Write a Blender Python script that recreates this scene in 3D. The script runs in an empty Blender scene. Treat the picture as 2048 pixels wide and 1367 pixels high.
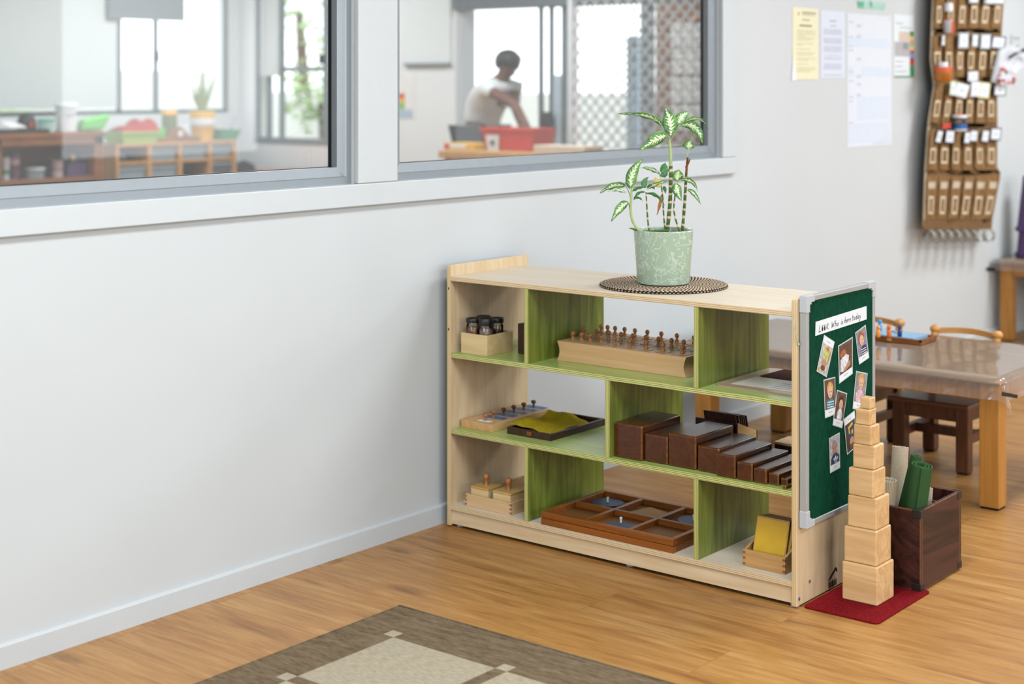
import bpy, bmesh, math, random
from mathutils import Vector, Matrix, noise as mnoise

rnd = random.Random(7)
sc = bpy.context.scene
COL = sc.collection
PI = math.pi

# ---------------------------------------------------------------- camera
CF, CYH, CYAW = 3115.05, 166.51, 0.6772          # focal length in px, horizon row, heading
CAMP = Vector((-3.5982, -3.1495, 1.3573))
cd = bpy.data.cameras.new('camera')
cam = bpy.data.objects.new('camera', cd)
COL.objects.link(cam)
cd.sensor_width = 36.0
cd.lens = CF / 2048 * 36.0
cd.shift_y = (CYH - 683.5) / 2048
cam.location = CAMP
cam.rotation_euler = (PI / 2, 0, CYAW - PI / 2)
cd.dof.use_dof = True
cd.dof.focus_distance = 4.25
cd.dof.aperture_fstop = 2.3
cd.clip_end = 200
sc.camera = cam

# ---------------------------------------------------------------- world, lights, exposure
w = bpy.data.worlds.new('world')
sc.world = w
w.use_nodes = True
bg = w.node_tree.nodes['Background']
bg.inputs[0].default_value = (0.93, 0.97, 1.0, 1)
bg.inputs[1].default_value = 2.2
sc.view_settings.view_transform = 'Standard'
sc.view_settings.look = 'None'
sc.view_settings.gamma = 1
sc.view_settings.use_curve_mapping = False
sc.view_settings.exposure = 0.3
sc.cycles.max_bounces = 10
sc.cycles.diffuse_bounces = 1
sc.cycles.transparent_max_bounces = 12
sc.cycles.caustics_reflective = False
sc.cycles.caustics_refractive = False
sc.cycles.sample_clamp_indirect = 6


def area(name, loc, rot, sx, sy, power, col=(1, 1, 1)):
    l = bpy.data.lights.new(name, 'AREA')
    l.shape = 'RECTANGLE'
    l.size, l.size_y, l.energy, l.color = sx, sy, power, col
    o = bpy.data.objects.new(name, l)
    o.location, o.rotation_euler = loc, rot
    COL.objects.link(o)
    return o


area('window_daylight', (-6.9, -1.35, 1.5), (PI / 2, 0, -PI / 2), 2.2, 1.3, 84, (0.89, 0.95, 1.0))
# daylight through the windows of the wall opposite, and the ceiling lamps of both rooms
for i, (lx, pw) in enumerate(((-4.2, 38), (-1.4, 44), (1.4, 40), (4.2, 34))):
    area('window_daylight', (lx, -6.42, 1.55), (PI / 2, 0, 0), 1.9, 1.5, pw, (0.89, 0.95, 1.0))
for ly, pw in ((-1.55, 50), (-4.2, 50)):
    for lx, pf in ((-4.6, 0.25), (-1.6, 0.90), (1.4, 0.62), (4.4, 1.12)):
        area('ceiling_lamp', (lx, ly, 2.68), (0, 0, 0), 1.2, 0.6, pw * pf, (0.89, 0.945, 1.0))
for lx, ly in ((1.6, 2.6), (3.9, 3.0), (1.4, 5.2), (3.8, 5.4)):
    area('ceiling_lamp', (lx, ly, 2.68), (0, 0, 0), 1.2, 0.6, 37, (0.94, 0.97, 1.0))


# ---------------------------------------------------------------- helpers
def P(u, v, axis, val):
    """where the sight line of photo pixel (u, v) meets the plane axis = val"""
    fw = Vector((math.cos(CYAW), math.sin(CYAW), 0))
    rt = Vector((math.sin(CYAW), -math.cos(CYAW), 0))
    r = fw + rt * ((u - 1024) / CF) + Vector((0, 0, 1)) * ((CYH - v) / CF)
    return CAMP + r * ((val - CAMP[axis]) / r[axis])


def PD(u, v, depth):
    fw = Vector((math.cos(CYAW), math.sin(CYAW), 0))
    rt = Vector((math.sin(CYAW), -math.cos(CYAW), 0))
    return CAMP + (fw + rt * ((u - 1024) / CF) + Vector((0, 0, 1)) * ((CYH - v) / CF)) * depth


def lin(h):
    if not isinstance(h, str):
        return (*h[:3], 1)
    h = h.lstrip('#')
    o = []
    for i in (0, 2, 4):
        c = int(h[i:i + 2], 16) / 255
        o.append(c / 12.92 if c <= 0.04045 else ((c + 0.055) / 1.055) ** 2.4)
    return (*o, 1)


class N:
    """small node-tree builder"""
    def __init__(s, name):
        s.m = bpy.data.materials.new(name)
        s.m.use_nodes = True
        s.t = s.m.node_tree
        s.t.nodes.clear()
        s.out = s.t.nodes.new('ShaderNodeOutputMaterial')

    def n(s, typ, ins=None, **kw):
        x = s.t.nodes.new(typ)
        for k, v in kw.items():
            setattr(x, k, v)
        for k, v in (ins or {}).items():
            if isinstance(v, bpy.types.NodeSocket):
                s.t.links.new(v, x.inputs[k])
            else:
                x.inputs[k].default_value = v
        return x

    def math(s, op, a, b=0.0, c=0.0):
        return s.n('ShaderNodeMath', {0: a, 1: b, 2: c}, operation=op).outputs[0]

    def mix(s, f, a, b, blend='MIX'):
        x = s.n('ShaderNodeMix', {0: f, 6: a, 7: b}, data_type='RGBA', blend_type=blend)
        return x.outputs[2]

    def ramp(s, f, stops, interp='LINEAR'):
        x = s.n('ShaderNodeValToRGB', {0: f})
        r = x.color_ramp
        r.interpolation = interp
        while len(r.elements) < len(stops):
            r.elements.new(0.5)
        for e, (p, c) in zip(r.elements, stops):
            e.position = p
            e.color = c if len(c) == 4 else (*c, 1)
        return x.outputs[0]

    def coord(s, kind='Object', scale=(1, 1, 1), rnd_off=True):
        t = s.n('ShaderNodeTexCoord')
        src = t.outputs[kind]
        if rnd_off:
            oi = s.n('ShaderNodeObjectInfo')
            src = s.n('ShaderNodeVectorMath', {0: src, 1: s.n('ShaderNodeVectorMath', {0: (13.1, 7.7, 5.3), 3: oi.outputs['Random']}, operation='SCALE').outputs[0]}, operation='ADD').outputs[0]
        return s.n('ShaderNodeMapping', {0: src, 3: scale}).outputs[0]

    def bsdf(s, color, rough=0.5, spec=0.5, metal=0.0, bump=None, bstr=0.2, bdist=0.002, **kw):
        ins = {'Base Color': color, 'Roughness': rough, 'Specular IOR Level': spec, 'Metallic': metal}
        ins.update(kw)
        b = s.n('ShaderNodeBsdfPrincipled', ins)
        if bump is not None:
            bp = s.n('ShaderNodeBump', {'Height': bump, 'Strength': bstr, 'Distance': bdist})
            s.t.links.new(bp.outputs[0], b.inputs['Normal'])
        s.t.links.new(b.outputs[0], s.out.inputs[0])
        return s.m


def plain(name, col, rough=0.5, spec=0.5, metal=0.0, var=0.06, scale=30, bstr=0.0, **kw):
    n = N(name)
    c = lin(col)
    t = n.n('ShaderNodeTexNoise', {'Vector': n.coord(), 'Scale': scale, 'Detail': 3.0})
    dk = tuple(max(0, x * (1 - var)) for x in c[:3]) + (1,)
    lt = tuple(min(1, x * (1 + var)) for x in c[:3]) + (1,)
    colr = n.ramp(t.outputs[0], [(0.3, dk), (0.7, lt)])
    return n.bsdf(colr, rough, spec, metal, t.outputs[0] if bstr else None, bstr, **kw)


def wood(name, light, dark, axis=1, rough=0.45, spec=0.4, grain=1.0, contrast=1.0, knots=None, edge=None, bstr=0.05):
    """grain runs along axis; optional worn edges"""
    n = N(name)
    sc_f = [38 * grain] * 3
    sc_f[axis] = 2.2 * grain
    sc_c = [9 * grain] * 3
    sc_c[axis] = 0.9 * grain
    f = n.n('ShaderNodeTexNoise', {'Vector': n.coord(scale=sc_f), 'Scale': 1.6, 'Detail': 5.0, 'Roughness': 0.6, 'Distortion': 0.4})
    c = n.n('ShaderNodeTexNoise', {'Vector': n.coord(scale=sc_c), 'Scale': 1.1, 'Detail': 3.0, 'Distortion': 1.2})
    rings = n.math('FRACT', n.math('MULTIPLY', c.outputs[0], 7.0))
    rings = n.math('ABSOLUTE', n.math('SUBTRACT', rings, 0.5))
    v = n.math('ADD', n.math('MULTIPLY', f.outputs[0], 0.55), n.math('ADD', n.math('MULTIPLY', rings, 0.42), n.math('MULTIPLY', c.outputs[0], 0.34)))
    h = 0.22 * contrast
    col = n.ramp(v, [(0.5 - h, lin(dark)), (0.5 + h, lin(light))])
    if edge:
        bev = n.n('ShaderNodeBevel', {'Radius': 0.005}, samples=4)
        geo = n.n('ShaderNodeNewGeometry')
        d = n.n('ShaderNodeVectorMath', {0: bev.outputs[0], 1: geo.outputs['Normal']}, operation='DOT_PRODUCT').outputs['Value']
        wn = n.n('ShaderNodeTexNoise', {'Vector': n.coord(), 'Scale': 60.0, 'Detail': 3.0})
        m = n.math('MULTIPLY', n.math('SUBTRACT', 1.0, d), n.math('MULTIPLY', wn.outputs[0], 22.0))
        m = n.math('MINIMUM', n.math('MAXIMUM', n.math('SUBTRACT', m, 0.22), 0.0), 0.9)
        col = n.mix(m, col, lin(edge))
    return n.bsdf(col, rough, spec, 0, f.outputs[0], bstr)


def ply(name, face_l, face_d, edge_l, edge_d, grain, stack, rough=0.4, contrast=1.0):
    """plywood: veneer on the faces, layer lines on the front and back edges; layers stack along axis `stack`"""
    n = N(name)
    sf = [30, 30, 30]
    sf[grain] = 1.6
    scs = [7, 7, 7]
    scs[grain] = 0.7
    f = n.n('ShaderNodeTexNoise', {'Vector': n.coord(scale=sf), 'Scale': 1.8, 'Detail': 5.0, 'Roughness': 0.62, 'Distortion': 0.3})
    c = n.n('ShaderNodeTexNoise', {'Vector': n.coord(scale=scs), 'Scale': 1.2, 'Detail': 3.0, 'Distortion': 1.5})
    rings = n.math('ABSOLUTE', n.math('SUBTRACT', n.math('FRACT', n.math('MULTIPLY', c.outputs[0], 6.0)), 0.5))
    v = n.math('ADD', n.math('MULTIPLY', f.outputs[0], 0.6), n.math('ADD', n.math('MULTIPLY', rings, 0.35), n.math('MULTIPLY', c.outputs[0], 0.3)))
    h = 0.24 * contrast
    face = n.ramp(v, [(0.5 - h, lin(face_d)), (0.5 + h, lin(face_l))])
    sep = n.n('ShaderNodeSeparateXYZ', {0: n.n('ShaderNodeTexCoord').outputs['Object']})
    wob = n.n('ShaderNodeTexNoise', {'Vector': n.coord(scale=(3, 3, 3)), 'Scale': 2.0, 'Detail': 3.0})
    st = n.math('ADD', n.math('MULTIPLY', sep.outputs[stack], 1 / 0.0047), n.math('MULTIPLY', wob.outputs[0], 0.6))
    st = n.math('FRACT', st)
    brk = n.n('ShaderNodeTexNoise', {'Vector': n.coord(scale=(18, 18, 18)), 'Scale': 2.0, 'Detail': 5.0})
    edge = n.ramp(n.math('ADD', st, n.math('MULTIPLY', n.math('SUBTRACT', brk.outputs[0], 0.5), 0.22)),
                  [(0.0, lin(edge_l)), (0.52, lin(edge_l)), (0.62, lin(edge_d)), (0.76, lin(edge_d)), (0.86, lin(edge_l))])
    nx = n.n('ShaderNodeSeparateXYZ', {0: n.n('ShaderNodeNewGeometry').outputs['Normal']})
    msk = n.math('GREATER_THAN', n.math('ABSOLUTE', nx.outputs[0]), 0.75)
    return n.bsdf(n.mix(msk, face, edge), rough, 0.45, 0, f.outputs[0], 0.04)


class M:
    """mesh under construction, in world coordinates"""
    def __init__(s):
        s.b = bmesh.new()
        s.uv = None
        s.mi = 0

    def quad(s, pts):
        f = s.b.faces.new([s.b.verts.new(p) for p in pts])
        f.material_index = s.mi
        return f

    def hull(s, a, b_):
        """closed solid between two equal loops"""
        va = [s.b.verts.new(p) for p in a]
        vb = [s.b.verts.new(p) for p in b_]
        k = len(va)
        fs = [s.b.faces.new(list(reversed(va))), s.b.faces.new(vb)]
        for i in range(k):
            j = (i + 1) % k
            fs.append(s.b.faces.new([va[i], va[j], vb[j], vb[i]]))
        for f in fs:
            f.material_index = s.mi
        return s

    def box(s, x0, x1, y0, y1, z0, z1, mat=None):
        a = [Vector((x0, y0, z0)), Vector((x1, y0, z0)), Vector((x1, y1, z0)), Vector((x0, y1, z0))]
        b_ = [Vector((p.x, p.y, z1)) for p in a]
        if mat is not None:
            a = [mat @ p for p in a]
            b_ = [mat @ p for p in b_]
        return s.hull(a, b_)

    def prism(s, pts, d):
        d = Vector(d)
        pts = [Vector(p) for p in pts]
        return s.hull(pts, [p + d for p in pts])

    def lathe(s, prof, c=(0, 0, 0), seg=24, mat=None, caps=True):
        c = Vector(c)
        rows = []
        for r, z in prof:
            row = []
            for i in range(seg):
                a = 2 * PI * i / seg
                p = Vector((r * math.cos(a), r * math.sin(a), z))
                p = (mat @ p if mat is not None else p) + c
                row.append(s.b.verts.new(p))
            rows.append(row)
        for q in range(len(rows) - 1):
            for i in range(seg):
                j = (i + 1) % seg
                f = s.b.faces.new([rows[q][i], rows[q][j], rows[q + 1][j], rows[q + 1][i]])
                f.material_index = s.mi
        if caps:
            for row, rv in ((rows[0], True), (rows[-1], False)):
                f = s.b.faces.new(list(reversed(row)) if rv else row)
                f.material_index = s.mi
        return s

    def tube(s, pts, r, seg=8, closed=False):
        pts = [Vector(p) for p in pts]
        k = len(pts)
        rs = r if isinstance(r, (list, tuple)) else [r] * k
        t0 = (pts[1] - pts[0]).normalized()
        up = Vector((0, 0, 1)) if abs(t0.z) < 0.9 else Vector((1, 0, 0))
        nrm = (up - t0 * up.dot(t0)).normalized()
        rows = []
        for i in range(k):
            if closed:
                t = (pts[(i + 1) % k] - pts[i - 1]).normalized()
            else:
                t = (pts[min(i + 1, k - 1)] - pts[max(i - 1, 0)]).normalized()
            nrm = (nrm - t * nrm.dot(t)).normalized()
            bn = t.cross(nrm)
            rows.append([s.b.verts.new(pts[i] + (nrm * math.cos(2 * PI * q / seg) + bn * math.sin(2 * PI * q / seg)) * rs[i]) for q in range(seg)])
        for i in range(k if closed else k - 1):
            a, c = rows[i], rows[(i + 1) % k]
            for q in range(seg):
                z = (q + 1) % seg
                f = s.b.faces.new([a[q], a[z], c[z], c[q]])
                f.material_index = s.mi
        if not closed:
            s.b.faces.new(list(reversed(rows[0]))).material_index = s.mi
            s.b.faces.new(rows[-1]).material_index = s.mi
        return s

    def ball(s, c, r, seg=12, sc3=(1, 1, 1)):
        res = bmesh.ops.create_uvsphere(s.b, u_segments=seg, v_segments=max(6, seg // 2 + 2), radius=1)
        for v in res['verts']:
            v.co = Vector((v.co.x * r * sc3[0], v.co.y * r * sc3[1], v.co.z * r * sc3[2])) + Vector(c)
            for f in v.link_faces:
                f.material_index = s.mi
        return s

    def grid(s, fn, nu, nv, uv=None, thick=0.0):
        vs = [[s.b.verts.new(fn(i / nu, j / nv)) for j in range(nv + 1)] for i in range(nu + 1)]
        lay = s.b.loops.layers.uv.verify() if uv else None
        fs = []
        for i in range(nu):
            for j in range(nv):
                f = s.b.faces.new([vs[i][j], vs[i + 1][j], vs[i + 1][j + 1], vs[i][j + 1]])
                f.material_index = s.mi
                fs.append(f)
                if uv:
                    for lp, (a, c) in zip(f.loops, ((i, j), (i + 1, j), (i + 1, j + 1), (i, j + 1))):
                        lp[lay].uv = uv(a / nu, c / nv)
        if thick:
            bmesh.ops.solidify(s.b, geom=fs, thickness=thick)
        return s

    def done(s, name, mats, parent=None, smooth=None, bevel=0.0, seg=2, loc=None, rot=None):
        b = s.b
        bmesh.ops.recalc_face_normals(b, faces=b.faces[:])
        me = bpy.data.meshes.new(name)
        if parent is not None:
            inv = W(parent).inverted()
            org = Vector((0, 0, 0))
            for v in b.verts:
                v.co = inv @ v.co
        else:
            if loc is None:
                xs = [v.co for v in b.verts]
                lo = [min(v[i] for v in xs) for i in range(3)]
                hi = [max(v[i] for v in xs) for i in range(3)]
                loc = Vector(((lo[0] + hi[0]) / 2, (lo[1] + hi[1]) / 2, lo[2]))
            org = Vector(loc)
            for v in b.verts:
                v.co -= org
        b.to_mesh(me)
        b.free()
        for m in (mats if isinstance(mats, (list, tuple)) else [mats]):
            me.materials.append(m)
        o = bpy.data.objects.new(name, me)
        o.location = org
        COL.objects.link(o)
        if parent is not None:
            o.parent = parent
        if smooth is not None:
            for p in me.polygons:
                p.use_smooth = True
            me.set_sharp_from_angle(angle=math.radians(smooth))
        if bevel:
            md = o.modifiers.new('bevel', 'BEVEL')
            md.width = bevel
            md.segments = seg
            md.limit_method = 'ANGLE'
            md.angle_limit = math.radians(40)
            for p in me.polygons:
                p.use_smooth = True
            me.set_sharp_from_angle(angle=math.radians(35))
            md.harden_normals = True
        return o


def W(o):
    m = o.matrix_basis.copy()
    while o.parent is not None:
        o = o.parent
        m = o.matrix_basis @ m
    return m


def tag(o, label, cat, group=None, kind=None):
    o['label'] = label
    o['category'] = cat
    if group:
        o['group'] = group
    if kind:
        o['kind'] = kind
    return o


def thing(name, loc, label, cat, group=None, rotz=0.0):
    o = bpy.data.objects.new(name, None)
    o.empty_display_size = 0.05
    o.location = loc
    o.rotation_euler = (0, 0, rotz)
    COL.objects.link(o)
    return tag(o, label, cat, group)


def struct(o):
    o['kind'] = 'structure'
    return o


def copy_tree(o, parent=None):
    c = o.copy()
    COL.objects.link(c)
    if parent is not None:
        c.parent = parent
    for ch in [x for x in bpy.data.objects if x.parent == o]:
        copy_tree(ch, c)
    return c


# ---------------------------------------------------------------- materials
WALL = plain('wall_paint', '#D0D2D1', 0.55, 0.35, var=0.01, scale=4)
WHITE_TRIM = plain('white_gloss_paint', '#CFD2D2', 0.32, 0.5, var=0.01)
CEIL = plain('ceiling_paint', '#F1F1EE', 0.8, 0.2, var=0.01)
ALU = plain('aluminium', '#969DA1', 0.38, 0.5, 0.35, var=0.02)
ALU_LIGHT = plain('pale_aluminium', '#B0B0AE', 0.4, 0.5, 0.3, var=0.02)
CAPGREY = plain('grey_plastic', '#BDC0C2', 0.5, 0.4, var=0.02)
BLACK = plain('black_rubber', '#0B0D0D', 0.5, 0.4, var=0.1)
DARKGREY = plain('dark_grey_frame', '#5A6468', 0.45, 0.4, var=0.05)
MIDGREY = plain('mid_grey', '#8B9498', 0.5, 0.4, var=0.05)
PAPER = plain('white_paper', '#E9ECEF', 0.6, 0.3, var=0.01)
INK = plain('black_ink', '#15161A', 0.6, 0.3, var=0.05)
FADEINK = plain('grey_print', '#A9AEB2', 0.7, 0.2, var=0.05)
BIRCH_H = ply('birch_ply_flat', '#E6D7C2', '#DAC4A4', '#E3C9A0', '#B08A5C', 1, 2)
BIRCH_V = ply('birch_ply_upright', '#E6CDA8', '#D2B083', '#E0C292', '#B58F5E', 2, 1)
BIRCH_K = wood('birch_kick', '#E6CDA8', '#D3B285', 1, 0.45, 0.4, 0.8)
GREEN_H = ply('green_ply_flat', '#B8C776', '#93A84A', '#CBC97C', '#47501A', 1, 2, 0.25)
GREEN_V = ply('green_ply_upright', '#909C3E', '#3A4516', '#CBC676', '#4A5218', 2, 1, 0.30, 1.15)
GREENSTAIN = lin('#8FA83A')
PINE_BOX = wood('pale_maple', '#E2C692', '#D0AE74', 1, 0.4, 0.4, 0.7)
BEECH = wood('beech', '#D9AD77', '#C4935A', 0, 0.4, 0.4, 1.0)
BEECH_Y = wood('beech_y', '#D8B080', '#C59A66', 1, 0.4, 0.4, 1.0)
KNOBWOOD = wood('knob_wood', '#B9793E', '#8F5626', 2, 0.3, 0.5, 2.0)
KNOBDARK = wood('dark_knob_wood', '#6B4322', '#472A14', 2, 0.3, 0.5, 2.0)
PRISM = wood('brown_varnish', '#5C2E0F', '#301404', 0, 0.26, 0.5, 0.9, 1.7, edge='#C98A48')
DARKWOOD = wood('dark_wood', '#452A1C', '#23130C', 0, 0.4, 0.4, 1.2)
FRAMEWOOD = wood('orange_brown_wood', '#98551B', '#6C3A0E', 1, 0.35, 0.45, 1.2)
BASEPLY = wood('tan_base', '#80521F', '#5E3A16', 1, 0.5, 0.3, 1.0)
BLUE = plain('blue_paint', '#2F6FA8', 0.4, 0.4)
BLUEDARK = plain('navy_paint', '#16395F', 0.4, 0.4)
TOWERWOOD = wood('natural_wood', '#E6BE8A', '#C5965F', 1, 0.4, 0.35, 1.0, 1.0)
TABLEWOOD = wood('table_beech', '#CF9E66', '#B88450', 1, 0.35, 0.4, 0.8)
LEGWOOD = wood('honey_leg', '#C58A41', '#A96F2C', 2, 0.4, 0.4, 0.9)
CHAIRWOOD = wood('brown_chair', '#6E4127', '#4A2816', 2, 0.4, 0.4, 0.9)
CHAIRSEAT = wood('brown_seat', '#72452B', '#4C2A18', 1, 0.3, 0.5, 0.7)
BACKRAIL = wood('honey_rail', '#D69A55', '#BF8440', 1, 0.3, 0.5, 0.8)
CRATE = wood('sheesham', '#4A2820', '#0C0504', 0, 0.42, 0.3, 0.7, 0.7, edge='#9B6A45')
YELLOWFELT = plain('yellow_felt', '#F0CE30', 0.9, 0.1, var=0.12, scale=80, bstr=0.3)

# ================================================================ the rooms
WY = 0.04            # face of the wall with the windows
WT = 0.104            # its back face
RX, FY = 5.22, 6.9   # side and far wall of the room behind
CZ = 2.7

# floor: long boards laid square to the window wall
n = N('oak_boards')
co = n.coord(rnd_off=False)
sw = n.n('ShaderNodeMapping', {0: co, 2: (0, 0, PI / 2)}).outputs[0]
br = n.n('ShaderNodeTexBrick', {'Vector': sw, 'Color1': (0.25, 0.25, 0.25, 1), 'Color2': (0.75, 0.75, 0.75, 1), 'Mortar': (0, 0, 0, 1), 'Scale': 1.0, 'Mortar Size': 0.0011,
         'Mortar Smooth': 0.3, 'Bias': 0.0, 'Brick Width': 1.22, 'Row Height': 0.182}, offset=0.37, offset_frequency=2)
sep = n.n('ShaderNodeSeparateColor', {0: br.outputs[0]})
off = n.n('ShaderNodeCombineXYZ', {0: n.math('MULTIPLY', sep.outputs[0], 9.0), 1: n.math('MULTIPLY', sep.outputs[0], 23.0), 2: 0.0})
cv = n.n('ShaderNodeVectorMath', {0: co, 1: off.outputs[0]}, operation='ADD').outputs[0]
g1 = n.n('ShaderNodeTexNoise', {'Vector': n.n('ShaderNodeMapping', {0: cv, 3: (15, 1.5, 1)}).outputs[0], 'Scale': 1.6, 'Detail': 6.0, 'Roughness': 0.62, 'Distortion': 0.9})
g2 = n.n('ShaderNodeTexNoise', {'Vector': n.n('ShaderNodeMapping', {0: cv, 3: (70, 3.0, 1)}).outputs[0], 'Scale': 2.0, 'Detail': 5.0, 'Roughness': 0.7})
g3 = n.n('ShaderNodeTexNoise', {'Vector': n.n('ShaderNodeMapping', {0: cv, 3: (5.5, 0.8, 1)}).outputs[0], 'Scale': 1.3, 'Detail': 3.0, 'Distortion': 1.0})
base = n.ramp(g1.outputs[0], [(0.30, lin('#804E22')), (0.43, lin('#B0783A')), (0.56, lin('#C28C4A')), (0.72, lin('#D6A86A'))])
fine = n.ramp(g2.outputs[0], [(0.32, lin('#70451F')), (0.6, lin('#C09058'))])
col = n.mix(0.36, base, fine)
col = n.mix(n.ramp(g3.outputs[0], [(0.55, (0, 0, 0)), (0.72, (0.55, 0.55, 0.55))]), col, lin('#825027'))
kn = n.n('ShaderNodeTexVoronoi', {'Vector': n.n('ShaderNodeMapping', {0: cv, 3: (5.0, 1.7, 1)}).outputs[0], 'Scale': 1.0}, feature='F1')
km = n.n('ShaderNodeTexNoise', {'Vector': n.n('ShaderNodeMapping', {0: cv, 3: (40, 12, 1)}).outputs[0], 'Scale': 1.5, 'Detail': 4.0})
kf = n.ramp(n.math('ADD', kn.outputs[0], n.math('MULTIPLY', km.outputs[0], 0.16)), [(0.10, (0.7, 0.7, 0.7)), (0.24, (0, 0, 0))])
col = n.mix(kf, col, lin('#5E3A1C'))
col = n.mix(n.math('MULTIPLY', n.math('SUBTRACT', 0.75, sep.outputs[0]), 0.35), col, lin('#9A642F'))
col = n.mix(n.math('MULTIPLY', br.outputs['Fac'], 0.35), col, lin('#5E3C22'))
FLOOR = n.bsdf(col, 0.36, 0.42, 0, g2.outputs[0], 0.06, 0.001)

m = M()
m.box(-7.0, 6.5, -6.5, FY + 0.2, -0.12, 0)
struct(m.done('floor', FLOOR, loc=(0, 0, 0)))
m = M()
m.box(-7.0, 6.5, -6.5, FY + 0.2, CZ, CZ + 0.1)
struct(m.done('ceiling', CEIL))

# wall with the two interior windows
O1 = (-3.1, -0.362)
O2 = (-0.195, 1.665)
OZ = (1.066, 2.25)
m = M()
m.box(-7, 6.5, WY, WT, 0, OZ[0])
m.box(-7, 6.5, WY, WT, OZ[1], CZ)
for a, b in ((-7, O1[0]), (O1[1], O2[0]), (O2[1], 6.5)):
    m.box(a, b, WY, WT, OZ[0], OZ[1])
struct(m.done('wall_back', WALL))
ENDWALL = plain('bounce_cut_slate', '#6E777C', 0.7, 0.2, var=0.02)  # dark tone invented for the unseen end wall to cut bounced light
for nm, bx in (('wall_front', (-7, 6.5, -6.62, -6.5)), ('wall_left', (-7.12, -7, -6.5, FY + .2)), ('wall_right', (6.5, 6.62, -6.5, WY + .12))):
    m = M()
    m.box(bx[0], bx[1], bx[2], bx[3], 0, CZ)
    struct(m.done(nm, ENDWALL if nm == 'wall_left' else WALL))
# skirting
m = M()
m.prism([(-7, WY, 0), (-7, WY, 0.0590), (-7, WY - 0.004, 0.0595), (-7, WY - 0.0105, 0.057), (-7, WY - 0.012, 0.053), (-7, WY - 0.012, 0)], (13.5, 0, 0))
struct(m.done('baseboard_back', WHITE_TRIM))
# painted architrave round the windows
m = M()
TY = WY - 0.018
m.box(-3.25, 1.766, TY, WY, 1.0005, OZ[0])
m.box(-3.25, 1.766, TY, WY, OZ[1], OZ[1] + 0.09)
m.box(O1[1], O2[0], TY, WY, OZ[0], OZ[1])
m.box(O2[1], 1.766, TY, WY, OZ[0], OZ[1])
m.box(-3.25, O1[0], TY, WY, OZ[0], OZ[1])
struct(m.done('trim_1', WHITE_TRIM, bevel=0.004))

# glass that keeps its reflections
n = N('window_glass')
fr = n.n('ShaderNodeFresnel', {'IOR': 1.5})
gl = n.n('ShaderNodeBsdfGlossy', {'Color': (1, 1, 1, 1), 'Roughness': 0.0})
tr = n.n('ShaderNodeBsdfTransparent', {'Color': (0.95, 0.975, 0.97, 1)})
dd = n.n('ShaderNodeTexNoise', {'Vector': n.coord(), 'Scale': 900.0, 'Detail': 1.0})
dust_and_veil = n.math('ADD', 0.085, n.math('MULTIPLY', n.math('GREATER_THAN', dd.outputs[0], 0.80), 0.5))  # even pale veil stands in for reflected light, flecks are dust
df = n.n('ShaderNodeBsdfDiffuse', {'Color': (0.86, 0.9, 0.9, 1)})
m0 = n.n('ShaderNodeMixShader', {0: dust_and_veil, 1: tr.outputs[0], 2: df.outputs[0]})
mx = n.n('ShaderNodeMixShader', {0: fr.outputs[0], 1: m0.outputs[0], 2: gl.outputs[0]})
n.t.links.new(mx.outputs[0], n.out.inputs[0])
GLASS = n.m
n = N('thin_glass')
fr = n.n('ShaderNodeFresnel', {'IOR': 1.12})
gl = n.n('ShaderNodeBsdfGlossy', {'Color': (1, 1, 1, 1), 'Roughness': 0.0})
tr = n.n('ShaderNodeBsdfTransparent', {'Color': (0.96, 0.98, 0.975, 1)})
mx = n.n('ShaderNodeMixShader', {0: fr.outputs[0], 1: tr.outputs[0], 2: gl.outputs[0]})
n.t.links.new(mx.outputs[0], n.out.inputs[0])
GLASS2 = n.m


def interior_window(name, x0, x1):
    z0, z1 = OZ
    e = bpy.data.objects.new(name, None)
    e.location = ((x0 + x1) / 2, 0.09, z0)
    COL.objects.link(e)
    struct(e)
    fa, fb = 0.052, 0.0935      # frame depth in the reveal
    w = 0.049
    m = M()
    # sill rail with sloped upper half, jambs, head
    prof = [(fa, 0.0), (fa, 0.020), (fa + 0.005, 0.0225), (fa + 0.010, w), (fb, w), (fb, 0.0)]
    for s_ in (0, 1):
        pts = [(x0, y, z0 + z if s_ == 0 else z1 - z) for y, z in prof]
        m.prism(pts, (x1 - x0, 0, 0))
    for s_ in (0, 1):
        pts = [(x0 + z if s_ == 0 else x1 - z, y, z0 + 0.0201) for y, z in prof]
        m.prism(pts, (0, 0, z1 - z0 - 0.0402))
    f = m.done('window_frame', ALU, e)
    m = M()
    t = 0.005
    m.box(x0 + w - 0.002, x0 + w + t, 0.084, 0.094, z0 + w, z1 - w)
    m.box(x1 - w - t, x1 - w + 0.002, 0.084, 0.094, z0 + w, z1 - w)
    m.box(x0 + w, x1 - w, 0.084, 0.094, z0 + w - .001, z0 + w + 0.0018)
    m.done('gasket', BLACK, e)
    m = M()
    m.quad([(x0 + w, 0.089, z0 + w), (x1 - w, 0.089, z0 + w), (x1 - w, 0.089, z1 - w), (x0 + w, 0.089, z1 - w)])
    m.done('pane', GLASS, e)
    return e


interior_window('window_1', *O1)
interior_window('window_2', *O2)

# ---------------------------------------------------------------- room behind: shell
CREAMWALL = plain('far_room_wall', '#E6E8E7', 0.6, 0.3, var=0.01, scale=3)
A3 = P(455, 100, 1, FY)     # right end of the far window
wz0 = P(455, 224, 1, FY).z
wx1 = A3.x
wx0 = 0.2
m = M()
m.box(-7, RX + 0.15, FY, FY + 0.15, 0, wz0)
m.box(-7, RX + 0.15, FY, FY + 0.15, 2.2, CZ)
m.box(-7, wx0, FY, FY + 0.15, wz0, 2.2)
m.box(wx1, RX + 0.15, FY, FY + 0.15, wz0, 2.2)
struct(m.done('wall_far', CREAMWALL))
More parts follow.
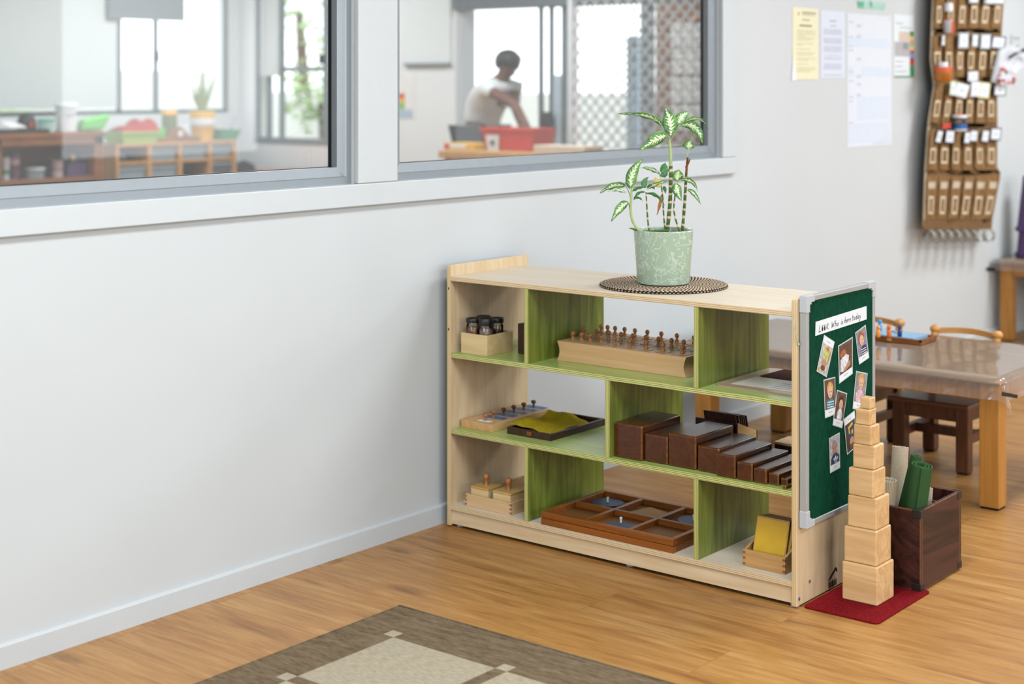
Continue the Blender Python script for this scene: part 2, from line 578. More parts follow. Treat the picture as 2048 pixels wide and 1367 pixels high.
# window_3 in the far wall
e = bpy.data.objects.new('window_3', None)
e.location = ((wx0 + wx1) / 2, FY + 0.05, wz0)
COL.objects.link(e)
struct(e)
m = M()
xm1, xm2 = P(239, 100, 1, FY).x, P(313, 100, 1, FY).x
fw_ = 0.03
m.box(wx0, wx1, FY - 0.005, FY + 0.03, wz0, wz0 + 0.03)
m.box(wx0, wx1, FY - 0.005, FY + 0.03, 2.16, 2.2)
for x in (wx0 + 0.03, xm1, xm2, wx1 - 0.015):
    m.box(x - fw_ / 2, x + fw_ / 2, FY - 0.005, FY + 0.03, wz0, 2.2)
m.done('window_frame', DARKGREY, e)
m = M()
m.quad([(wx0, FY + 0.015, wz0), (wx1, FY + 0.015, wz0), (wx1, FY + 0.015, 2.2), (wx0, FY + 0.015, 2.2)])
m.done('pane', GLASS2, e)
m = M()
c = P(312, 110, 1, FY - 0.02)
m.box(c.x - 0.02, c.x + 0.02, FY - 0.04, FY - 0.01, c.z - 0.05, c.z + 0.03)
m.done('window_latch', BLACK, e)

# side wall of the room behind, with a window and a wide doorway
wy1 = P(510, 150, 0, RX).y
wy0 = P(705, 150, 0, RX).y
sz0 = P(600, 287, 0, RX).z
dy1 = P(916, 100, 0, RX).y
dy0 = 1.6
dz1 = P(1000, 8, 0, RX).z
m = M()
T = RX + 0.15
for a, b, z0, z1 in ((wy1, FY, 0, CZ), (wy0, wy1, 0, sz0), (wy0, wy1, 2.25, CZ), (dy1, wy0, 0, CZ), (dy0, dy1, dz1, CZ), (WT, dy0, 0, CZ)):
    m.box(RX, T, a, b, z0, z1)
struct(m.done('wall_side', CREAMWALL))
e = bpy.data.objects.new('window_4', None)
e.location = (RX + 0.05, (wy0 + wy1) / 2, sz0)
COL.objects.link(e)
struct(e)
m = M()
m.box(RX - 0.01, RX + 0.07, wy0, wy1, sz0, sz0 + 0.045)
m.box(RX - 0.01, RX + 0.07, wy0, wy1, 2.2, 2.25)
for u in (513, 537, 562, 650):
    y = P(u, 150, 0, RX).y
    m.box(RX - 0.005, RX + 0.03, y - 0.018, y + 0.018, sz0, 2.25)
y1, y2 = P(562, 140, 0, RX).y, P(648, 140, 0, RX).y
zc_ = P(600, 138, 0, RX).z
m.box(RX, RX + 0.05, y2, y1, zc_ - 0.02, zc_ + 0.02)
m.done('window_frame', MIDGREY, e)
m = M()
m.quad([(RX + 0.015, wy0, sz0), (RX + 0.015, wy1, sz0), (RX + 0.015, wy1, 2.25), (RX + 0.015, wy0, 2.25)])
m.done('pane', GLASS2, e)
m = M()
c = P(644, 118, 0, RX - 0.02)
m.box(RX - 0.04, RX - 0.01, c.y - 0.02, c.y + 0.02, c.z - 0.04, c.z + 0.04)
m.done('window_latch', BLACK, e)
# baseboard of that room's side wall
m = M()
m.box(RX - 0.012, RX, dy1, FY, 0, 0.06)
struct(m.done('baseboard_side', WHITE_TRIM))

# doorway: dark roller box above, frames of the sliding doors
e = bpy.data.objects.new('door_1', None)
e.location = (RX + 0.08, (dy0 + dy1) / 2, 0)
COL.objects.link(e)
struct(e)
m = M()
m.box(RX - 0.06, RX + 0.10, dy0, dy1, dz1 - 0.035, dz1 + 0.12)
m.done('roller_box', DARKGREY, e)
m = M()
m.box(RX - 0.02, RX + 0.14, dy1 - 0.05, dy1, 0, dz1 - 0.035)
m.done('door_frame', CAPGREY, e)
for u in (1080, 1101, 1126, 1293):
    y = P(u, 100, 0, RX).y
    hw = 0.014 if u < 1200 else 0.05
    m = M()
    m.box(RX + 0.0, RX + 0.03, y - hw, y + hw, 0, dz1 - 0.035)
    m.done('door_stile', DARKGREY, e)
m = M()
m.box(RX + 0.005, RX + 0.025, P(1126, 100, 0, RX).y + .014, P(1080, 100, 0, RX).y - .014, 0.0, 0.08)
m.done('door_rail', DARKGREY, e)
m = M()
q0, q1 = P(1126, 286, 0, RX), P(1101, 150, 0, RX)
m.box(RX + 0.008, RX + 0.022, q0.y + .014, q1.y - .014, 0.08, q1.z)
m.done('door_panel', plain('pale_blue_panel', '#B9C8D2', 0.4, 0.4), e)

# diamond security grille on the near side of the doorway
gx = RX - 0.10
ya, yb = P(1142, 150, 0, gx).y, P(1432, 150, 0, gx).y
m = M()
pitch, zlo, zhi = 0.092, 0.02, dz1 + 0.25
slope = 1.05
k = -40
hw = 0.0065
while k < 70:
    for sgn in (1, -1):
        y_at = lambda z: yb + k * pitch + sgn * (z - zlo) / slope
        pa, pb = None, None
        zs = [zlo + (zhi - zlo) * q / 60 for q in range(61)]
        ok = [z for z in zs if yb <= y_at(z) <= ya]
        if len(ok) > 1:
            za_, zb_ = ok[0], ok[-1]
            a0 = Vector((gx, y_at(za_), za_))
            b0 = Vector((gx, y_at(zb_), zb_))
            dr = (b0 - a0).normalized()
            sd = Vector((0, -dr.z, dr.y)) * hw
            ox = 0.004 if sgn > 0 else -0.004
            m.prism([a0 - sd + Vector((ox, 0, 0)), a0 + sd + Vector((ox, 0, 0)), b0 + sd + Vector((ox, 0, 0)), b0 - sd + Vector((ox, 0, 0))], (0.003, 0, 0))
    k += 1
gt = thing('security_grille', (gx, (ya + yb) / 2, 0.0), 'pale diamond lattice security screen beside the doorway in the far room', 'security screen')
m.done('lattice', plain('lattice_grey', '#A9AFAF', 0.5, 0.4), gt)
m = M()
for y in (ya, yb):
    m.box(gx - 0.015, gx + 0.015, y - 0.018, y + 0.018, 0, zhi)
m.box(gx - 0.015, gx + 0.015, yb, ya, 0, 0.03)
m.box(gx - 0.015, gx + 0.015, yb, ya, zhi - 0.03, zhi)
m.done('screen_frame', plain('pale_frame', '#D5D9DA', 0.5, 0.4), gt)

# ---------------------------------------------------------------- outside the far room
m = M()
m.box(RX + 0.15, 26, -4, 20, -0.3, -0.12)
m.box(-10, RX + 0.15, FY + 0.2, 20, -0.3, -0.12)
tag(struct(m.done('ground_outside', plain('paving', '#B9B4AA', 0.9, 0.2, var=0.08, scale=2))), 'pale paved ground outside the far room windows', 'ground')
FENCE = plain('pale_fence', '#DADBD6', 0.7, 0.2, var=0.03)
m = M()
m.box(9.8, 9.9, -2, 16, -0.12, 1.25)
tag(struct(m.done('wall_garden', FENCE)), 'pale garden wall outside the doorway', 'wall')
m = M()
m.box(-4, 9, 11.0, 11.1, -0.12, 1.5)
tag(struct(m.done('wall_yard', FENCE)), 'pale yard wall outside the far window', 'wall')
LEAF_OUT = plain('garden_leaves', '#A3BC82', 0.7, 0.2, var=0.35, scale=6)
BARK = plain('bark', '#6E5A48', 0.9, 0.1, var=0.2)


def tree(x, y, h, r, label):
    t = thing('garden_tree', (x, y, -0.12), label, 'tree', 'trees outside the far room')
    m = M()
    m.tube([(x, y, -0.12), (x + 0.05, y, h * 0.5), (x, y + 0.05, h)], [0.11, 0.09, 0.05], 8)
    m.done('trunk', BARK, t, smooth=60)
    m = M()
    for i in range(420):
        d = Vector((rnd.gauss(0, 1), rnd.gauss(0, 1), rnd.gauss(0, 0.8))).normalized() * (r * rnd.uniform(0.35, 1))
        c = Vector((x, y, h)) + d
        a = Vector((rnd.gauss(0, 1), rnd.gauss(0, 1), rnd.gauss(0, 1))).normalized()
        b_ = a.orthogonal().normalized()
        s_ = rnd.uniform(0.04, 0.09)
        m.quad([c - a * s_, c + b_ * s_ * 0.5, c + a * s_, c - b_ * s_ * 0.5])
    m.done('crown', LEAF_OUT, t)
    return t


tree(10.5, 11.7, 2.3, 0.8, 'leafy green tree outside the side window beyond the left pane')
tree(9.2, 9.95, 1.2, 0.5, 'small green tree lower outside the side window')
tree(10.6, 4.2, 2.7, 1.2, 'tall pale green tree behind the garden wall, beyond the doorway')
tree(10.8, 1.8, 2.6, 1.1, 'tall green tree behind the garden wall, beyond the diamond grille')
tree(4.9, 10.0, 0.9, 0.45, 'low green bush outside the far window of the left pane')
m = M()
y = P(1140, 100, 0, 6.4).y
m.box(6.36, 6.44, y - 0.055, y + 0.055, -0.12, 2.6)
tag(m.done('veranda_post', plain('pinkish_white', '#E9D8D2', 0.6, 0.3)), 'pinkish white veranda post outside the doorway', 'post')
y = P(1270, 100, 0, 6.4).y
m = M()
m.box(6.36, 6.44, y - 0.05, y + 0.05, -0.12, 1.72)
tag(m.done('blue_post', plain('sky_blue', '#9FC3DC', 0.6, 0.3)), 'light blue post outside, behind the diamond grille', 'post')

# ================================================================ the open shelf unit
SW, SD, TH = 1.2, 0.385, 0.0147
ZT, ZA, ZB, ZC = 0.7672, 0.5331, 0.3005, 0.0683
SH = thing('shelf_unit', (0, 0, 0), 'low birch plywood shelf unit with lime green shelves and dividers, end against the wall', 'shelf')


def end_panel(y0, y1):
    m = M()
    r = 0.012
    pts = [(0, y0, 0.004), (SD, y0, 0.004), (SD, y0, 0.8)]
    for i in range(7):
        a = PI / 2 + i / 6 * PI / 2
        pts.append((r + r * math.cos(a), y0, 0.8 - r + r * math.sin(a)))
    m.prism(pts, (0, y1 - y0, 0))
    return m.done('end_panel', BIRCH_V, SH, bevel=0.0015)


end_panel(-TH, 0)
ep = end_panel(-SW, -SW + TH)
m = M()
m.box(0, SD, -SW + TH, -TH, ZT - TH, ZT)
m.done('top_panel', BIRCH_H, SH, bevel=0.001)
for z in (ZA, ZB):
    m = M()
    m.box(0.0005, SD, -SW + TH, -TH, z - TH, z)
    m.done('shelf', GREEN_H, SH, bevel=0.0008)
m = M()
m.box(0.0005, SD, -SW + TH, -TH, ZC - TH, ZC)
m.done('bottom_shelf', BIRCH_H, SH, bevel=0.0008)
m = M()
m.box(0.006, 0.021, -SW + TH, -TH, 0.010, ZC - TH)
m.box(SD - 0.02, SD - 0.006, -SW + TH, -TH, 0.010, ZC - TH)
m.done('kick_board', BIRCH_K, SH)
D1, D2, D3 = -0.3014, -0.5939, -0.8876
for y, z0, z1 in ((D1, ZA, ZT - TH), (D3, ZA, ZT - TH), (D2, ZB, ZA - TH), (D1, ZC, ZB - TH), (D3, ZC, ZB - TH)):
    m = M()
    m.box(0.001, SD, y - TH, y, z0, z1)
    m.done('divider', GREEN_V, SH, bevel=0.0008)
for x, y in ((0.03, -0.03), (0.03, -0.66), (0.02, -1.185), (0.35, -0.03), (0.35, -1.17)):
    m = M()
    m.lathe([(0.011, 0.0), (0.012, 0.006), (0.009, 0.011)], (x, y, 0), 14)
    m.done('glide_foot', CAPGREY, SH)
for u, v in ((1619, 1161.7), (1597.9, 1197)):
    c = P(u, v, 1, -SW)
    m = M()
    rt = Matrix.Rotation(PI / 2, 3, 'X')
    m.lathe([(0.0045, 0.0), (0.0045, 0.0016), (0.003, 0.002)], c, 14, rt)
    s_ = m.done('screw', DARKGREY, ep)
for y, z in ((-TH / 2, 0.725), (-TH / 2, 0.60)):
    m = M()
    m.box(-0.0004, 0.001, y - 0.0022, y + 0.0022, z, z + 0.008)
    m.done('nail_plug', DARKWOOD, SH)
# maker's mark on the end panel: a roof shape over small dark letters
m = M()
yy = -SW - 0.0006
c0 = P(1656, 1157, 1, -SW)
sx = 0.052


def em(pts):
    m.prism([(c0.x + a * sx, yy, c0.z + b * sx) for a, b in pts], (0, 0.0006, 0))


em([(0.0, -0.08), (0.22, -0.08), (0.80, 0.26), (1.0, 0.12), (1.0, 0.28), (0.84, 0.42), (0.55, 0.26)])
for i, (w_, h_) in enumerate(((0.12, 0.30), (0.13, 0.27), (0.13, 0.29), (0.12, 0.26), (0.11, 0.28))):
    em([(0.05 + i * 0.19, -0.50), (0.05 + i * 0.19 + w_, -0.50), (0.05 + i * 0.19 + w_, -0.50 + h_), (0.05 + i * 0.19 + w_ * 0.45, -0.42 + h_), (0.05 + i * 0.19, -0.50 + h_ * 0.8)])
em([(0.5, -0.80), (1.0, -0.80), (1.0, -0.70), (0.5, -0.70)])
m.done('logo', INK, ep)

# ---------------------------------------------------------------- coiled mat and plant on top
n = N('coiled_straw')
sepc = n.n('ShaderNodeSeparateXYZ', {0: n.n('ShaderNodeTexCoord').outputs['Object']})
rr = n.math('SQRT', n.math('ADD', n.math('MULTIPLY', sepc.outputs[0], sepc.outputs[0]), n.math('MULTIPLY', sepc.outputs[1], sepc.outputs[1])))
ang = n.math('ARCTAN2', sepc.outputs[1], sepc.outputs[0])
ring = n.math('FLOOR', n.math('DIVIDE', rr, 0.0103))
cnt = n.math('FLOOR', n.math('ADD', n.math('MULTIPLY', ring, 5.2), 5.0))
st = n.math('FRACT', n.math('ADD', n.math('MULTIPLY', n.math('DIVIDE', ang, 2 * PI), cnt), n.math('MULTIPLY', ring, 0.43)))
wb = n.n('ShaderNodeTexNoise', {'Vector': n.coord(rnd_off=False), 'Scale': 120.0})
stitch = n.math('GREATER_THAN', n.math('ADD', st, n.math('MULTIPLY', wb.outputs[0], 0.3)), 0.66)
edge_ = n.math('GREATER_THAN', rr, 0.1775)
gap_ = n.math('GREATER_THAN', n.math('ABSOLUTE', n.math('SUBTRACT', n.math('FRACT', n.math('DIVIDE', rr, 0.0103)), 0.5)), 0.40)
colr = n.mix(n.math('MAXIMUM', stitch, gap_), lin('#D9BC9C'), lin('#15100C'))
STRAW = n.bsdf(colr, 0.75, 0.2)
MC = (P(1198, 570, 2, ZT) + P(1457, 573, 2, ZT)) / 2
MR = 0.187
prof = [(0.0005, 0.0), (MR - 0.003, 0.0), (MR, 0.003), (MR - 0.001, 0.006)]
k = 17
for i in range(k, -1, -1):
    for q in (0.85, 0.5, 0.15):
        r = (i + q) / (k + 1) * (MR - 0.002)
        prof.append((max(r, 0.0004), 0.0066 + 0.0022 * (1 - (2 * q - 1) ** 2)))
m = M()
m.lathe(prof, (MC.x, MC.y, ZT), 72)
tag(m.done('coiled_mat', STRAW, smooth=50, loc=(MC.x, MC.y, ZT)), 'round coiled straw mat with black stitching under the plant pot', 'mat')

PZ = ZT + 0.0089
pn = P(1332, 573, 2, PZ)
PC = Vector((pn.x + 0.0755 * math.cos(CYAW), pn.y + 0.0755 * math.sin(CYAW), PZ))
pdepth = (PC - CAMP).dot(Vector((math.cos(CYAW), math.sin(CYAW), 0)))
PLANT = thing('potted_plant', PC, 'variegated dumb cane plant in a pale green patterned pot on the coiled mat', 'plant')
n = N('pot_glaze')
co = n.coord(rnd_off=False)
wrp = n.n('ShaderNodeTexNoise', {'Vector': co, 'Scale': 30.0, 'Detail': 1.0})
wv = n.n('ShaderNodeVectorMath', {0: co, 1: n.n('ShaderNodeVectorMath', {0: wrp.outputs['Color'], 3: 0.045}, operation='SCALE').outputs[0]}, operation='ADD').outputs[0]
v1 = n.n('ShaderNodeTexVoronoi', {'Vector': wv, 'Scale': 46.0}, feature='F1')
b1 = n.math('LESS_THAN', v1.outputs[0], 0.33)
b1h = n.math('LESS_THAN', n.math('ABSOLUTE', n.math('SUBTRACT', v1.outputs[0], 0.22)), 0.03)
wave = n.n('ShaderNodeTexNoise', {'Vector': wv, 'Scale': 30.0, 'Detail': 0.0})
line = n.math('LESS_THAN', n.math('ABSOLUTE', n.math('SUBTRACT', n.math('FRACT', n.math('MULTIPLY', wave.outputs[0], 5.0)), 0.5)), 0.10)
pat = n.math('MAXIMUM', n.math('SUBTRACT', b1, b1h), line)
POT = n.bsdf(n.mix(n.math('MULTIPLY', pat, 0.62), lin('#A4B69D'), lin('#CBD8C6')), 0.25, 0.5)
m = M()
m.lathe([(0.066, 0.0), (0.0745, 0.003), (0.0765, 0.010), (0.0862, 0.150), (0.0868, 0.1545), (0.0850, 0.157), (0.0825, 0.1545), (0.0810, 0.135), (0.060, 0.134)], PC, 56)
m.done('pot', POT, PLANT, smooth=40)
m = M()


def soil(a, b_):
    r = 0.0812 * a
    t = b_ * 2 * PI
    z = 0.134 + 0.006 * mnoise.noise(Vector((r * 60, t * 2, 3)))
    return PC + Vector((r * math.cos(t), r * math.sin(t), z))


m.grid(soil, 8, 36)
bmesh.ops.remove_doubles(m.b, verts=m.b.verts[:], dist=0.0003)
m.done('soil', plain('potting_soil', '#3A2C22', 0.95, 0.1, var=0.4, scale=200), PLANT, smooth=60)

# stems and leaves are given where they stand in the plane through the pot, with their own depth offsets
VF = Vector((math.cos(CYAW), math.sin(CYAW), 0))


def pp(a, b_, d=0.0):
    return PD(1180 + a * 0.29268, 200 + b_ * 0.29268, pdepth + d)


n = N('stem_banded')
zz = n.n('ShaderNodeSeparateXYZ', {0: n.n('ShaderNodeTexCoord').outputs['Object']}).outputs[2]
nb = n.n('ShaderNodeTexNoise', {'Vector': n.coord(rnd_off=False), 'Scale': 70.0, 'Detail': 3.0})
band = n.math('FRACT', n.math('ADD', n.math('MULTIPLY', zz, 44.0), n.math('MULTIPLY', nb.outputs[0], 0.55)))
STEMBAND = n.bsdf(n.ramp(band, [(0.0, lin('#3E5A28')), (0.5, lin('#56703A')), (0.56, lin('#D8C79C')), (0.78, lin('#CDB88E')), (0.86, lin('#6B4A2C')), (0.93, lin('#3E5A28'))]), 0.5, 0.3)
STEMGREEN = plain('stem_green', '#A5B878', 0.45, 0.4, var=0.1)
STEMBROWN = plain('dry_stem', '#7A4A28', 0.8, 0.2, var=0.3, scale=60)


def stem(pts, r, mat, name='stem'):
    q = [pp(*p) if len(p) == 3 else pp(*p, 0.0) for p in pts]
    # smooth the polyline
    for _ in range(2):
        s_ = [q[0]]
        for i in range(len(q) - 1):
            s_ += [q[i].lerp(q[i + 1], 0.25), q[i].lerp(q[i + 1], 0.75)]
        s_.append(q[-1])
        q = s_
    r0, r1 = r
    m = M()
    m.tube(q, [r0 + (r1 - r0) * i / (len(q) - 1) + 0.0004 * math.sin(i * 2.1) for i in range(len(q))], 9)
    return m.done(name, mat, PLANT, smooth=60)


stem([(525, 930, 0.01), (535, 830), (548, 700), (552, 560), (552, 450)], (0.0060, 0.0056), STEMBAND)
stem([(552, 460), (551, 380), (546, 310), (540, 262)], (0.0054, 0.0040), STEMGREEN)
stem([(628, 925, 0.02), (640, 800, 0.02), (650, 660, 0.02), (655, 560, 0.02), (658, 500, 0.02)], (0.0050, 0.0038), STEMBAND)
stem([(658, 505, 0.02), (662, 450, 0.02), (668, 390, 0.02)], (0.0040, 0.0028), STEMBROWN)
stem([(655, 460, 0.02), (672, 430, 0.015), (682, 405, 0.012)], (0.0034, 0.0022), STEMBROWN, 'dry_sheath')
stem([(665, 395, 0.02), (668, 360, 0.02), (671, 325, 0.02)], (0.0018, 0.0014), STEMGREEN)
stem([(370, 905, -0.03), (325, 885, -0.03), (290, 830, -0.03), (275, 760, -0.03), (281, 680, -0.03), (285, 610, -0.03)], (0.0046, 0.0030), STEMGREEN)
stem([(535, 893, -0.01), (470, 893, -0.02), (400, 898, -0.03), (345, 897, -0.03), (270, 872, -0.03)], (0.0042, 0.0026), STEMBAND)
stem([(408, 920, -0.02), (395, 830, -0.02), (388, 720, -0.02), (383, 630, -0.02)], (0.0030, 0.0018), STEMBAND)
stem([(518, 925, 0.04), (503, 790, 0.04), (498, 660, 0.04), (488, 590, 0.04)], (0.0026, 0.0018), STEMBAND)
stem([(622, 925, 0.0), (590, 835, 0.0), (572, 760, 0.0), (575, 690, 0.0), (592, 590, 0.0)], (0.0030, 0.0020), STEMBAND)

n = N('variegated_leaf')
uv = n.n('ShaderNodeUVMap').outputs[0]
su = n.n('ShaderNodeSeparateXYZ', {0: uv})
au = n.math('ABSOLUTE', n.math('SUBTRACT', n.math('MULTIPLY', su.outputs[0], 2.0), 1.0))
nz = n.n('ShaderNodeTexNoise', {'Vector': n.n('ShaderNodeMapping', {0: n.coord(), 3: (1, 1, 1)}).outputs[0], 'Scale': 170.0, 'Detail': 3.0})
veins = n.math('ABSOLUTE', n.math('SUBTRACT', n.math('FRACT', n.math('SUBTRACT', n.math('MULTIPLY', su.outputs[1], 9.0), n.math('MULTIPLY', au, 1.6))), 0.5))
msk = n.math('ADD', n.math('MULTIPLY', nz.outputs[0], 1.0), n.math('SUBTRACT', n.math('MULTIPLY', veins, 0.7), n.math('MULTIPLY', au, 0.75)))
msk = n.math('SUBTRACT', msk, n.math('MULTIPLY', n.math('ABSOLUTE', n.math('SUBTRACT', su.outputs[1], 0.45)), 0.45))
fac = n.ramp(msk, [(0.30, (0, 0, 0)), (0.42, (1, 1, 1))])
gr = n.ramp(n.n('ShaderNodeTexNoise', {'Vector': n.coord(), 'Scale': 25.0}).outputs[0], [(0.35, lin('#2F6B34')), (0.65, lin('#63983F'))])
colr = n.mix(fac, gr, lin('#DCE6BE'))
LEAFV = n.bsdf(colr, 0.38, 0.45, **{'Transmission Weight': 0.0})
LEAFG = plain('plain_leaf', '#447A42', 0.4, 0.45, var=0.2, scale=20)
LEAFY = plain('yellow_leaf', '#E6CF7A', 0.5, 0.3, var=0.1)
LEAFB = plain('dry_leaf', '#B0713A', 0.7, 0.2, var=0.3)


def leaf(base, tip, wid, mid=None, mat=None, d0=0.0, d1=0.0, roll=0.0, fold=0.25, curl=0.0, petiole=None, name='leaf'):
    a, c = pp(*base, d0), pp(*tip, d1)
    b_ = pp(*mid, (d0 + d1) / 2) if mid else (a + c) / 2
    b_ = b_ * 2 - (a + c) / 2            # through-point to control point
    wid = wid * 0.29268 / CF * pdepth
    ax = lambda t: a * (1 - t) ** 2 + b_ * (2 * t * (1 - t)) + c * t * t
    tn = lambda t: ((b_ - a) * (2 * (1 - t)) + (c - b_) * (2 * t)).normalized()

    def fn(s_, t):
        x = s_ * 2 - 1
        tt = tn(t)
        side = tt.cross(VF).normalized()
        side = Matrix.Rotation(roll, 3, tt) @ side
        nor = side.cross(tt).normalized()
        prof = (math.sin(PI * min(1, t) ** 0.80) ** 0.85) * (1 - 0.25 * t) if 0 < t < 1 else 0.0
        hw = wid / 2 * max(prof, 0.015) * 1.12
        p = ax(t) + side * (x * hw * math.cos(fold)) + nor * (abs(x) * hw * math.sin(fold))
        p += nor * (0.0018 * math.sin(t * 17 + x * 2) * abs(x)) + Vector((0, 0, -curl * wid * x * x))
        return p
    m = M()
    m.grid(fn, 8, 16, uv=lambda s_, t: (s_, t))
    o = m.done(name, mat or LEAFV, PLANT, smooth=80)
    md = o.modifiers.new('thickness', 'SOLIDIFY')
    md.thickness = 0.0005
    if petiole:
        q = [pp(*petiole, 0.0), (pp(*petiole, 0.0) + a) / 2 + Vector((0, 0, 0.004)), a, ax(0.08)]
        m = M()
        m.tube(q, [0.0016, 0.0014, 0.0012, 0.0009], 6)
        m.done('petiole', STEMGREEN, PLANT, smooth=60)
    return o


leaf((552, 245), (512, 52), 112, mid=(548, 145), d0=-0.01, d1=0.0, roll=0.15, fold=0.2)
leaf((598, 165), (684, 78), 78, mid=(630, 112), d0=0.02, d1=0.08, roll=-0.2, fold=0.25, petiole=(548, 270))
leaf((612, 168), (808, 196), 42, mid=(735, 130), d0=0.0, d1=0.02, roll=0.9, fold=0.3, petiole=(545, 275))
leaf((622, 172), (768, 302), 74, mid=(722, 195), d0=-0.02, d1=-0.07, roll=0.35, fold=0.25, petiole=(543, 285))
leaf((492, 178), (192, 94), 52, mid=(390, 112), d0=-0.01, d1=-0.03, roll=-0.75, fold=0.3, petiole=(540, 280))
leaf((527, 245), (340, 346), 92, mid=(448, 272), d0=-0.02, d1=-0.08, roll=-0.3, fold=0.2, petiole=(540, 285))
leaf((673, 338), (684, 272), 92, d0=0.02, d1=0.02, roll=0.1, fold=0.45)
stem([(684, 178, -0.03), (690, 215, -0.01), (686, 275, 0.02)], (0.0016, 0.0012), STEMGREEN, 'petiole')
leaf((280, 612), (362, 403), 82, mid=(290, 500), d0=-0.03, d1=-0.02, roll=-0.2, fold=0.3)
leaf((248, 590), (68, 638), 56, mid=(155, 590), d0=-0.03, d1=-0.06, roll=-0.6, fold=0.3, petiole=(281, 680))
leaf((243, 632), (120, 622), 30, mid=(190, 612), d0=-0.05, d1=-0.07, roll=0.8, fold=0.3)
leaf((263, 700), (146, 830), 62, mid=(205, 740), d0=-0.04, d1=-0.07, roll=-0.2, fold=0.25, petiole=(275, 770))
leaf((285, 625), (372, 598), 30, mid=(325, 603), mat=LEAFG, d0=-0.03, d1=-0.01, roll=0.5)
leaf((298, 680), (360, 690), 20, mid=(330, 668), mat=LEAFG, d0=-0.03, d1=-0.03, roll=0.6)
leaf((378, 602), (402, 525), 42, mid=(372, 560), mat=LEAFG, d0=-0.02, d1=-0.01)
leaf((388, 610), (540, 552), 32, mid=(460, 572), d0=-0.02, d1=-0.02, roll=0.6)
leaf((300, 672), (388, 632), 20, mid=(340, 632), mat=LEAFG, d0=-0.02, d1=-0.02, roll=0.4)
leaf((385, 638), (514, 722), 26, mid=(455, 655), mat=LEAFG, d0=-0.02, d1=-0.04, roll=0.5)
leaf((390, 600), (442, 612), 34, mid=(420, 590), mat=LEAFG, d0=0.0, d1=0.0, roll=0.3)
leaf((478, 505), (344, 462), 34, mid=(420, 470), d0=0.04, d1=0.06, roll=0.6, petiole=(490, 590))
leaf((520, 506), (516, 428), 66, mid=(510, 465), mat=LEAFG, d0=0.04, d1=0.05, roll=0.2)
leaf((532, 508), (474, 520), 40, mid=(500, 510), mat=LEAFG, d0=0.03, d1=0.03, roll=0.3)
leaf((598, 556), (606, 474), 88, mid=(600, 512), d0=0.0, d1=-0.01, roll=0.1)
leaf((588, 566), (626, 688), 70, mid=(596, 620), d0=-0.02, d1=-0.04, roll=0.1, petiole=(592, 592))
leaf((612, 546), (735, 622), 36, mid=(690, 556), d0=0.0, d1=0.0, roll=0.5, petiole=(592, 592))
leaf((665, 613), (758, 716), 34, mid=(712, 642), d0=0.02, d1=0.0, roll=0.3)
leaf((487, 592), (450, 524), 56, mid=(460, 560), mat=LEAFY, d0=0.03, d1=0.03)
leaf((492, 640), (457, 786), 24, mid=(478, 710), mat=LEAFB, d0=0.03, d1=0.03, name='dry_leaf')
leaf((500, 590), (515, 640), 26, mid=(512, 610), mat=LEAFG, d0=0.03, d1=0.03)

# ---------------------------------------------------------------- upper shelf


def open_box(name, x0, x1, y0, y1, z0, h, t, mat, label, cat, group=None, finger=False, bev=0.001):
    e = thing(name, ((x0 + x1) / 2, (y0 + y1) / 2, z0), label, cat, group)
    m = M()
    m.box(x0 + t, x1 - t, y0 + t, y1 - t, z0, z0 + t)
    m.done('floor_board', mat, e)
    for a, b_, c, d in ((x0, x0 + t, y0, y1), (x1 - t, x1, y0, y1)):
        m = M()
        m.box(a, b_, c, d, z0, z0 + h)
        m.done('side_board', mat, e, bevel=bev)
    for a, b_, c, d in ((x0 + t, x1 - t, y0, y0 + t), (x0 + t, x1 - t, y1 - t, y1)):
        m = M()
        m.box(a, b_, c, d, z0, z0 + h)
        m.done('side_board', mat, e, bevel=bev)
    return e


open_box('wooden_box', 0.022, 0.147, -0.142, -0.038, ZA, 0.0615, 0.005, PINE_BOX, 'small pale wooden box holding four glass jars on the upper green shelf', 'box')
n = N('jar_glass')
fr = n.n('ShaderNodeFresnel', {'IOR': 1.45})
gl = n.n('ShaderNodeBsdfGlossy', {'Roughness': 0.03})
tr = n.n('ShaderNodeBsdfTransparent', {'Color': (0.97, 0.97, 0.96, 1)})
mx = n.n('ShaderNodeMixShader', {0: fr.outputs[0], 1: tr.outputs[0], 2: gl.outputs[0]})
n.t.links.new(mx.outputs[0], n.out.inputs[0])
JARGLASS = n.m
LIDBLACK = plain('black_lid', '#101314', 0.4, 0.5, var=0.1)
JARFILL = [plain('jar_fill_brown', '#8E6C58', 0.9, 0.1, var=0.5, scale=150), plain('jar_fill_grey', '#9A8678', 0.9, 0.1, var=0.5, scale=150), plain('jar_fill_dark', '#3A332C', 0.9, 0.1, var=0.6, scale=120), plain('jar_fill_tan', '#A08668', 0.9, 0.1, var=0.5, scale=150)]
zl = ZA + 0.100
jars = [((949, 641), 0.0, 0.011, 'glass jar with a thin black lid, nearest the end panel in the pale box'),
        ((979.5, 643), 0.004, 0.019, 'glass jar with the thickest black lid, front of the pale box beside the divider'),
        ((976, 636.5), 0.001, 0.011, 'glass jar with a thin black lid, behind the thick-lidded jar'),
        ((999.5, 638.5), 0.0, 0.013, 'glass jar with dark twigs inside, rear corner of the pale box')]
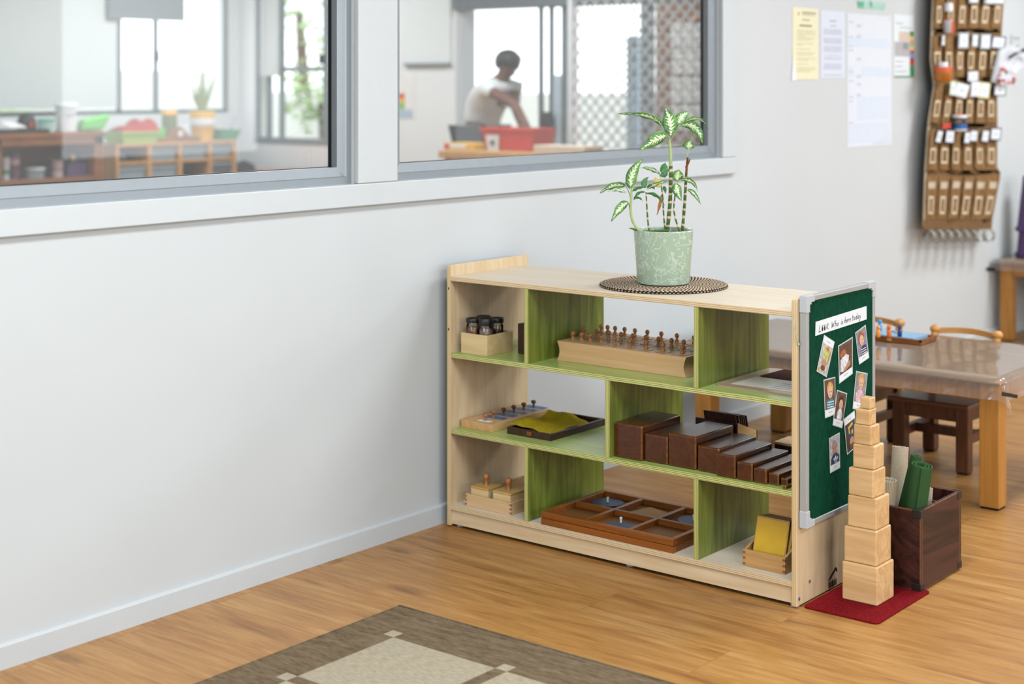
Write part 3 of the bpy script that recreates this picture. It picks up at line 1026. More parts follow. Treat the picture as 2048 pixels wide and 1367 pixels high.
for i, ((u, v), dz, lh, lab) in enumerate(jars):
    c = P(u, v, 2, zl)
    c.z = ZA + 0.0052
    c.x = min(max(c.x, 0.048), 0.120)
    c.y = min(max(c.y, -0.116), -0.064)
    c.x = 0.050 if i in (0, 1) else 0.100
    c.y = -0.0645 if i in (0, 2) else -0.1145
    h = 0.0945 + dz
    ff = (0.72, 0.70, 0.5, 0.40)[i]
    e = thing('glass_jar', c, lab, 'jar', 'black-lidded jars')
    m = M()
    m.lathe([(0.020, 0.0), (0.0222, 0.003), (0.0222, h - 0.016), (0.0200, h - 0.011), (0.0200, h - 0.002)], c, 28)
    m.done('glass_body', JARGLASS, e, smooth=50)
    m = M()
    m.lathe([(0.0185, 0.002), (0.0195, 0.005), (0.0195, h * ff), (0.0175, h * (ff + .03)), (0.010, h * (ff + .05)), (0.002, h * (ff + .06))], c, 20)
    m.done('filling', JARFILL[i], e, smooth=60)
    if i == 3:
        m = M()
        for q in range(6):
            a = rnd.uniform(0, 6.28)
            m.tube([c + Vector((0.006 * math.cos(a), 0.006 * math.sin(a), h * 0.4)), c + Vector((0.014 * math.cos(a + 0.6), 0.014 * math.sin(a + 0.6), h * 0.86))], 0.0012, 5)
        m.done('twigs', DARKWOOD, e)
    m = M()
    m.lathe([(0.0222, h - lh + 0.004), (0.0232, h - lh + 0.006), (0.0232, h + 0.003), (0.0220, h + 0.005), (0.0165, h + 0.0052), (0.015, h + 0.004), (0.004, h + 0.004)], c, 28)
    m.done('lid', LIDBLACK, e, smooth=40)

m = M()
m.box(0.118, 0.30, -0.285, -0.183, ZA, ZA + 0.092)
tag(m.done('dark_wooden_box', DARKWOOD, bevel=0.003), 'dark brown wooden box half hidden behind the first green divider', 'box')

# three knobbed cylinder blocks, side by side, each with its row of cylinders
rows = [(0.102, 0.180, 0.141, [-0.376, -0.408, -0.440, -0.481, -0.529, -0.582, -0.640, -0.698, -0.762], 'front'),
        (0.182, 0.258, 0.218, [-0.361, -0.409, -0.453, -0.498, -0.540, -0.586, -0.631, -0.676, -0.718, -0.758], 'middle'),
        (0.260, 0.338, 0.301, [-0.366, -0.390, -0.418, -0.453, -0.491, -0.536, -0.586, -0.641, -0.700], 'rear')]
BH = 0.058
nth = ['first', 'second', 'third', 'fourth', 'fifth', 'sixth', 'seventh', 'eighth', 'ninth', 'tenth']
for x0, x1, xc, ys, rn in rows:
    m = M()
    ya_, yb_ = -0.346, -0.800
    pts = []
    for i in range(9):
        t = i / 8
        pts.append((x0, ya_ - 0.009 * math.sin(PI * t), ZA + BH * t))
    for i in range(9):
        t = 1 - i / 8
        pts.append((x0, yb_ + 0.009 * math.sin(PI * t), ZA + BH * t))
    m.prism(pts, (x1 - x0, 0, 0))
    blk = m.done('cylinder_block', BEECH_Y, bevel=0.0012)
    tag(blk, {'front': 'long beech block with concave ends, front one of the three knobbed blocks', 'middle': 'long beech block with concave ends, middle one of the three knobbed blocks', 'rear': 'long beech block with concave ends, rear one of the three knobbed blocks'}[rn], 'wooden block', 'knobbed cylinder blocks')
    for i, y in enumerate(ys):
        rad = {'front': 0.011 + 0.0018 * i, 'middle': 0.017, 'rear': 0.010 + 0.0018 * i}[rn]
        gap = min([abs(y - q) for q in ys if q != y])
        rad = min(rad, gap * 0.5 - 0.001)
        c = Vector((xc, y, ZA + BH + 0.0003))
        e = thing('knobbed_cylinder', c, '%s turned wooden knob from the wall side, in the %s beech block' % (nth[i], rn), 'wooden knob', 'knobs of the cylinder blocks')
        m = M()
        m.lathe([(rad, 0.0), (rad, 0.0006), (rad - 0.0008, 0.0010)], c, 24)
        m.done('cylinder_top', BEECH_Y, e)
        m = M()
        m.lathe([(rad + 0.0007, -0.0001), (rad + 0.0007, 0.0003)], c, 24)
        m.done('socket_gap', DARKWOOD, e)
        m = M()
        m.lathe([(0.0062, 0.0010), (0.0064, 0.004), (0.0052, 0.007), (0.0036, 0.0105), (0.0034, 0.012), (0.0052, 0.0145), (0.0066, 0.0180), (0.0067, 0.0205), (0.0056, 0.0240), (0.0032, 0.0262), (0.0006, 0.0268)], c, 16)
        m.done('knob', KNOBWOOD, e, smooth=60)

# tray board with a card and a dark sheet at the far end of the upper shelf
e = thing('wooden_board', (0.22, -1.03, ZA), 'thin light brown board with rounded corners lying on the upper green shelf', 'board')
m = M()
bx0, bx1, by0, by1 = 0.062, 0.375, -1.168, -0.912
pts = []
rr_ = 0.018
for cx_, cy_, a0 in ((bx0 + rr_, by0 + rr_, PI), (bx1 - rr_, by0 + rr_, 1.5 * PI), (bx1 - rr_, by1 - rr_, 0), (bx0 + rr_, by1 - rr_, 0.5 * PI)):
    for i in range(6):
        a = a0 + i / 5 * PI / 2
        pts.append((cx_ + rr_ * math.cos(a), cy_ + rr_ * math.sin(a), ZA))
m.prism(pts, (0, 0, 0.004))
m.done('board', wood('board_brown', '#B79A80', '#A1846C', 1, 0.3, 0.45, 0.6), e)
m = M()
m.prism([(0.092, -0.950, ZA + 0.0042), (0.095, -1.150, ZA + 0.0042), (0.222, -1.150, ZA + 0.0042), (0.222, -0.952, ZA + 0.0042)], (0, 0, 0.0006))
e2 = m.done('paper_sheet', plain('cream_card', '#D8D2C0', 0.4, 0.4, var=0.04))
tag(e2, 'cream printed card lying on the light brown board', 'card')
m = M()
for q in range(4):
    m.box(0.110 + q * 0.022, 0.116 + q * 0.022, -1.12, -1.06, ZA + 0.0049, ZA + 0.0051)
m.done('print', FADEINK, e2)
m = M()
m.prism([(0.236, -0.958, ZA + 0.0042), (0.240, -1.150, ZA + 0.0042), (0.368, -1.150, ZA + 0.0042), (0.366, -0.962, ZA + 0.0042)], (0, 0, 0.002))
tag(m.done('felt_sheet', plain('dark_brown_felt', '#4A2F28', 0.9, 0.1, var=0.15, scale=120)), 'dark brown sheet lying beside the cream card on the light brown board', 'sheet')

# ---------------------------------------------------------------- middle shelf
# inset board with blue recesses and knobs
bx0, bx1, by0, by1, bz = 0.040, 0.330, -0.146, -0.022, ZB
e = thing('inset_board', ((bx0 + bx1) / 2, (by0 + by1) / 2, bz), 'light wooden board with a row of blue recesses on the middle green shelf', 'inset board')
m = M()
m.box(bx0, bx1, by0, by1, bz, bz + 0.023)
m.done('board', BEECH, e, bevel=0.001)
nn = 6
for i in range(nn):
    x = 0.064 + i * 0.0505
    w_ = 0.024 if i else 0.020
    m = M()
    ylo = -0.128 if i else -0.118
    m.box(x - 0.004, x - 0.004 + w_ + (0.008 if i else 0), ylo, -0.052 if i else -0.070, bz + 0.0226, bz + 0.0236)
    m.done('recess', (BLUE if i else PAPER), e)
    kx, ky = x + 0.008, -0.088 + (0.004 if i else -0.006)
    ht = 0.0236
    k = thing('knob_piece', (kx, ky, bz + ht), 'turned %s knob %s of the blue inset board' % ('light' if i < 2 else 'dark', ['in the white recess at the near end', 'second from the near end', 'third from the near end', 'fourth from the near end', 'fifth from the near end', 'at the far end'][i]), 'wooden knob', 'knobs of the inset board')
    m = M()
    m.lathe([(0.0046, 0.0), (0.0042, 0.003), (0.0034, 0.007), (0.0036, 0.010), (0.0078, 0.0135), (0.0086, 0.0170), (0.0070, 0.0205), (0.003, 0.0220), (0.0006, 0.0222)], (kx, ky, bz + ht), 18)
    m.done('knob', KNOBWOOD if i < 2 else KNOBDARK, k, smooth=60)

# dark tray with the yellow cloth
tx0, tx1, ty0, ty1 = 0.058, 0.335, -0.357, -0.190
e = thing('wooden_tray', ((tx0 + tx1) / 2, (ty0 + ty1) / 2, ZB), 'shallow dark brown wooden tray with a small brass-coloured catch, holding a yellow cloth', 'tray')
m = M()
m.box(tx0 + .004, tx1 - .004, ty0 + .004, ty1 - .004, ZB, ZB + 0.005)
m.done('tray_floor', DARKWOOD, e)
t = 0.009
for a, b_, c, d in ((tx0, tx0 + t, ty0, ty1), (tx1 - t, tx1, ty0, ty1), (tx0 + t, tx1 - t, ty0, ty0 + t), (tx0 + t, tx1 - t, ty1 - t, ty1)):
    m = M()
    m.box(a, b_, c, d, ZB, ZB + 0.021)
    m.done('rim', DARKWOOD, e, bevel=0.0015)
m = M()
m.box(tx0 - 0.004, tx0 + 0.002, -0.286, -0.268, ZB + 0.006, ZB + 0.018)
m.done('catch', FRAMEWOOD, e, bevel=0.001)


def cloth(a, b_):
    x = tx0 - 0.001 + (tx1 - 0.045 - tx0) * a
    y = ty1 - 0.004 + (ty0 + 0.012 - ty1) * b_
    z = ZB + 0.0225 + 0.021 * max(0, 1 - abs(a - 0.84) / 0.24) ** 1.4 * max(0, 1 - b_ / 0.75)
    z += 0.014 * max(0, 1 - abs(a - 0.40) / 0.26) ** 1.2 * max(0, 1 - abs(b_ - 0.2) / 0.6) + 0.006 * math.exp(-((a - 0.05) / 0.12) ** 2 - ((b_ - 0.1) / 0.5) ** 2)
    z += 0.004 * math.sin(a * 7 + b_ * 4) + 0.002 * math.sin(b_ * 13 + a * 3)
    if b_ > 0.75:
        z -= 0.006 * (b_ - 0.75) / 0.25 * (1 + math.sin(a * 9) * 0.3)
    return Vector((x + 0.01 * math.sin(b_ * 5) * a, y + 0.006 * math.sin(a * 6), max(z, ZB + 0.0065)))


m = M()
m.grid(cloth, 40, 28, thick=0.0012)
tag(m.done('yellow_cloth', YELLOWFELT, smooth=80), 'rumpled yellow-green cloth lying in the dark tray', 'cloth')

# the ten brown prisms
specs = [(0.022, -0.609, 0.097, 'largest brown wooden prism, first beside the green divider'),
         (0.031, -0.707, 0.078, 'brown wooden prism lower than both neighbours, second from the divider'),
         (0.031, -0.786, 0.091, 'large brown wooden prism with a lit golden end grain, third from the divider'),
         (0.031, -0.881, 0.070, 'brown wooden prism with fine line grain on its end, fourth from the divider'),
         (0.016, -0.9475, 0.062, 'brown wooden prism with a pale worn end stripe, fifth from the divider'),
         (0.016, -1.0125, 0.049, 'brown wooden prism, sixth from the divider, scratched at its foot'),
         (0.018, -1.0625, 0.040, 'low brown wooden prism, seventh from the divider'),
         (0.026, -1.1035, 0.031, 'small brown wooden prism, eighth from the divider'),
         (0.036, -1.1350, 0.020, 'thin brown wooden prism, last but one beside the end panel')]
for i, (x, y, s_, lab) in enumerate(specs):
    m = M()
    L_ = 0.2
    hh = s_ if i not in (0,) else 0.098
    m.box(x, x + L_, y - s_ + 0.0012, y, ZB + 0.0002, ZB + hh)
    o = m.done('brown_prism', PRISM, bevel=min(0.0045, s_ * 0.1), seg=3)
    tag(o, lab, 'wooden block', 'brown prisms on the middle shelf')
m = M()
m.box(0, 0.2, -0.0095, 0, 0, 0.0095)
o = m.done('brown_prism', PRISM, bevel=0.001, loc=(0, 0, 0))
o.location = (0.006, -1.1560, ZB + 0.0002)
o.rotation_euler = (0, 0, -0.04)
tag(o, 'thinnest brown wooden stick, at the front edge beside the end panel', 'wooden block', 'brown prisms on the middle shelf')

# card holder behind the prisms, its cards, and two low boxes
hx0, hx1, hy0, hy1 = 0.262, 0.378, -0.868, -0.730
ch = thing('card_holder', ((hx0 + hx1) / 2, (hy0 + hy1) / 2, ZB), 'dark wooden card holder standing behind the brown prisms', 'card box')
for nm_, a, b_, c, d, h_ in (('floor_board', hx0 + .006, hx1 - .006, hy0 + .006, hy1 - .006, 0.006), ('front_board', hx0, hx0 + .006, hy0, hy1, 0.088), ('rear_board', hx1 - .006, hx1, hy0, hy1, 0.050)):
    m = M()
    m.box(a, b_, c, d, ZB, ZB + h_)
    m.done(nm_, DARKWOOD, ch)
for a in (hy0, hy1 - 0.006):
    m = M()
    m.prism([(hx0 + .006, a, ZB), (hx1 - .006, a, ZB), (hx1 - .006, a, ZB + 0.050), (hx0 + .006, a, ZB + 0.088)], (0, 0.006, 0))
    m.done('side_board', BEECH, ch)
for i in range(7):
    x = 0.272 + i * 0.0095
    m = M()
    lean = 0.026
    y0_, y1_ = -0.862 + rnd.uniform(0, .006), -0.744 - rnd.uniform(0, .012)
    zt_ = ZB + 0.107 + rnd.uniform(-.003, .003) - 0.0015 * i
    m.prism([(x + lean, y0_, ZB + 0.0075), (x + lean, y1_, ZB + 0.0075), (x, y1_, zt_), (x, y0_, zt_)], (0.0035, 0, 0))
    tag(m.done('dark_card', DARKWOOD), 'dark thin card leaning in the card holder behind the prisms', 'card', 'dark cards in the holder')
m = M()
m.box(0.300, 0.383, -1.160, -0.968, ZB, ZB + 0.038)
mm = M()
e = thing('lidded_box', (0.34, -1.06, ZB), 'low dark box with a pale tan lid at the rear of the middle shelf', 'box')
m.done('box_body', DARKWOOD, e, bevel=0.001)
mm.box(0.298, 0.385, -1.162, -0.966, ZB + 0.038, ZB + 0.045)
mm.done('lid', BEECH_Y, e, bevel=0.001)

# ---------------------------------------------------------------- bottom shelf
bx = (0.020, 0.34, -0.236, -0.058)
open_box('finger_joint_box', bx[0], bx[1], bx[2], bx[3], ZC, 0.037, 0.007, wood('beech_tray', '#DDB88A', '#C99E6C', 1, 0.45, 0.4, 0.8), 'open beech box with finger joints, first compartment of the bottom shelf', 'box')
JOINT = plain('joint_dark', '#9C6A48', 0.6, 0.3)
fb = bpy.data.objects['finger_joint_box']
for q in range(3):
    z = ZC + 0.004 + q * 0.012
    for y in (bx[2] - 0.0001, bx[3] - 0.0059):
        m = M()
        m.box(bx[0] - 0.0003, bx[0] + 0.004, y, y + 0.006, z, z + 0.0055)
        m.done('finger_joint', JOINT, fb)
blks = [(0.030, -0.139, 'knobbed square wooden block with the tall knob, beside the end panel in the beech box'),
        (0.030, -0.2265, 'knobbed square wooden block, front of the beech box nearest the divider'),
        (0.118, -0.2265, 'flat square wooden block, second row of the beech box beside the divider')]
for i, (x, y, lab) in enumerate(blks):
    s_ = 0.068
    zt_ = (ZC + 0.0075 + 0.054) if i < 2 else ZC + 0.047
    e = thing('pressure_block', (x + s_ / 2, y + s_ / 2, ZC + 0.0072), lab, 'wooden block', 'blocks in the beech box')
    m = M()
    m.box(x, x + s_, y, y + s_, ZC + 0.0072, zt_ - 0.006)
    m.done('block', PINE_BOX, e, bevel=0.0012)
    m = M()
    m.box(x - 0.001, x + s_ + 0.001, y - 0.001, y + s_ + 0.001, zt_ - 0.0055, zt_)
    m.done('block_top', wood('golden_top', '#D8AC66', '#BE8E48', 1, 0.35, 0.4, 0.8), e, bevel=0.001)
    if i < 2:
        m = M()
        m.lathe([(0.0070, 0.0), (0.0058, 0.003), (0.0054, 0.012), (0.0060, 0.016), (0.0092, 0.020), (0.0106, 0.0255), (0.0098, 0.031), (0.0064, 0.0350), (0.0010, 0.0364)], (x + s_ / 2, y + s_ / 2, zt_), 20)
        m.done('knob', KNOBWOOD, e, smooth=60)

# two stacked six-compartment frames
fx0, fx1, fy0, fy1 = 0.006, 0.322, -0.818, -0.360
for lvl in range(2):
    z0 = ZC + 0.0002 + lvl * 0.0196
    h = 0.0185
    e = thing('compartment_frame', ((fx0 + fx1) / 2, (fy0 + fy1) / 2, z0), ['lower orange-brown wooden frame under the six-part one on the bottom shelf', 'upper orange-brown wooden frame with six open compartments on the bottom shelf'][lvl], 'wooden frame', 'stacked wooden frames')
    t = 0.016
    for a, b_, c, d in ((fx0, fx0 + t, fy0, fy1), (fx1 - t, fx1, fy0, fy1), (fx0 + t, fx1 - t, fy0, fy0 + t), (fx0 + t, fx1 - t, fy1 - t, fy1)):
        m = M()
        m.box(a, b_, c, d, z0, z0 + h)
        m.done('rim', FRAMEWOOD, e, bevel=0.0015)
    if lvl == 1:
        xm = 0.162
        m = M()
        m.box(xm - 0.006, xm + 0.006, fy0 + t, fy1 - t, z0 + 0.002, z0 + h - 0.0006)
        ys = [-0.512, -0.664]
        for y in ys:
            m.box(fx0 + t, xm - 0.006, y - 0.007, y + 0.007, z0 + 0.002, z0 + h - 0.0008)
            m.box(xm + 0.006, fx1 - t, y - 0.007, y + 0.007, z0 + 0.002, z0 + h - 0.0008)
        m.done('divider_bars', FRAMEWOOD, e, bevel=0.001)
    m = M()
    m.box(fx0 + t, fx1 - t, fy0 + t, fy1 - t, z0, z0 + 0.0022)
    m.done('base', BASEPLY, e)
WHITEPIN = plain('white_pin', '#E4E4E2', 0.4, 0.5)
zi = ZC + 0.0198 + 0.0024
ins = [(0.245, -0.430, 'round', 'navy inset disc with a white peg, rear compartment beside the first divider'),
       (0.092, -0.585, 'tri', 'navy curved inset with a white peg, front middle compartment of the frame'),
       (0.245, -0.735, 'round', 'navy inset disc with a white peg, rear compartment farthest from the wall')]
for x, y, kd, lab in ins:
    e = thing('geometric_inset', (x, y, zi), lab, 'inset piece', 'blue insets in the wooden frame')
    m = M()
    if kd == 'round':
        m.lathe([(0.048, 0.0), (0.048, 0.004)], (x, y, zi), 36)
    else:
        m.prism([(x - 0.050, y - 0.052, zi), (x + 0.012, y - 0.052, zi), (x + 0.004, y - 0.02, zi), (x - 0.014, y + 0.022, zi), (x - 0.050, y + 0.05, zi)], (0, 0, 0.004))
    m.done('plate', BLUEDARK, e, bevel=0.0005)
    m = M()
    m.lathe([(0.0032, 0.004), (0.0030, 0.012), (0.0042, 0.016), (0.0042, 0.0185), (0.0030, 0.0195)], (x, y, zi), 14)
    m.done('peg', WHITEPIN, e, smooth=50)
for x, y, w1, w2, lab, mt_ in ((0.240, -0.588, 0.05, 0.058, 'golden yellow inset plate, rear middle compartment of the frame', plain('golden_inset', '#B8862E', 0.5, 0.3)),):
    m = M()
    m.prism([(x - 0.055, y - 0.05, zi), (x + 0.02, y - 0.06, zi), (x + 0.045, y + 0.03, zi), (x - 0.055, y + 0.055, zi)], (0, 0, 0.003))
    tag(m.done('geometric_inset', mt_), lab, 'inset piece', 'blue insets in the wooden frame')

# colour tablet box
OAKBOX = wood('oak_box', '#C79A62', '#B08148', 1, 0.45, 0.35, 0.9)
x0, x1, y0, y1 = 0.036, 0.165, -1.1475, -1.020
e = thing('tablet_box', ((x0 + x1) / 2, (y0 + y1) / 2, ZC), 'small oak box with finger joints holding leaning yellow tablets', 'box')
m = M()
m.box(x0 + .006, x1 - .006, y0 + .006, y1 - .006, ZC, ZC + 0.006)
m.done('floor_board', OAKBOX, e)
m = M()
m.box(x0, x0 + 0.008, y0, y1, ZC, ZC + 0.0445)
m.done('front_board', OAKBOX, e, bevel=0.001)
m = M()
m.box(x1 - 0.008, x1, y0, y1, ZC, ZC + 0.085)
m.done('rear_board', OAKBOX, e, bevel=0.001)
for a, b_ in ((y0, y0 + 0.008), (y1 - 0.008, y1)):
    m = M()
    m.prism([(x0 + 0.008, a, ZC), (x1 - 0.008, a, ZC), (x1 - 0.008, a, ZC + 0.085), (x0 + 0.008, a, ZC + 0.0445)], (0, b_ - a, 0))
    m.done('side_board', OAKBOX, e, bevel=0.001)
JB = plain('joint_brown', '#8A5A30', 0.6, 0.3)
for q in range(3):
    for y in (y0 - .0002, y1 - 0.0078):
        m = M()
        m.box(x0 - 0.0003, x0 + 0.004, y, y + 0.008, ZC + 0.004 + q * 0.015, ZC + 0.010 + q * 0.015)
        m.done('finger_joint', JB, e)
TAB = plain('yellow_tablet', '#D2A516', 0.3, 0.5, var=0.04)
for i in range(5):
    m = M()
    xb = x0 + 0.013 + i * 0.0135
    lean = 0.034
    h = 0.128 - 0.002 * i
    ya_, yb_ = y0 + 0.012 + (0.000 if i == 0 else -0.002 + i * 0.0004), y0 + 0.012 + 0.098
    off = -0.0 if i == 0 else -0.003
    pts = [(xb, ya_ + off, ZC + 0.008), (xb, yb_ + off, ZC + 0.008), (xb + lean, yb_ + off, ZC + h), (xb + lean, ya_ + off, ZC + h)]
    e = thing('colour_tablet', pts[0], ['bright yellow wooden-edged tablet, front one in the oak box', 'second wooden-edged tablet behind the yellow front one in the oak box', 'third wooden-edged tablet leaning in the oak box', 'fourth wooden-edged tablet leaning in the oak box', 'rearmost wooden-edged tablet leaning in the oak box'][i], 'tablet', 'tablets in the oak box')
    m.prism(pts, (0.0055, 0, 0))
    m.done('tablet_frame', OAKBOX, e, bevel=0.0008)
    m = M()
    q = [Vector(p) for p in pts]
    ce = sum(q, Vector()) / 4
    nrm = (q[1] - q[0]).cross(q[3] - q[0]).normalized()
    if nrm.x > 0:
        nrm = -nrm
    m.prism([ce + (p - ce) * 0.93 + nrm * 0.0007 for p in q], nrm * -0.0007)
    m.done('colour_face', TAB, e)

# ---------------------------------------------------------------- notice board on the end panel
BY1, BY0 = -SW - 0.0015, -SW - 0.0225
nx0, nx1, nz0, nz1 = 0.0135, 0.412, 0.209, 0.806
NB = thing('notice_board', ((nx0 + nx1) / 2, BY1, nz0), 'green felt notice board with a pale metal frame hung on the shelf end', 'notice board')
m = M()
m.box(nx0 + 0.008, nx1 - 0.008, BY0 + 0.003, BY1 - 0.001, nz0 + 0.008, nz1 - 0.008)
n = N('green_felt')
tf = n.n('ShaderNodeTexNoise', {'Vector': n.coord(scale=(1, 1, 0.35)), 'Scale': 130.0, 'Detail': 5.0, 'Roughness': 0.7})
tg = n.n('ShaderNodeTexNoise', {'Vector': n.coord(), 'Scale': 14.0, 'Detail': 3.0})
FELT = n.bsdf(n.mix(n.math('MULTIPLY', tg.outputs[0], 0.5), n.ramp(tf.outputs[0], [(0.35, lin('#053324')), (0.7, lin('#0D4F38'))]), lin('#08402D')), 0.95, 0.1, 0, tf.outputs[0], 0.3)
m.done('felt_panel', FELT, NB)
fw_ = 0.014
for a, b_, c, d in ((nx0, nx0 + fw_, nz0, nz1), (nx1 - fw_, nx1, nz0, nz1), (nx0 + fw_, nx1 - fw_, nz1 - fw_, nz1), (nx0 + fw_, nx1 - fw_, nz0, nz0 + fw_)):
    m = M()
    m.box(a, b_, BY0, BY1, c, d)
    m.done('frame_rail', ALU_LIGHT, NB, bevel=0.002)
for sx_, sz_ in ((0, 0), (0, 1), (1, 0), (1, 1)):
    m = M()
    L_ = 0.044
    xa = nx0 - 0.002 if not sx_ else nx1 + 0.002
    za = nz0 - 0.002 if not sz_ else nz1 + 0.002
    dx = 1 if not sx_ else -1
    dz = 1 if not sz_ else -1
    t = 0.018
    pts = [(xa, za), (xa + dx * L_, za), (xa + dx * L_, za + dz * t), (xa + dx * (t + .008), za + dz * t), (xa + dx * (t + .008), za + dz * (t + .006)), (xa + dx * t, za + dz * (t + .006)), (xa + dx * t, za + dz * L_), (xa, za + dz * L_)]
    m.prism([(a, BY0 - 0.0015, b_) for a, b_ in pts], (0, 0.0225, 0))
    m.done('corner_cap', CAPGREY, NB, bevel=0.0015)
m = M()
m.tube([P(1585, 628, 1, -SW - 0.0005), P(1588, 650, 1, -SW - 0.002), P(1593, 678, 1, -SW - 0.003), P(1597, 688, 1, -SW - 0.003)], 0.0011, 6)
m.ball(P(1597, 688, 1, -SW - 0.003), 0.0035, 8)
m.done('hanging_string', plain('pale_green_string', '#B4CBB0', 0.8, 0.2), NB, smooth=60)

FY_ = BY0 + 0.0028      # face of the felt


def bp(u, v, lift=0.0):
    return P(u, v, 1, FY_ - lift)


# banner strip with its handwriting
corn = [bp(1630.9, 643.4), bp(1732.2, 611.8), bp(1732.5, 638.1), bp(1630.2, 671.2)]
e = thing('banner_strip', corn[3] + Vector((0, -0.0003, 0)), 'white paper strip with handwriting across the top of the green board', 'paper strip')
m = M()
m.prism([c + Vector((0, -0.0002, 0)) for c in corn], (0, -0.0012, 0))
m.done('paper', PAPER, e)
O_ = corn[3]
ex = (corn[2] - corn[3])
ez = (corn[0] - corn[3])
# strokes: (x, y) with y=0 baseline, 1 ascender; each letter has its width
LET = {
    'L': (0.62, [[(0.25, 1.0), (0.05, 0.0), (0.55, 0.03)]]),
    'k': (0.60, [[(0.22, 1.05), (0.02, 0.0)], [(0.60, 0.80), (0.10, 0.36), (0.56, -0.04)]]),
    'W': (0.95, [[(0.10, 0.95), (0.08, 0.0), (0.42, 0.62), (0.44, 0.02), (0.86, 0.98)]]),
    'h': (0.55, [[(0.24, 1.05), (0.02, 0.0)], [(0.10, 0.35), (0.28, 0.52), (0.40, 0.45), (0.34, 0.0)]]),
    'o': (0.55, [[(0.26, 0.50), (0.08, 0.38), (0.06, 0.12), (0.22, 0.0), (0.40, 0.12), (0.42, 0.38), (0.26, 0.50)]]),
    'i': (0.24, [[(0.14, 0.50), (0.06, 0.0)], [(0.20, 0.74), (0.21, 0.80)]]),
    's': (0.42, [[(0.36, 0.46), (0.16, 0.48), (0.10, 0.34), (0.28, 0.22), (0.24, 0.04), (0.02, 0.02)]]),
    'e': (0.46, [[(0.08, 0.24), (0.36, 0.30), (0.34, 0.46), (0.18, 0.50), (0.06, 0.28), (0.12, 0.04), (0.34, 0.06)]]),
    'r': (0.40, [[(0.12, 0.50), (0.04, 0.0)], [(0.08, 0.28), (0.22, 0.46), (0.36, 0.46)]]),
    't': (0.42, [[(0.26, 0.95), (0.10, 0.05), (0.20, 0.0)], [(0.04, 0.58), (0.40, 0.62)]]),
    'd': (0.55, [[(0.38, 0.40), (0.20, 0.50), (0.06, 0.26), (0.12, 0.02), (0.32, 0.10)], [(0.54, 1.05), (0.36, 0.0)]]),
    'a': (0.52, [[(0.40, 0.42), (0.22, 0.50), (0.06, 0.26), (0.12, 0.02), (0.32, 0.12)], [(0.42, 0.50), (0.36, 0.0)]]),
    'y': (0.50, [[(0.08, 0.50), (0.12, 0.14), (0.28, 0.10)], [(0.46, 0.52), (0.28, 0.0), (0.12, -0.42), (-0.02, -0.36)]]),
}
m = M()
hgt = 0.44


def wr(p, q, wd=0.00085):
    a = O_ + ex * p[0] + ez * p[1]
    b_ = O_ + ex * q[0] + ez * q[1]
    d = (b_ - a).normalized()
    s_ = Vector((d.z, 0, -d.x)) * wd
    a = a - d * wd * 0.5 + Vector((0, -0.0014, 0))
    b_ = b_ + d * wd * 0.5 + Vector((0, -0.0014, 0))
    m.prism([a - s_, b_ - s_, b_ + s_, a + s_], (0, -0.0003, 0))


x = 0.055
for word, sx_, base_, adv in (('L', 0.075, 0.20, 0), ('EYES', 0.0, 0.20, 0), ('k', 0.072, 0.22, 0.05), ('Who', 0.062, 0.22, 0.035), ('is', 0.060, 0.24, 0.018), ('here', 0.058, 0.25, 0.018), ('today', 0.060, 0.26, 0)):
    if word == 'EYES':
        # the two letters o drawn as a pair of eyes with lashes
        for q in range(2):
            cx_ = x + 0.018 + q * 0.042
            ce = O_ + ex * cx_ + ez * 0.34
            pts = []
            for i in range(14):
                a = i / 14 * 2 * PI
                pts.append(ce + Vector((0.0042 * math.cos(a), -0.0014, 0.0062 * math.sin(a))))
            m.prism(pts, (0, -0.0003, 0))
            for k_ in (-1, 0, 1):
                wr((cx_ + k_ * 0.009, 0.52), (cx_ + k_ * 0.013, 0.62), 0.0005)
        x += 0.092
        continue
    for chx in word:
        wd_, strokes = LET[chx]
        for s_ in strokes:
            for p, q in zip(s_, s_[1:]):
                wr((x + p[0] * sx_, base_ + p[1] * hgt), (x + q[0] * sx_, base_ + q[1] * hgt))
        x += wd_ * sx_ + 0.006
    x += adv
m.done('handwriting', INK, e)

# photo cards pinned to the felt
SKIN1 = plain('print_skin_pale', '#DDB195', 0.4, 0.4, var=0.05)
SKIN2 = plain('print_skin_tan', '#B98764', 0.4, 0.4, var=0.05)
PRINTS = {k: plain('print_' + k, h, 0.4, 0.4, var=0.38, scale=110) for k, h in dict(brown='#5E4034', grey='#8D8A88', pale='#B9B2B0', dark='#3A2C2A', lime='#B7C46A', white='#D9DAE0', navy='#26355C', teal='#2E8294', pink='#D9B2BC', blond='#C79A5C', ginger='#A8623A', blackhair='#1F1A1A', orange='#C9683C', yellow='#D6B23A', lilac='#8E8598').items()}
LAMI = plain('laminate_edge', '#C6D2CC', 0.3, 0.5)


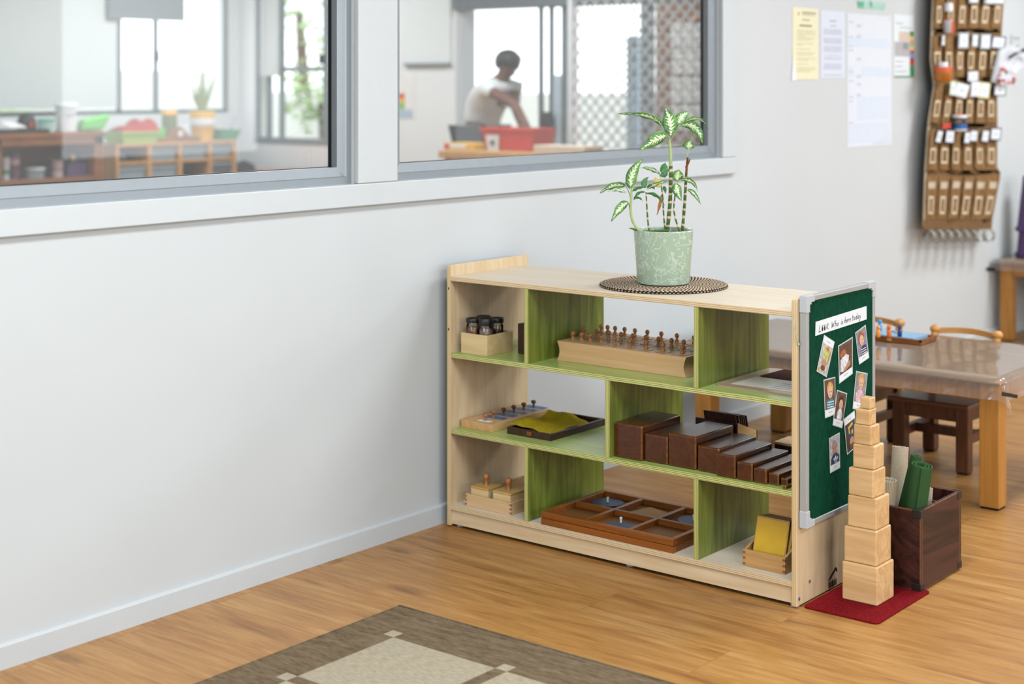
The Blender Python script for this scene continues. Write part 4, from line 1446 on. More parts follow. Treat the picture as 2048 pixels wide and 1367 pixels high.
def card(name_lab, cs, bgc, shapes, strip, bulge=0.0, logo=False):
    """cs: four image corners (photo area + strip), clockwise from the top left; strip 'b' or 't'; shapes in card coords (x right, y down)"""
    q = [bp(*c, lift=0.0012 + (bulge if i in (1, 2) else 0.0)) for i, c in enumerate(cs)]
    e = thing('photo_card', q[3], name_lab, 'photo card', 'photo cards on the green board')

    def at(x, y, l=0.0):
        p = (q[0] * (1 - x) + q[1] * x) * (1 - y) + (q[3] * (1 - x) + q[2] * x) * y
        return p + Vector((0, -l, 0))
    m = M()
    m.prism([at(0, 0), at(1, 0), at(1, 1), at(0, 1)], (0, -0.0006, 0))
    m.done('card', LAMI, e)
    y0, y1 = (0.03, 0.80) if strip == 'b' else (0.20, 0.97)
    m = M()
    m.prism([at(0.05, y0, .0006), at(0.95, y0, .0006), at(0.95, y1, .0006), at(0.05, y1, .0006)], (0, -0.0002, 0))
    m.done('photo', PRINTS[bgc], e)
    m = M()
    a, b_ = (y1, 0.975) if strip == 'b' else (0.025, y0)
    m.prism([at(0.04, a, .0006), at(0.96, a, .0006), at(0.96, b_, .0006), at(0.04, b_, .0006)], (0, -0.0002, 0))
    m.done('name_strip', PAPER, e)
    m = M()
    cy = (a + b_) / 2
    for k in range(5):
        x_ = 0.34 + k * 0.065
        m.prism([at(x_, cy - .018, .0008), at(x_ + .04, cy - .018, .0008), at(x_ + .04, cy + .014, .0008), at(x_, cy + .014, .0008)], (0, -0.00015, 0))
    m.done('name_print', FADEINK, e)
    lev = 0.0008
    for nm, mt_, pts in shapes:
        m = M()
        if len(pts) == 4 and not isinstance(pts[0], tuple):
            cx_, cy_, rx, ry = pts
            pts = [(cx_ + rx * math.cos(i / 16 * 2 * PI), cy_ + ry * math.sin(i / 16 * 2 * PI)) for i in range(16)]
        m.prism([at(x_, y_, lev) for x_, y_ in pts], (0, -0.00015, 0))
        lev += 0.00016
        m.done(nm, mt_, e)
    return e


PR = PRINTS


def stripes(y0, k, c, x0=0.30, x1=0.80):
    return [('shirt_stripe', PR[c], [(x0, y0 + i * 0.065), (x1, y0 + i * 0.065 + 0.02), (x1, y0 + i * 0.065 + 0.045), (x0, y0 + i * 0.065 + 0.025)]) for i in range(k)]


EYE = PR['dark']


def face(cx, cy, rx, ry, skin, hair, hy=0.55):
    return [('hair', PR[hair], (cx, cy - ry * 0.35, rx * 1.15, ry * 1.0)), ('face', skin, (cx, cy + ry * 0.12, rx * 0.9, ry * 0.85)),
            ('eye', EYE, (cx - rx * 0.35, cy + ry * 0.05, rx * 0.13, ry * 0.07)), ('eye', EYE, (cx + rx * 0.35, cy + ry * 0.05, rx * 0.13, ry * 0.07)),
            ('mouth', PR['orange'], (cx, cy + ry * 0.55, rx * 0.3, ry * 0.06))]


card('upside-down photo card of a child in a lime top, under the handwriting', [(1648, 669), (1669, 683), (1653, 754), (1633, 742)], 'pale',
     [('shirt', PR['lime'], [(0.25, 0.28), (0.80, 0.26), (0.78, 0.58), (0.40, 0.62), (0.28, 0.50)]), ('arm', SKIN2, [(0.80, 0.30), (0.92, 0.34), (0.84, 0.60), (0.72, 0.58)]),
      ('neckline', PR['orange'], (0.55, 0.30, 0.14, 0.05)), ('face', SKIN2, (0.48, 0.72, 0.20, 0.13)), ('hair', PR['brown'], (0.45, 0.83, 0.20, 0.07)), ('toy', PR['yellow'], (0.16, 0.90, 0.10, 0.04))], 't')
card('curled photo card of a child in a white top bending over', [(1676, 691), (1705, 673), (1705, 747), (1678, 767)], 'brown',
     [('shirt', PR['white'], [(0.14, 0.42), (0.42, 0.30), (0.72, 0.42), (0.68, 0.62), (0.30, 0.76), (0.10, 0.72)]), ('hair', PR['ginger'], (0.30, 0.28, 0.20, 0.10)), ('arm', SKIN2, [(0.62, 0.60), (0.80, 0.56), (0.80, 0.70), (0.38, 0.78), (0.36, 0.70)])], 'b', bulge=0.005)
card('photo card of a ginger-haired child in a navy striped polo shirt', [(1710, 665), (1731, 649), (1738, 715), (1718, 729)], 'lilac',
     [('shirt', PR['navy'], [(0.26, 0.62), (0.50, 0.52), (0.82, 0.54), (0.88, 0.72), (0.70, 0.79), (0.26, 0.79)])] + stripes(0.60, 3, 'white') + face(0.46, 0.32, 0.22, 0.18, SKIN1, 'ginger'), 'b')
card('photo card of a blond child in a teal striped shirt', [(1647, 759), (1670, 753), (1671, 828), (1650, 836)], 'brown',
     [('shirt', PR['teal'], [(0.18, 0.62), (0.40, 0.54), (0.66, 0.54), (0.82, 0.62), (0.84, 0.79), (0.18, 0.79)])] + stripes(0.60, 3, 'white', 0.2, 0.82) + face(0.50, 0.34, 0.24, 0.19, SKIN1, 'blond'), 'b')
card('photo card of a dark-haired child in a white shirt, overlapping the teal striped one', [(1674, 779), (1694, 786), (1684, 856), (1665, 850)], 'brown',
     [('shirt', PR['white'], [(0.28, 0.60), (0.46, 0.48), (0.62, 0.48), (0.80, 0.62), (0.74, 0.79), (0.30, 0.79)])] + face(0.53, 0.34, 0.20, 0.16, SKIN1, 'blackhair'), 'b')
card('photo card of a fair child in a pink top above the block tower', [(1712, 741), (1735, 746), (1727, 822), (1705, 817)], 'grey',
     [('shirt', PR['pink'], [(0.14, 0.58), (0.38, 0.46), (0.64, 0.46), (0.84, 0.58), (0.80, 0.79), (0.20, 0.79)])] + face(0.50, 0.28, 0.22, 0.18, SKIN1, 'blond'), 'b')
card('upside-down photo card half hidden behind the block tower', [(1687, 838), (1709, 820), (1713, 892), (1694, 909)], 'dark',
     [('shirt', PR['navy'], [(0.20, 0.30), (0.85, 0.22), (0.85, 0.62), (0.30, 0.66)]), ('shirt_print', PR['yellow'], [(0.30, 0.30), (0.72, 0.24), (0.72, 0.32), (0.42, 0.36), (0.44, 0.50), (0.32, 0.50)]), ('shirt_print', PR['yellow'], [(0.56, 0.46), (0.70, 0.44), (0.70, 0.54), (0.58, 0.56)]), ('face', SKIN2, (0.55, 0.74, 0.22, 0.12)), ('hair', PR['brown'], (0.52, 0.86, 0.22, 0.07))], 't')
c8 = card('lowest photo card, of a child in a navy shirt with a white three-leaf emblem', [(1658, 876), (1679, 864), (1680, 935), (1660, 946)], 'pale',
          [('shirt', PR['navy'], [(0.12, 0.62), (0.36, 0.50), (0.66, 0.50), (0.92, 0.62), (0.90, 0.79), (0.12, 0.79)])] + face(0.46, 0.34, 0.20, 0.17, SKIN2, 'lilac') +
          [('emblem', PR['white'], [(0.52, 0.72), (0.46, 0.63), (0.52, 0.57), (0.58, 0.63)]), ('emblem', PR['white'], [(0.48, 0.72), (0.32, 0.68), (0.32, 0.61), (0.42, 0.63)]), ('emblem', PR['white'], [(0.56, 0.72), (0.72, 0.68), (0.72, 0.61), (0.62, 0.63)]),
           ('emblem', PR['white'], [(0.38, 0.735), (0.66, 0.735), (0.66, 0.745), (0.38, 0.745)]), ('emblem', PR['white'], [(0.40, 0.755), (0.64, 0.755), (0.64, 0.765), (0.40, 0.765)])], 'b')

# ---------------------------------------------------------------- red mat, tower of cubes
n = N('red_felt')
tf = n.n('ShaderNodeTexNoise', {'Vector': n.coord(), 'Scale': 220.0, 'Detail': 4.0})
RED = n.bsdf(n.ramp(tf.outputs[0], [(0.35, lin('#5E0A10')), (0.65, lin('#8A141B'))]), 0.95, 0.1, 0, tf.outputs[0], 0.4)
m = M()
rm = (0.016, 0.340, -1.418, -1.208)
pts = []
r = 0.016
for cx_, cy_, a0 in ((rm[0] + r, rm[2] + r, PI), (rm[1] - r, rm[2] + r, 1.5 * PI), (rm[1] - r, rm[3] - r, 0), (rm[0] + r, rm[3] - r, 0.5 * PI)):
    for i in range(6):
        a = a0 + i / 5 * PI / 2
        pts.append((cx_ + r * math.cos(a), cy_ + r * math.sin(a), 0))
m.prism(pts, (0, 0, 0.0055))
tag(m.done('red_mat', RED, bevel=0.002), 'small dark red felt mat on the floor under the block tower', 'mat')

z = 0.0056
cub = [(0.100, 0.180, -1.313, 0.0), (0.0915, 0.1795, -1.312, 0.01), (0.0815, 0.181, -1.314, 0.015), (0.0715, 0.178, -1.311, -0.02), (0.0615, 0.1815, -1.3135, 0.025), (0.0510, 0.178, -1.310, -0.02), (0.0405, 0.1775, -1.308, 0.03), (0.0295, 0.181, -1.312, -0.05)]
clab = ['largest natural wood cube, bottom of the tower on the red mat', 'second largest wood cube, resting on the bottom cube', 'third largest wood cube, split by a horizontal seam, third from the mat', 'wood cube fourth from the mat in the tower', 'wood cube fourth from the top of the tower', 'wood cube third from the top of the tower', 'small wood cube under the topmost one', 'smallest wood cube on the very top of the tower']
for (s_, x_, y_, rz), lab in zip(cub, clab):
    m = M()
    h = s_ / 2
    m.box(-h, h, -h, h, 0, s_)
    o = m.done('wooden_cube', TOWERWOOD, bevel=0.0042 if s_ > 0.05 else 0.003, seg=3, loc=(0, 0, 0))
    o.location = (x_, y_, z)
    o.rotation_euler = (0, 0, rz)
    tag(o, lab, 'wooden cube', 'cubes of the block tower')
    z += s_ + 0.0001

# ---------------------------------------------------------------- dark crate with rolled mats
cx0, cx1, cy0, cy1 = 0.312, 0.582, -1.4, -1.226
cz0, ch = 0.0057, 0.2135
CR = thing('wooden_crate', ((cx0 + cx1) / 2, (cy0 + cy1) / 2, cz0), 'dark reddish-brown wooden crate with black corner fittings, beside the block tower', 'crate')
t = 0.011
m = M()
m.box(cx0 + t, cx1 - t, cy0 + t, cy1 - t, cz0, cz0 + 0.012)
m.done('floor_board', CRATE, CR)
for a, b_, c, d in ((cx0, cx0 + t, cy0, cy1), (cx1 - t, cx1, cy0, cy1), (cx0 + t, cx1 - t, cy0, cy0 + t), (cx0 + t, cx1 - t, cy1 - t, cy1)):
    m = M()
    m.box(a, b_, c, d, cz0, cz0 + ch)
    m.done('side_board', CRATE, CR, bevel=0.0015)
m = M()
m.box(0.505, 0.513, cy0 + t, cy1 - t, cz0 + 0.012, cz0 + ch - 0.02)
m.done('inner_divider', CRATE, CR)
for xx in (cx0, cx1):
    for zz0, zz1 in ((cz0, cz0 + 0.019), (cz0 + ch - 0.021, cz0 + ch + 0.0008)):
        m = M()
        sx_ = 1 if xx == cx0 else -1
        xa, xb = sorted((xx - sx_ * 0.0012, xx + sx_ * 0.024))
        m.box(xa, xb, cy0 - 0.0014, cy0 + 0.004, zz0, zz1)
        xa, xb = sorted((xx - sx_ * 0.0014, xx + sx_ * 0.004))
        m.box(xa, xb, cy0 - 0.0012, cy0 + 0.024, zz0, zz1)
        m.done('corner_fitting', plain('black_fitting', '#17120F', 0.45, 0.5), CR, bevel=0.001)


def ribbed(name, c1, c2, k):
    n = N(name)
    uvn = n.n('ShaderNodeUVMap').outputs[0]
    s_ = n.n('ShaderNodeSeparateXYZ', {0: uvn})
    f = n.math('ABSOLUTE', n.math('SUBTRACT', n.math('FRACT', n.math('MULTIPLY', s_.outputs[0], k)), 0.5))
    nz = n.n('ShaderNodeTexNoise', {'Vector': n.coord(), 'Scale': 200.0})
    v = n.math('ADD', n.math('MULTIPLY', f, 1.5), n.math('MULTIPLY', nz.outputs[0], 0.4))
    return n.bsdf(n.ramp(v, [(0.15, lin(c2)), (0.7, lin(c1))]), 0.95, 0.1, 0, f, 0.25, 0.001)


CREAM = ribbed('cream_ribbed', '#C9B99F', '#978468', 130.0)
GREENR = ribbed('green_woven', '#3C5C36', '#324E2E', 260.0)


def roll(foot, top, r0, turns, mat, label, gap=0.0052, th=0.0042, flat=1.0, ph=0.0, dirn=1):
    """mat rolled up: a spiral strip swept along its axis"""
    foot, top = Vector(foot), Vector(top)
    ax = (top - foot)
    L_ = ax.length
    az = ax.normalized()
    ex_ = az.orthogonal().normalized()
    ex_ = (Vector((1, 0, 0)) - az * az.x).normalized()
    ey_ = az.cross(ex_)
    nst = int(turns * 64)
    e = None

    def rad(s_):
        return max(0.003, r0 - gap * turns * s_)
    m = M()

    def surf(off):
        def fn(s_, t_):
            a = ph + dirn * s_ * turns * 2 * PI
            r = rad(s_) - off
            jz = 0.0004 * (math.sin(a * 9.3) + math.sin(a * 23)) * (1 if t_ > 0.9 else 0)
            return foot + az * (t_ * L_ + jz) + ex_ * (r * math.cos(a)) + ey_ * (r * math.sin(a) * flat)
        return fn
    m.grid(surf(0.0), nst, 4, uv=lambda s_, t_: (s_, t_))
    m.grid(surf(th), nst, 4, uv=lambda s_, t_: (s_, t_))
    # close the ends of the strip
    f0, f1 = surf(0.0), surf(th)
    for t_ in (0.0, 1.0):
        m.grid(lambda a, b_: f0(a, t_).lerp(f1(a, t_), b_), nst, 1, uv=lambda s_, q: (s_, t_))
    for s_ in (0.0, 1.0):
        m.grid(lambda a, b_: f0(s_, a).lerp(f1(s_, a), b_), 4, 1, uv=lambda q, k_: (s_, q))
    bmesh.ops.remove_doubles(m.b, verts=m.b.verts[:], dist=0.00005)
    o = m.done('rolled_mat', mat, smooth=70)
    return tag(o, label, 'rolled mat', 'rolled mats in the crate')


fz = cz0 + 0.0135
roll((0.448, -1.263, fz + .006), P(1802, 893, 1, -1.262), 0.0255, 2.2, CREAM, 'tallest cream ribbed rolled mat, behind the green ones', 0.0066, 0.0036, ph=1.0)
roll((0.353, -1.268, fz + .006), P(1774, 958, 1, -1.285), 0.0290, 3.6, CREAM, 'shorter cream ribbed rolled mat with a visible spiral, beside the block tower', 0.0066, 0.0040, ph=2.6)
roll((0.385, -1.325, fz + .007), P(1843, 929, 1, -1.374), 0.0320, 2.4, GREENR, 'larger dark green rolled mat leaning at the front of the crate', 0.0078, 0.0040, ph=3.6)
roll((0.405, -1.270, fz + .012), P(1834, 911, 1, -1.338), 0.0165, 2.6, GREENR, 'narrow dark green rolled mat tucked behind the larger green one', 0.0048, 0.0032, ph=2.0)
roll((0.446, -1.345, fz + .006), P(1856, 975, 1, -1.350), 0.0180, 2.2, CREAM, 'short cream rolled mat just showing behind the larger green mat', 0.0055, 0.004)

# ---------------------------------------------------------------- flat-woven rug
n = N('rug_brown')
tw = n.n('ShaderNodeTexNoise', {'Vector': n.coord(scale=(260, 34, 1), rnd_off=False), 'Scale': 1.0, 'Detail': 4.0, 'Roughness': 0.75})
tl = n.n('ShaderNodeTexNoise', {'Vector': n.coord(scale=(60, 9, 1), rnd_off=False), 'Scale': 1.0, 'Detail': 3.0})
wv = n.math('ADD', n.math('MULTIPLY', tw.outputs[0], 0.65), n.math('MULTIPLY', tl.outputs[0], 0.35))
RUGB = n.bsdf(n.ramp(wv, [(0.34, lin('#4E3F30')), (0.5, lin('#7A674F')), (0.66, lin('#8F7C62'))]), 0.95, 0.08, 0, tw.outputs[0], 0.6, 0.003)
n = N('rug_cream')
tw = n.n('ShaderNodeTexNoise', {'Vector': n.coord(scale=(260, 40, 1), rnd_off=False), 'Scale': 1.0, 'Detail': 4.0, 'Roughness': 0.7})
RUGC = n.bsdf(n.ramp(tw.outputs[0], [(0.3, lin('#9A8C74')), (0.6, lin('#B9AB92'))]), 0.95, 0.08, 0, tw.outputs[0], 0.4, 0.003)
rx1, ry1 = -0.634, -0.394
px_, by_ = 0.355, 0.035
xb = [-0.780 - px_ * k for k in range(6)]
yb = [-0.506 - px_ * k for k in range(7)]
xs = [rx1]
for v in xb:
    xs += [v, v - by_]
xs.append(xb[-1] - by_ - 0.146)
ys = [ry1]
for v in yb:
    ys += [v, v - by_]
ys.append(yb[-1] - by_ - 0.112)
RT = 0.0055
e = thing('rug', ((xs[0] + xs[-1]) / 2, (ys[0] + ys[-1]) / 2, 0), 'flat-woven brown rug with a grid of cream squares on the wooden floor', 'rug')
m = M()
vt = {}


def rv(i, j):
    if (i, j) not in vt:
        vt[i, j] = m.b.verts.new((xs[i], ys[j], RT))
    return vt[i, j]


nxs, nys = len(xs), len(ys)
for i in range(nxs - 1):
    for j in range(nys - 1):
        f = m.b.faces.new([rv(i, j), rv(i + 1, j), rv(i + 1, j + 1), rv(i, j + 1)])
        ib, jb = i % 2 == 1, j % 2 == 1            # odd index = narrow band
        inner = 0 < i < nxs - 2 and 0 < j < nys - 2
        f.material_index = 1 if (inner and ib == jb) else 0
m.box(xs[-1], xs[0], ys[-1], ys[0], 0.0005, RT - 0.0003)
m.done('woven_field', [RUGB, RUGC], e)
m = M()
for k in range(520):
    y = ry1 - k * 0.0052
    if y < ys[-1]:
        break
    m.tube([(rx1 - 0.006, y, RT + 0.0012), (rx1 + 0.0015, y - 0.001, RT - 0.0005), (rx1 + 0.0015, y - 0.002, 0.0012)], 0.0019, 5)
m.done('bound_edge', RUGB, e)
m = M()
for k in range(420):
    x_ = rx1 - k * 0.0052
    m.tube([(x_, ry1 - 0.004, RT + 0.0005), (x_, ry1 + 0.001, RT - 0.001), (x_ - 0.001, ry1 + 0.001, 0.0012)], 0.0017, 5)
m.done('bound_edge', RUGB, e)

# ================================================================ table by the wall, chairs, peg tray
TZ = 0.43


def small_table(name, x0, x1, y0, y1, lab, legs):
    e = thing(name, ((x0 + x1) / 2, (y0 + y1) / 2, 0), lab, 'table')
    m = M()
    r = 0.05
    pts = []
    for cx_, cy_, a0 in ((x0 + r, y0 + r, PI), (x1 - r, y0 + r, 1.5 * PI), (x1 - r, y1 - r, 0), (x0 + r, y1 - r, 0.5 * PI)):
        for i in range(7):
            a = a0 + i / 6 * PI / 2
            pts.append((cx_ + r * math.cos(a), cy_ + r * math.sin(a), TZ - 0.026))
    m.prism(pts, (0, 0, 0.026))
    m.done('tabletop', wood('beech_top', '#E2B88C', '#D09E70', 1, 0.3, 0.45, 0.6), e, bevel=0.010, seg=4)
    i_ = 0.035
    L_ = 0.066
    lx = (x0 + 0.028, x1 - 0.028 - L_)
    ly = (y0 + 0.022, y1 - 0.022 - L_)
    for a in lx:
        for b_ in ly:
            m = M()
            m.box(a, a + L_, b_, b_ + L_, 0.006, TZ - 0.026)
            lg = m.done('leg', LEGWOOD, e, bevel=0.004, seg=2)
            m = M()
            m.box(a + .004, a + L_ - .004, b_ + .004, b_ + L_ - .004, 0, 0.006)
            m.done('foot_pad', BLACK, lg)
    m = M()
    m.box(lx[0] + 0.012, lx[0] + 0.032, ly[0] + L_, ly[1], TZ - 0.085, TZ - 0.026)
    m.done('apron', LEGWOOD, e)
    m = M()
    m.box(lx[1] + 0.034, lx[1] + 0.054, ly[0] + L_, ly[1], TZ - 0.085, TZ - 0.026)
    m.done('apron', LEGWOOD, e)
    for b_ in (ly[0] + 0.012, ly[1] + 0.034):
        m = M()
        m.box(lx[0] + L_, lx[1], b_, b_ + 0.02, TZ - 0.085, TZ - 0.026)
        m.done('apron', LEGWOOD, e)
    return e


tx0, tx1, ty0, ty1 = 1.19, 1.86, -1.28, -0.105
small_table('childrens_table', tx0, tx1, ty0, ty1, 'low beech children\'s table with square legs under a clear plastic cover, behind the shelf unit', None)
n = N('clear_plastic')
fr = n.n('ShaderNodeFresnel', {'IOR': 1.55})
nz = n.n('ShaderNodeTexNoise', {'Vector': n.coord(), 'Scale': 14.0, 'Detail': 2.0})
bp_ = n.n('ShaderNodeBump', {'Height': nz.outputs[0], 'Strength': 0.12, 'Distance': 0.004})
gl = n.n('ShaderNodeBsdfGlossy', {'Roughness': 0.05, 'Normal': bp_.outputs[0]})
tr = n.n('ShaderNodeBsdfTransparent', {'Color': (0.97, 0.97, 0.965, 1)})
df = n.n('ShaderNodeBsdfDiffuse', {'Color': (0.85, 0.82, 0.80, 1)})
m1 = n.n('ShaderNodeMixShader', {0: 0.12, 1: tr.outputs[0], 2: df.outputs[0]})
mx = n.n('ShaderNodeMixShader', {0: fr.outputs[0], 1: m1.outputs[0], 2: gl.outputs[0]})
n.t.links.new(mx.outputs[0], n.out.inputs[0])
PLASTIC = n.m


def cover(name, x0, x1, y0, y1, drop, lab, xe=0.10, ye=0.10):
    def fn(a, b_):
        x = x0 - xe + (x1 - x0 + 2 * xe) * a
        y = y0 - ye + (y1 - y0 + 2 * ye) * b_
        dx = max(x0 - x, x - x1, 0.0)
        dy = max(y0 - y, y - y1, 0.0)
        z = TZ + 0.0012
        q = Vector((min(max(x, x0 - 0.004), x1 + 0.004), min(max(y, y0 - 0.004), y1 + 0.004), 0))
        d = math.hypot(dx, dy)
        if d > 0:
            rip = 0.006 * math.sin(x * 31 + y * 43) * d / 0.1
            q.x += (0.004 + dx * 0.22 + rip) * (-1 if x < x0 else (1 if x > x1 else 0))
            q.y += (0.004 + dy * 0.22 + rip) * (-1 if y < y0 else (1 if y > y1 else 0))
            if dx > 0 and dy > 0:
                q.x += 0.25 * min(dx, dy) * (-1 if x < x0 else 1)
                q.y += 0.25 * min(dx, dy) * (-1 if y < y0 else 1)
            z -= min(d * 0.93, drop)
        q.z = z + 0.0005 * math.sin(x * 17) * math.sin(y * 13)
        return q
    m = M()
    m.grid(fn, 48, 64)
    o = m.done(name, PLASTIC, smooth=80)
    return tag(o, lab, 'table cover')


cover('plastic_cover', tx0, tx1, ty0, ty1, 0.12, 'clear plastic sheet draped over the low table behind the shelf unit, gathered at its corner', 0.075, 0.075)
m = M()
c = [P(2004, 783, 1, -1.335), P(2034, 789, 1, -1.345), P(2033, 796, 1, -1.345), P(2003, 791, 1, -1.335)]
m.prism(c, (0, -0.003, 0))
tag(m.done('tape_clip', BLACK), 'black strip of tape at the gathered corner of the plastic cover', 'tape')


def chair(x0, y0, y1, lab):
    """small chair facing -x: front legs at x0"""
    e = thing('childrens_chair', (x0 + 0.16, (y0 + y1) / 2, 0), lab, 'chair', 'small brown chairs at the table')
    L_ = 0.046
    D_ = 0.30
    sz = 0.246
    legs = {}
    for k, (a, b_) in enumerate(((x0, y0), (x0, y1 - L_), (x0 + D_ - L_, y0), (x0 + D_ - L_, y1 - L_))):
        m = M()
        m.box(a, a + L_, b_, b_ + L_, 0.005, sz - 0.018)
        lg = m.done('leg', CHAIRWOOD, e, bevel=0.004)
        m = M()
        m.box(a + .004, a + L_ - .004, b_ + .004, b_ + L_ - .004, 0, 0.005)
        m.done('foot_pad', BLACK, lg)
    m = M()
    m.box(x0 - 0.022, x0 + D_ + 0.004, y0 - 0.010, y1 + 0.010, sz - 0.018, sz)
    m.done('seat', CHAIRSEAT, e, bevel=0.006, seg=3)
    for a, b_, c_, d in ((x0 + 0.010, x0 + 0.028, y0 + L_, y1 - L_), (x0 + D_ - 0.028, x0 + D_ - 0.010, y0 + L_, y1 - L_), (x0 + L_, x0 + D_ - L_, y0 + 0.012, y0 + 0.030), (x0 + L_, x0 + D_ - L_, y1 - 0.030, y1 - 0.012)):
        m = M()
        m.box(a, b_, c_, d, sz - 0.068, sz - 0.018)
        m.done('seat_rail', CHAIRWOOD, e)
    for b_ in (y0 + 0.012, y1 - 0.032):
        m = M()
        m.box(x0 + L_, x0 + D_ - L_, b_, b_ + 0.020, 0.098, 0.130)
        m.done('stretcher', CHAIRWOOD, e)
    m = M()
    m.box(x0 + 0.13, x0 + 0.155, y0 + 0.032, y1 - 0.032, 0.098, 0.130)
    m.done('stretcher', CHAIRWOOD, e)
    xb_ = x0 + D_ - 0.012
    for b_ in (y0 + 0.022, y1 - 0.022):
        m = M()
        m.tube([(xb_, b_, sz - 0.002), (xb_ + 0.008, b_, 0.34), (xb_ + 0.030, b_, 0.432)], [0.015, 0.015, 0.014], 14)
        m.done('back_post', BACKRAIL, e, smooth=50)
        m = M()
        m.ball((xb_ + 0.033, b_, 0.444), 0.0195, 18, (1, 1.05, 0.85))
        m.done('knob', BACKRAIL, e, smooth=80)
    for z0, z1, bow in ((0.428, 0.448, 0.030), (0.315, 0.372, 0.028)):
        m = M()
        a_, c_ = y0 + 0.030, y1 - 0.030
        k = 14
        for q in range(k):
            u0, u1 = q / k, (q + 1) / k
            xx = lambda u: xb_ + (0.030 if z0 > 0.4 else 0.008) + bow * (1 - (2 * u - 1) ** 2)
            pa = Vector((xx(u0), a_ + (c_ - a_) * u0, 0))
            pb = Vector((xx(u1), a_ + (c_ - a_) * u1, 0))
            zz = 0.006 * (1 - (2 * (u0 + u1) / 2 - 1) ** 2) if z0 > 0.4 else 0
            m.hull([pa + Vector((-.007, 0, z0 + zz)), pa + Vector((.007, 0, z0 + zz)), pa + Vector((.007, 0, z1 + zz)), pa + Vector((-.007, 0, z1 + zz))],
                   [pb + Vector((-.007, 0, z0 + zz)), pb + Vector((.007, 0, z0 + zz)), pb + Vector((.007, 0, z1 + zz)), pb + Vector((-.007, 0, z1 + zz))])
        m.done('back_rail', BACKRAIL, e, smooth=40)
    return e


chair(1.588, -1.003, -0.722, 'small brown wooden chair pushed under the table, its seat showing beside the square table leg')
chair(1.640, -0.600, -0.318, 'small brown wooden chair under the table, mostly hidden by the green notice board')

# peg people tray
pz = TZ + 0.003
q0, q1 = P(1842, 690, 2, pz), P(1700, 697, 2, pz)
ax0, ay0 = q0.x, q0.y
e = thing('peg_tray', (ax0 + 0.05, ay0 + 0.14, pz), 'flat brown wooden tray with a blue bed standing on the low table, holding peg figures', 'tray')
m = M()
m.box(ax0, ax0 + 0.135, ay0, ay0 + 0.30, pz, pz + 0.008)
m.done('tray_base', FRAMEWOOD, e)
m = M()
for a, b_, c_, d in ((ax0, ax0 + 0.008, ay0, ay0 + .30), (ax0 + .127, ax0 + .135, ay0, ay0 + .30), (ax0, ax0 + .135, ay0, ay0 + .008), (ax0, ax0 + .135, ay0 + .292, ay0 + .30)):
    m.box(a, b_, c_, d, pz + 0.008, pz + 0.017)
m.done('rim', FRAMEWOOD, e, bevel=0.001)
m = M()
m.box(ax0 + 0.009, ax0 + 0.126, ay0 + 0.03, ay0 + 0.285, pz + 0.008, pz + 0.0195)
m.done('blue_bed', plain('pale_blue', '#8DB4D2', 0.4, 0.4), e)
m = M()
m.box(ax0 - 0.003, ax0 + 0.003, ay0 + 0.112, ay0 + 0.128, pz + 0.003, pz + 0.014)
m.done('catch', BACKRAIL, e)
for (u, v), hx, lab, dx in (((1756.5, 673.5), '#F0962F', 'light orange peg figure on the blue tray', 0.0), ((1778, 673.0), '#E8741E', 'deeper orange peg figure, middle of the front row on the blue tray', 0.0), ((1799.5, 672.5), '#123A78', 'dark blue peg figure on the blue tray', 0.0), ((1759.5, 661), '#3E9CD0', 'light blue peg figure behind the light orange one', 0.0)):
    c = P(u, v, 2, pz + 0.0197)
    m = M()
    m.lathe([(0.0075, 0.0), (0.0082, 0.001), (0.0082, 0.020), (0.0075, 0.0225), (0.0045, 0.0245), (0.0045, 0.0262), (0.0070, 0.0300), (0.0080, 0.0340), (0.0072, 0.0385), (0.0040, 0.0415), (0.0006, 0.0422)], c, 18)
    tag(m.done('peg_figure', plain('peg_' + hx[1:], hx, 0.35, 0.5), smooth=50, loc=c), lab, 'peg figure', 'peg figures on the tray')
m = M()
a, b_ = P(1772, 657, 2, pz + 0.021), P(1794, 666, 2, pz + 0.021)
m.tube([a, b_], 0.0016, 6)
tag(m.done('thin_stick', plain('green_stick', '#5F7A4A', 0.5)), 'thin green stick lying behind the peg figures on the tray', 'stick')

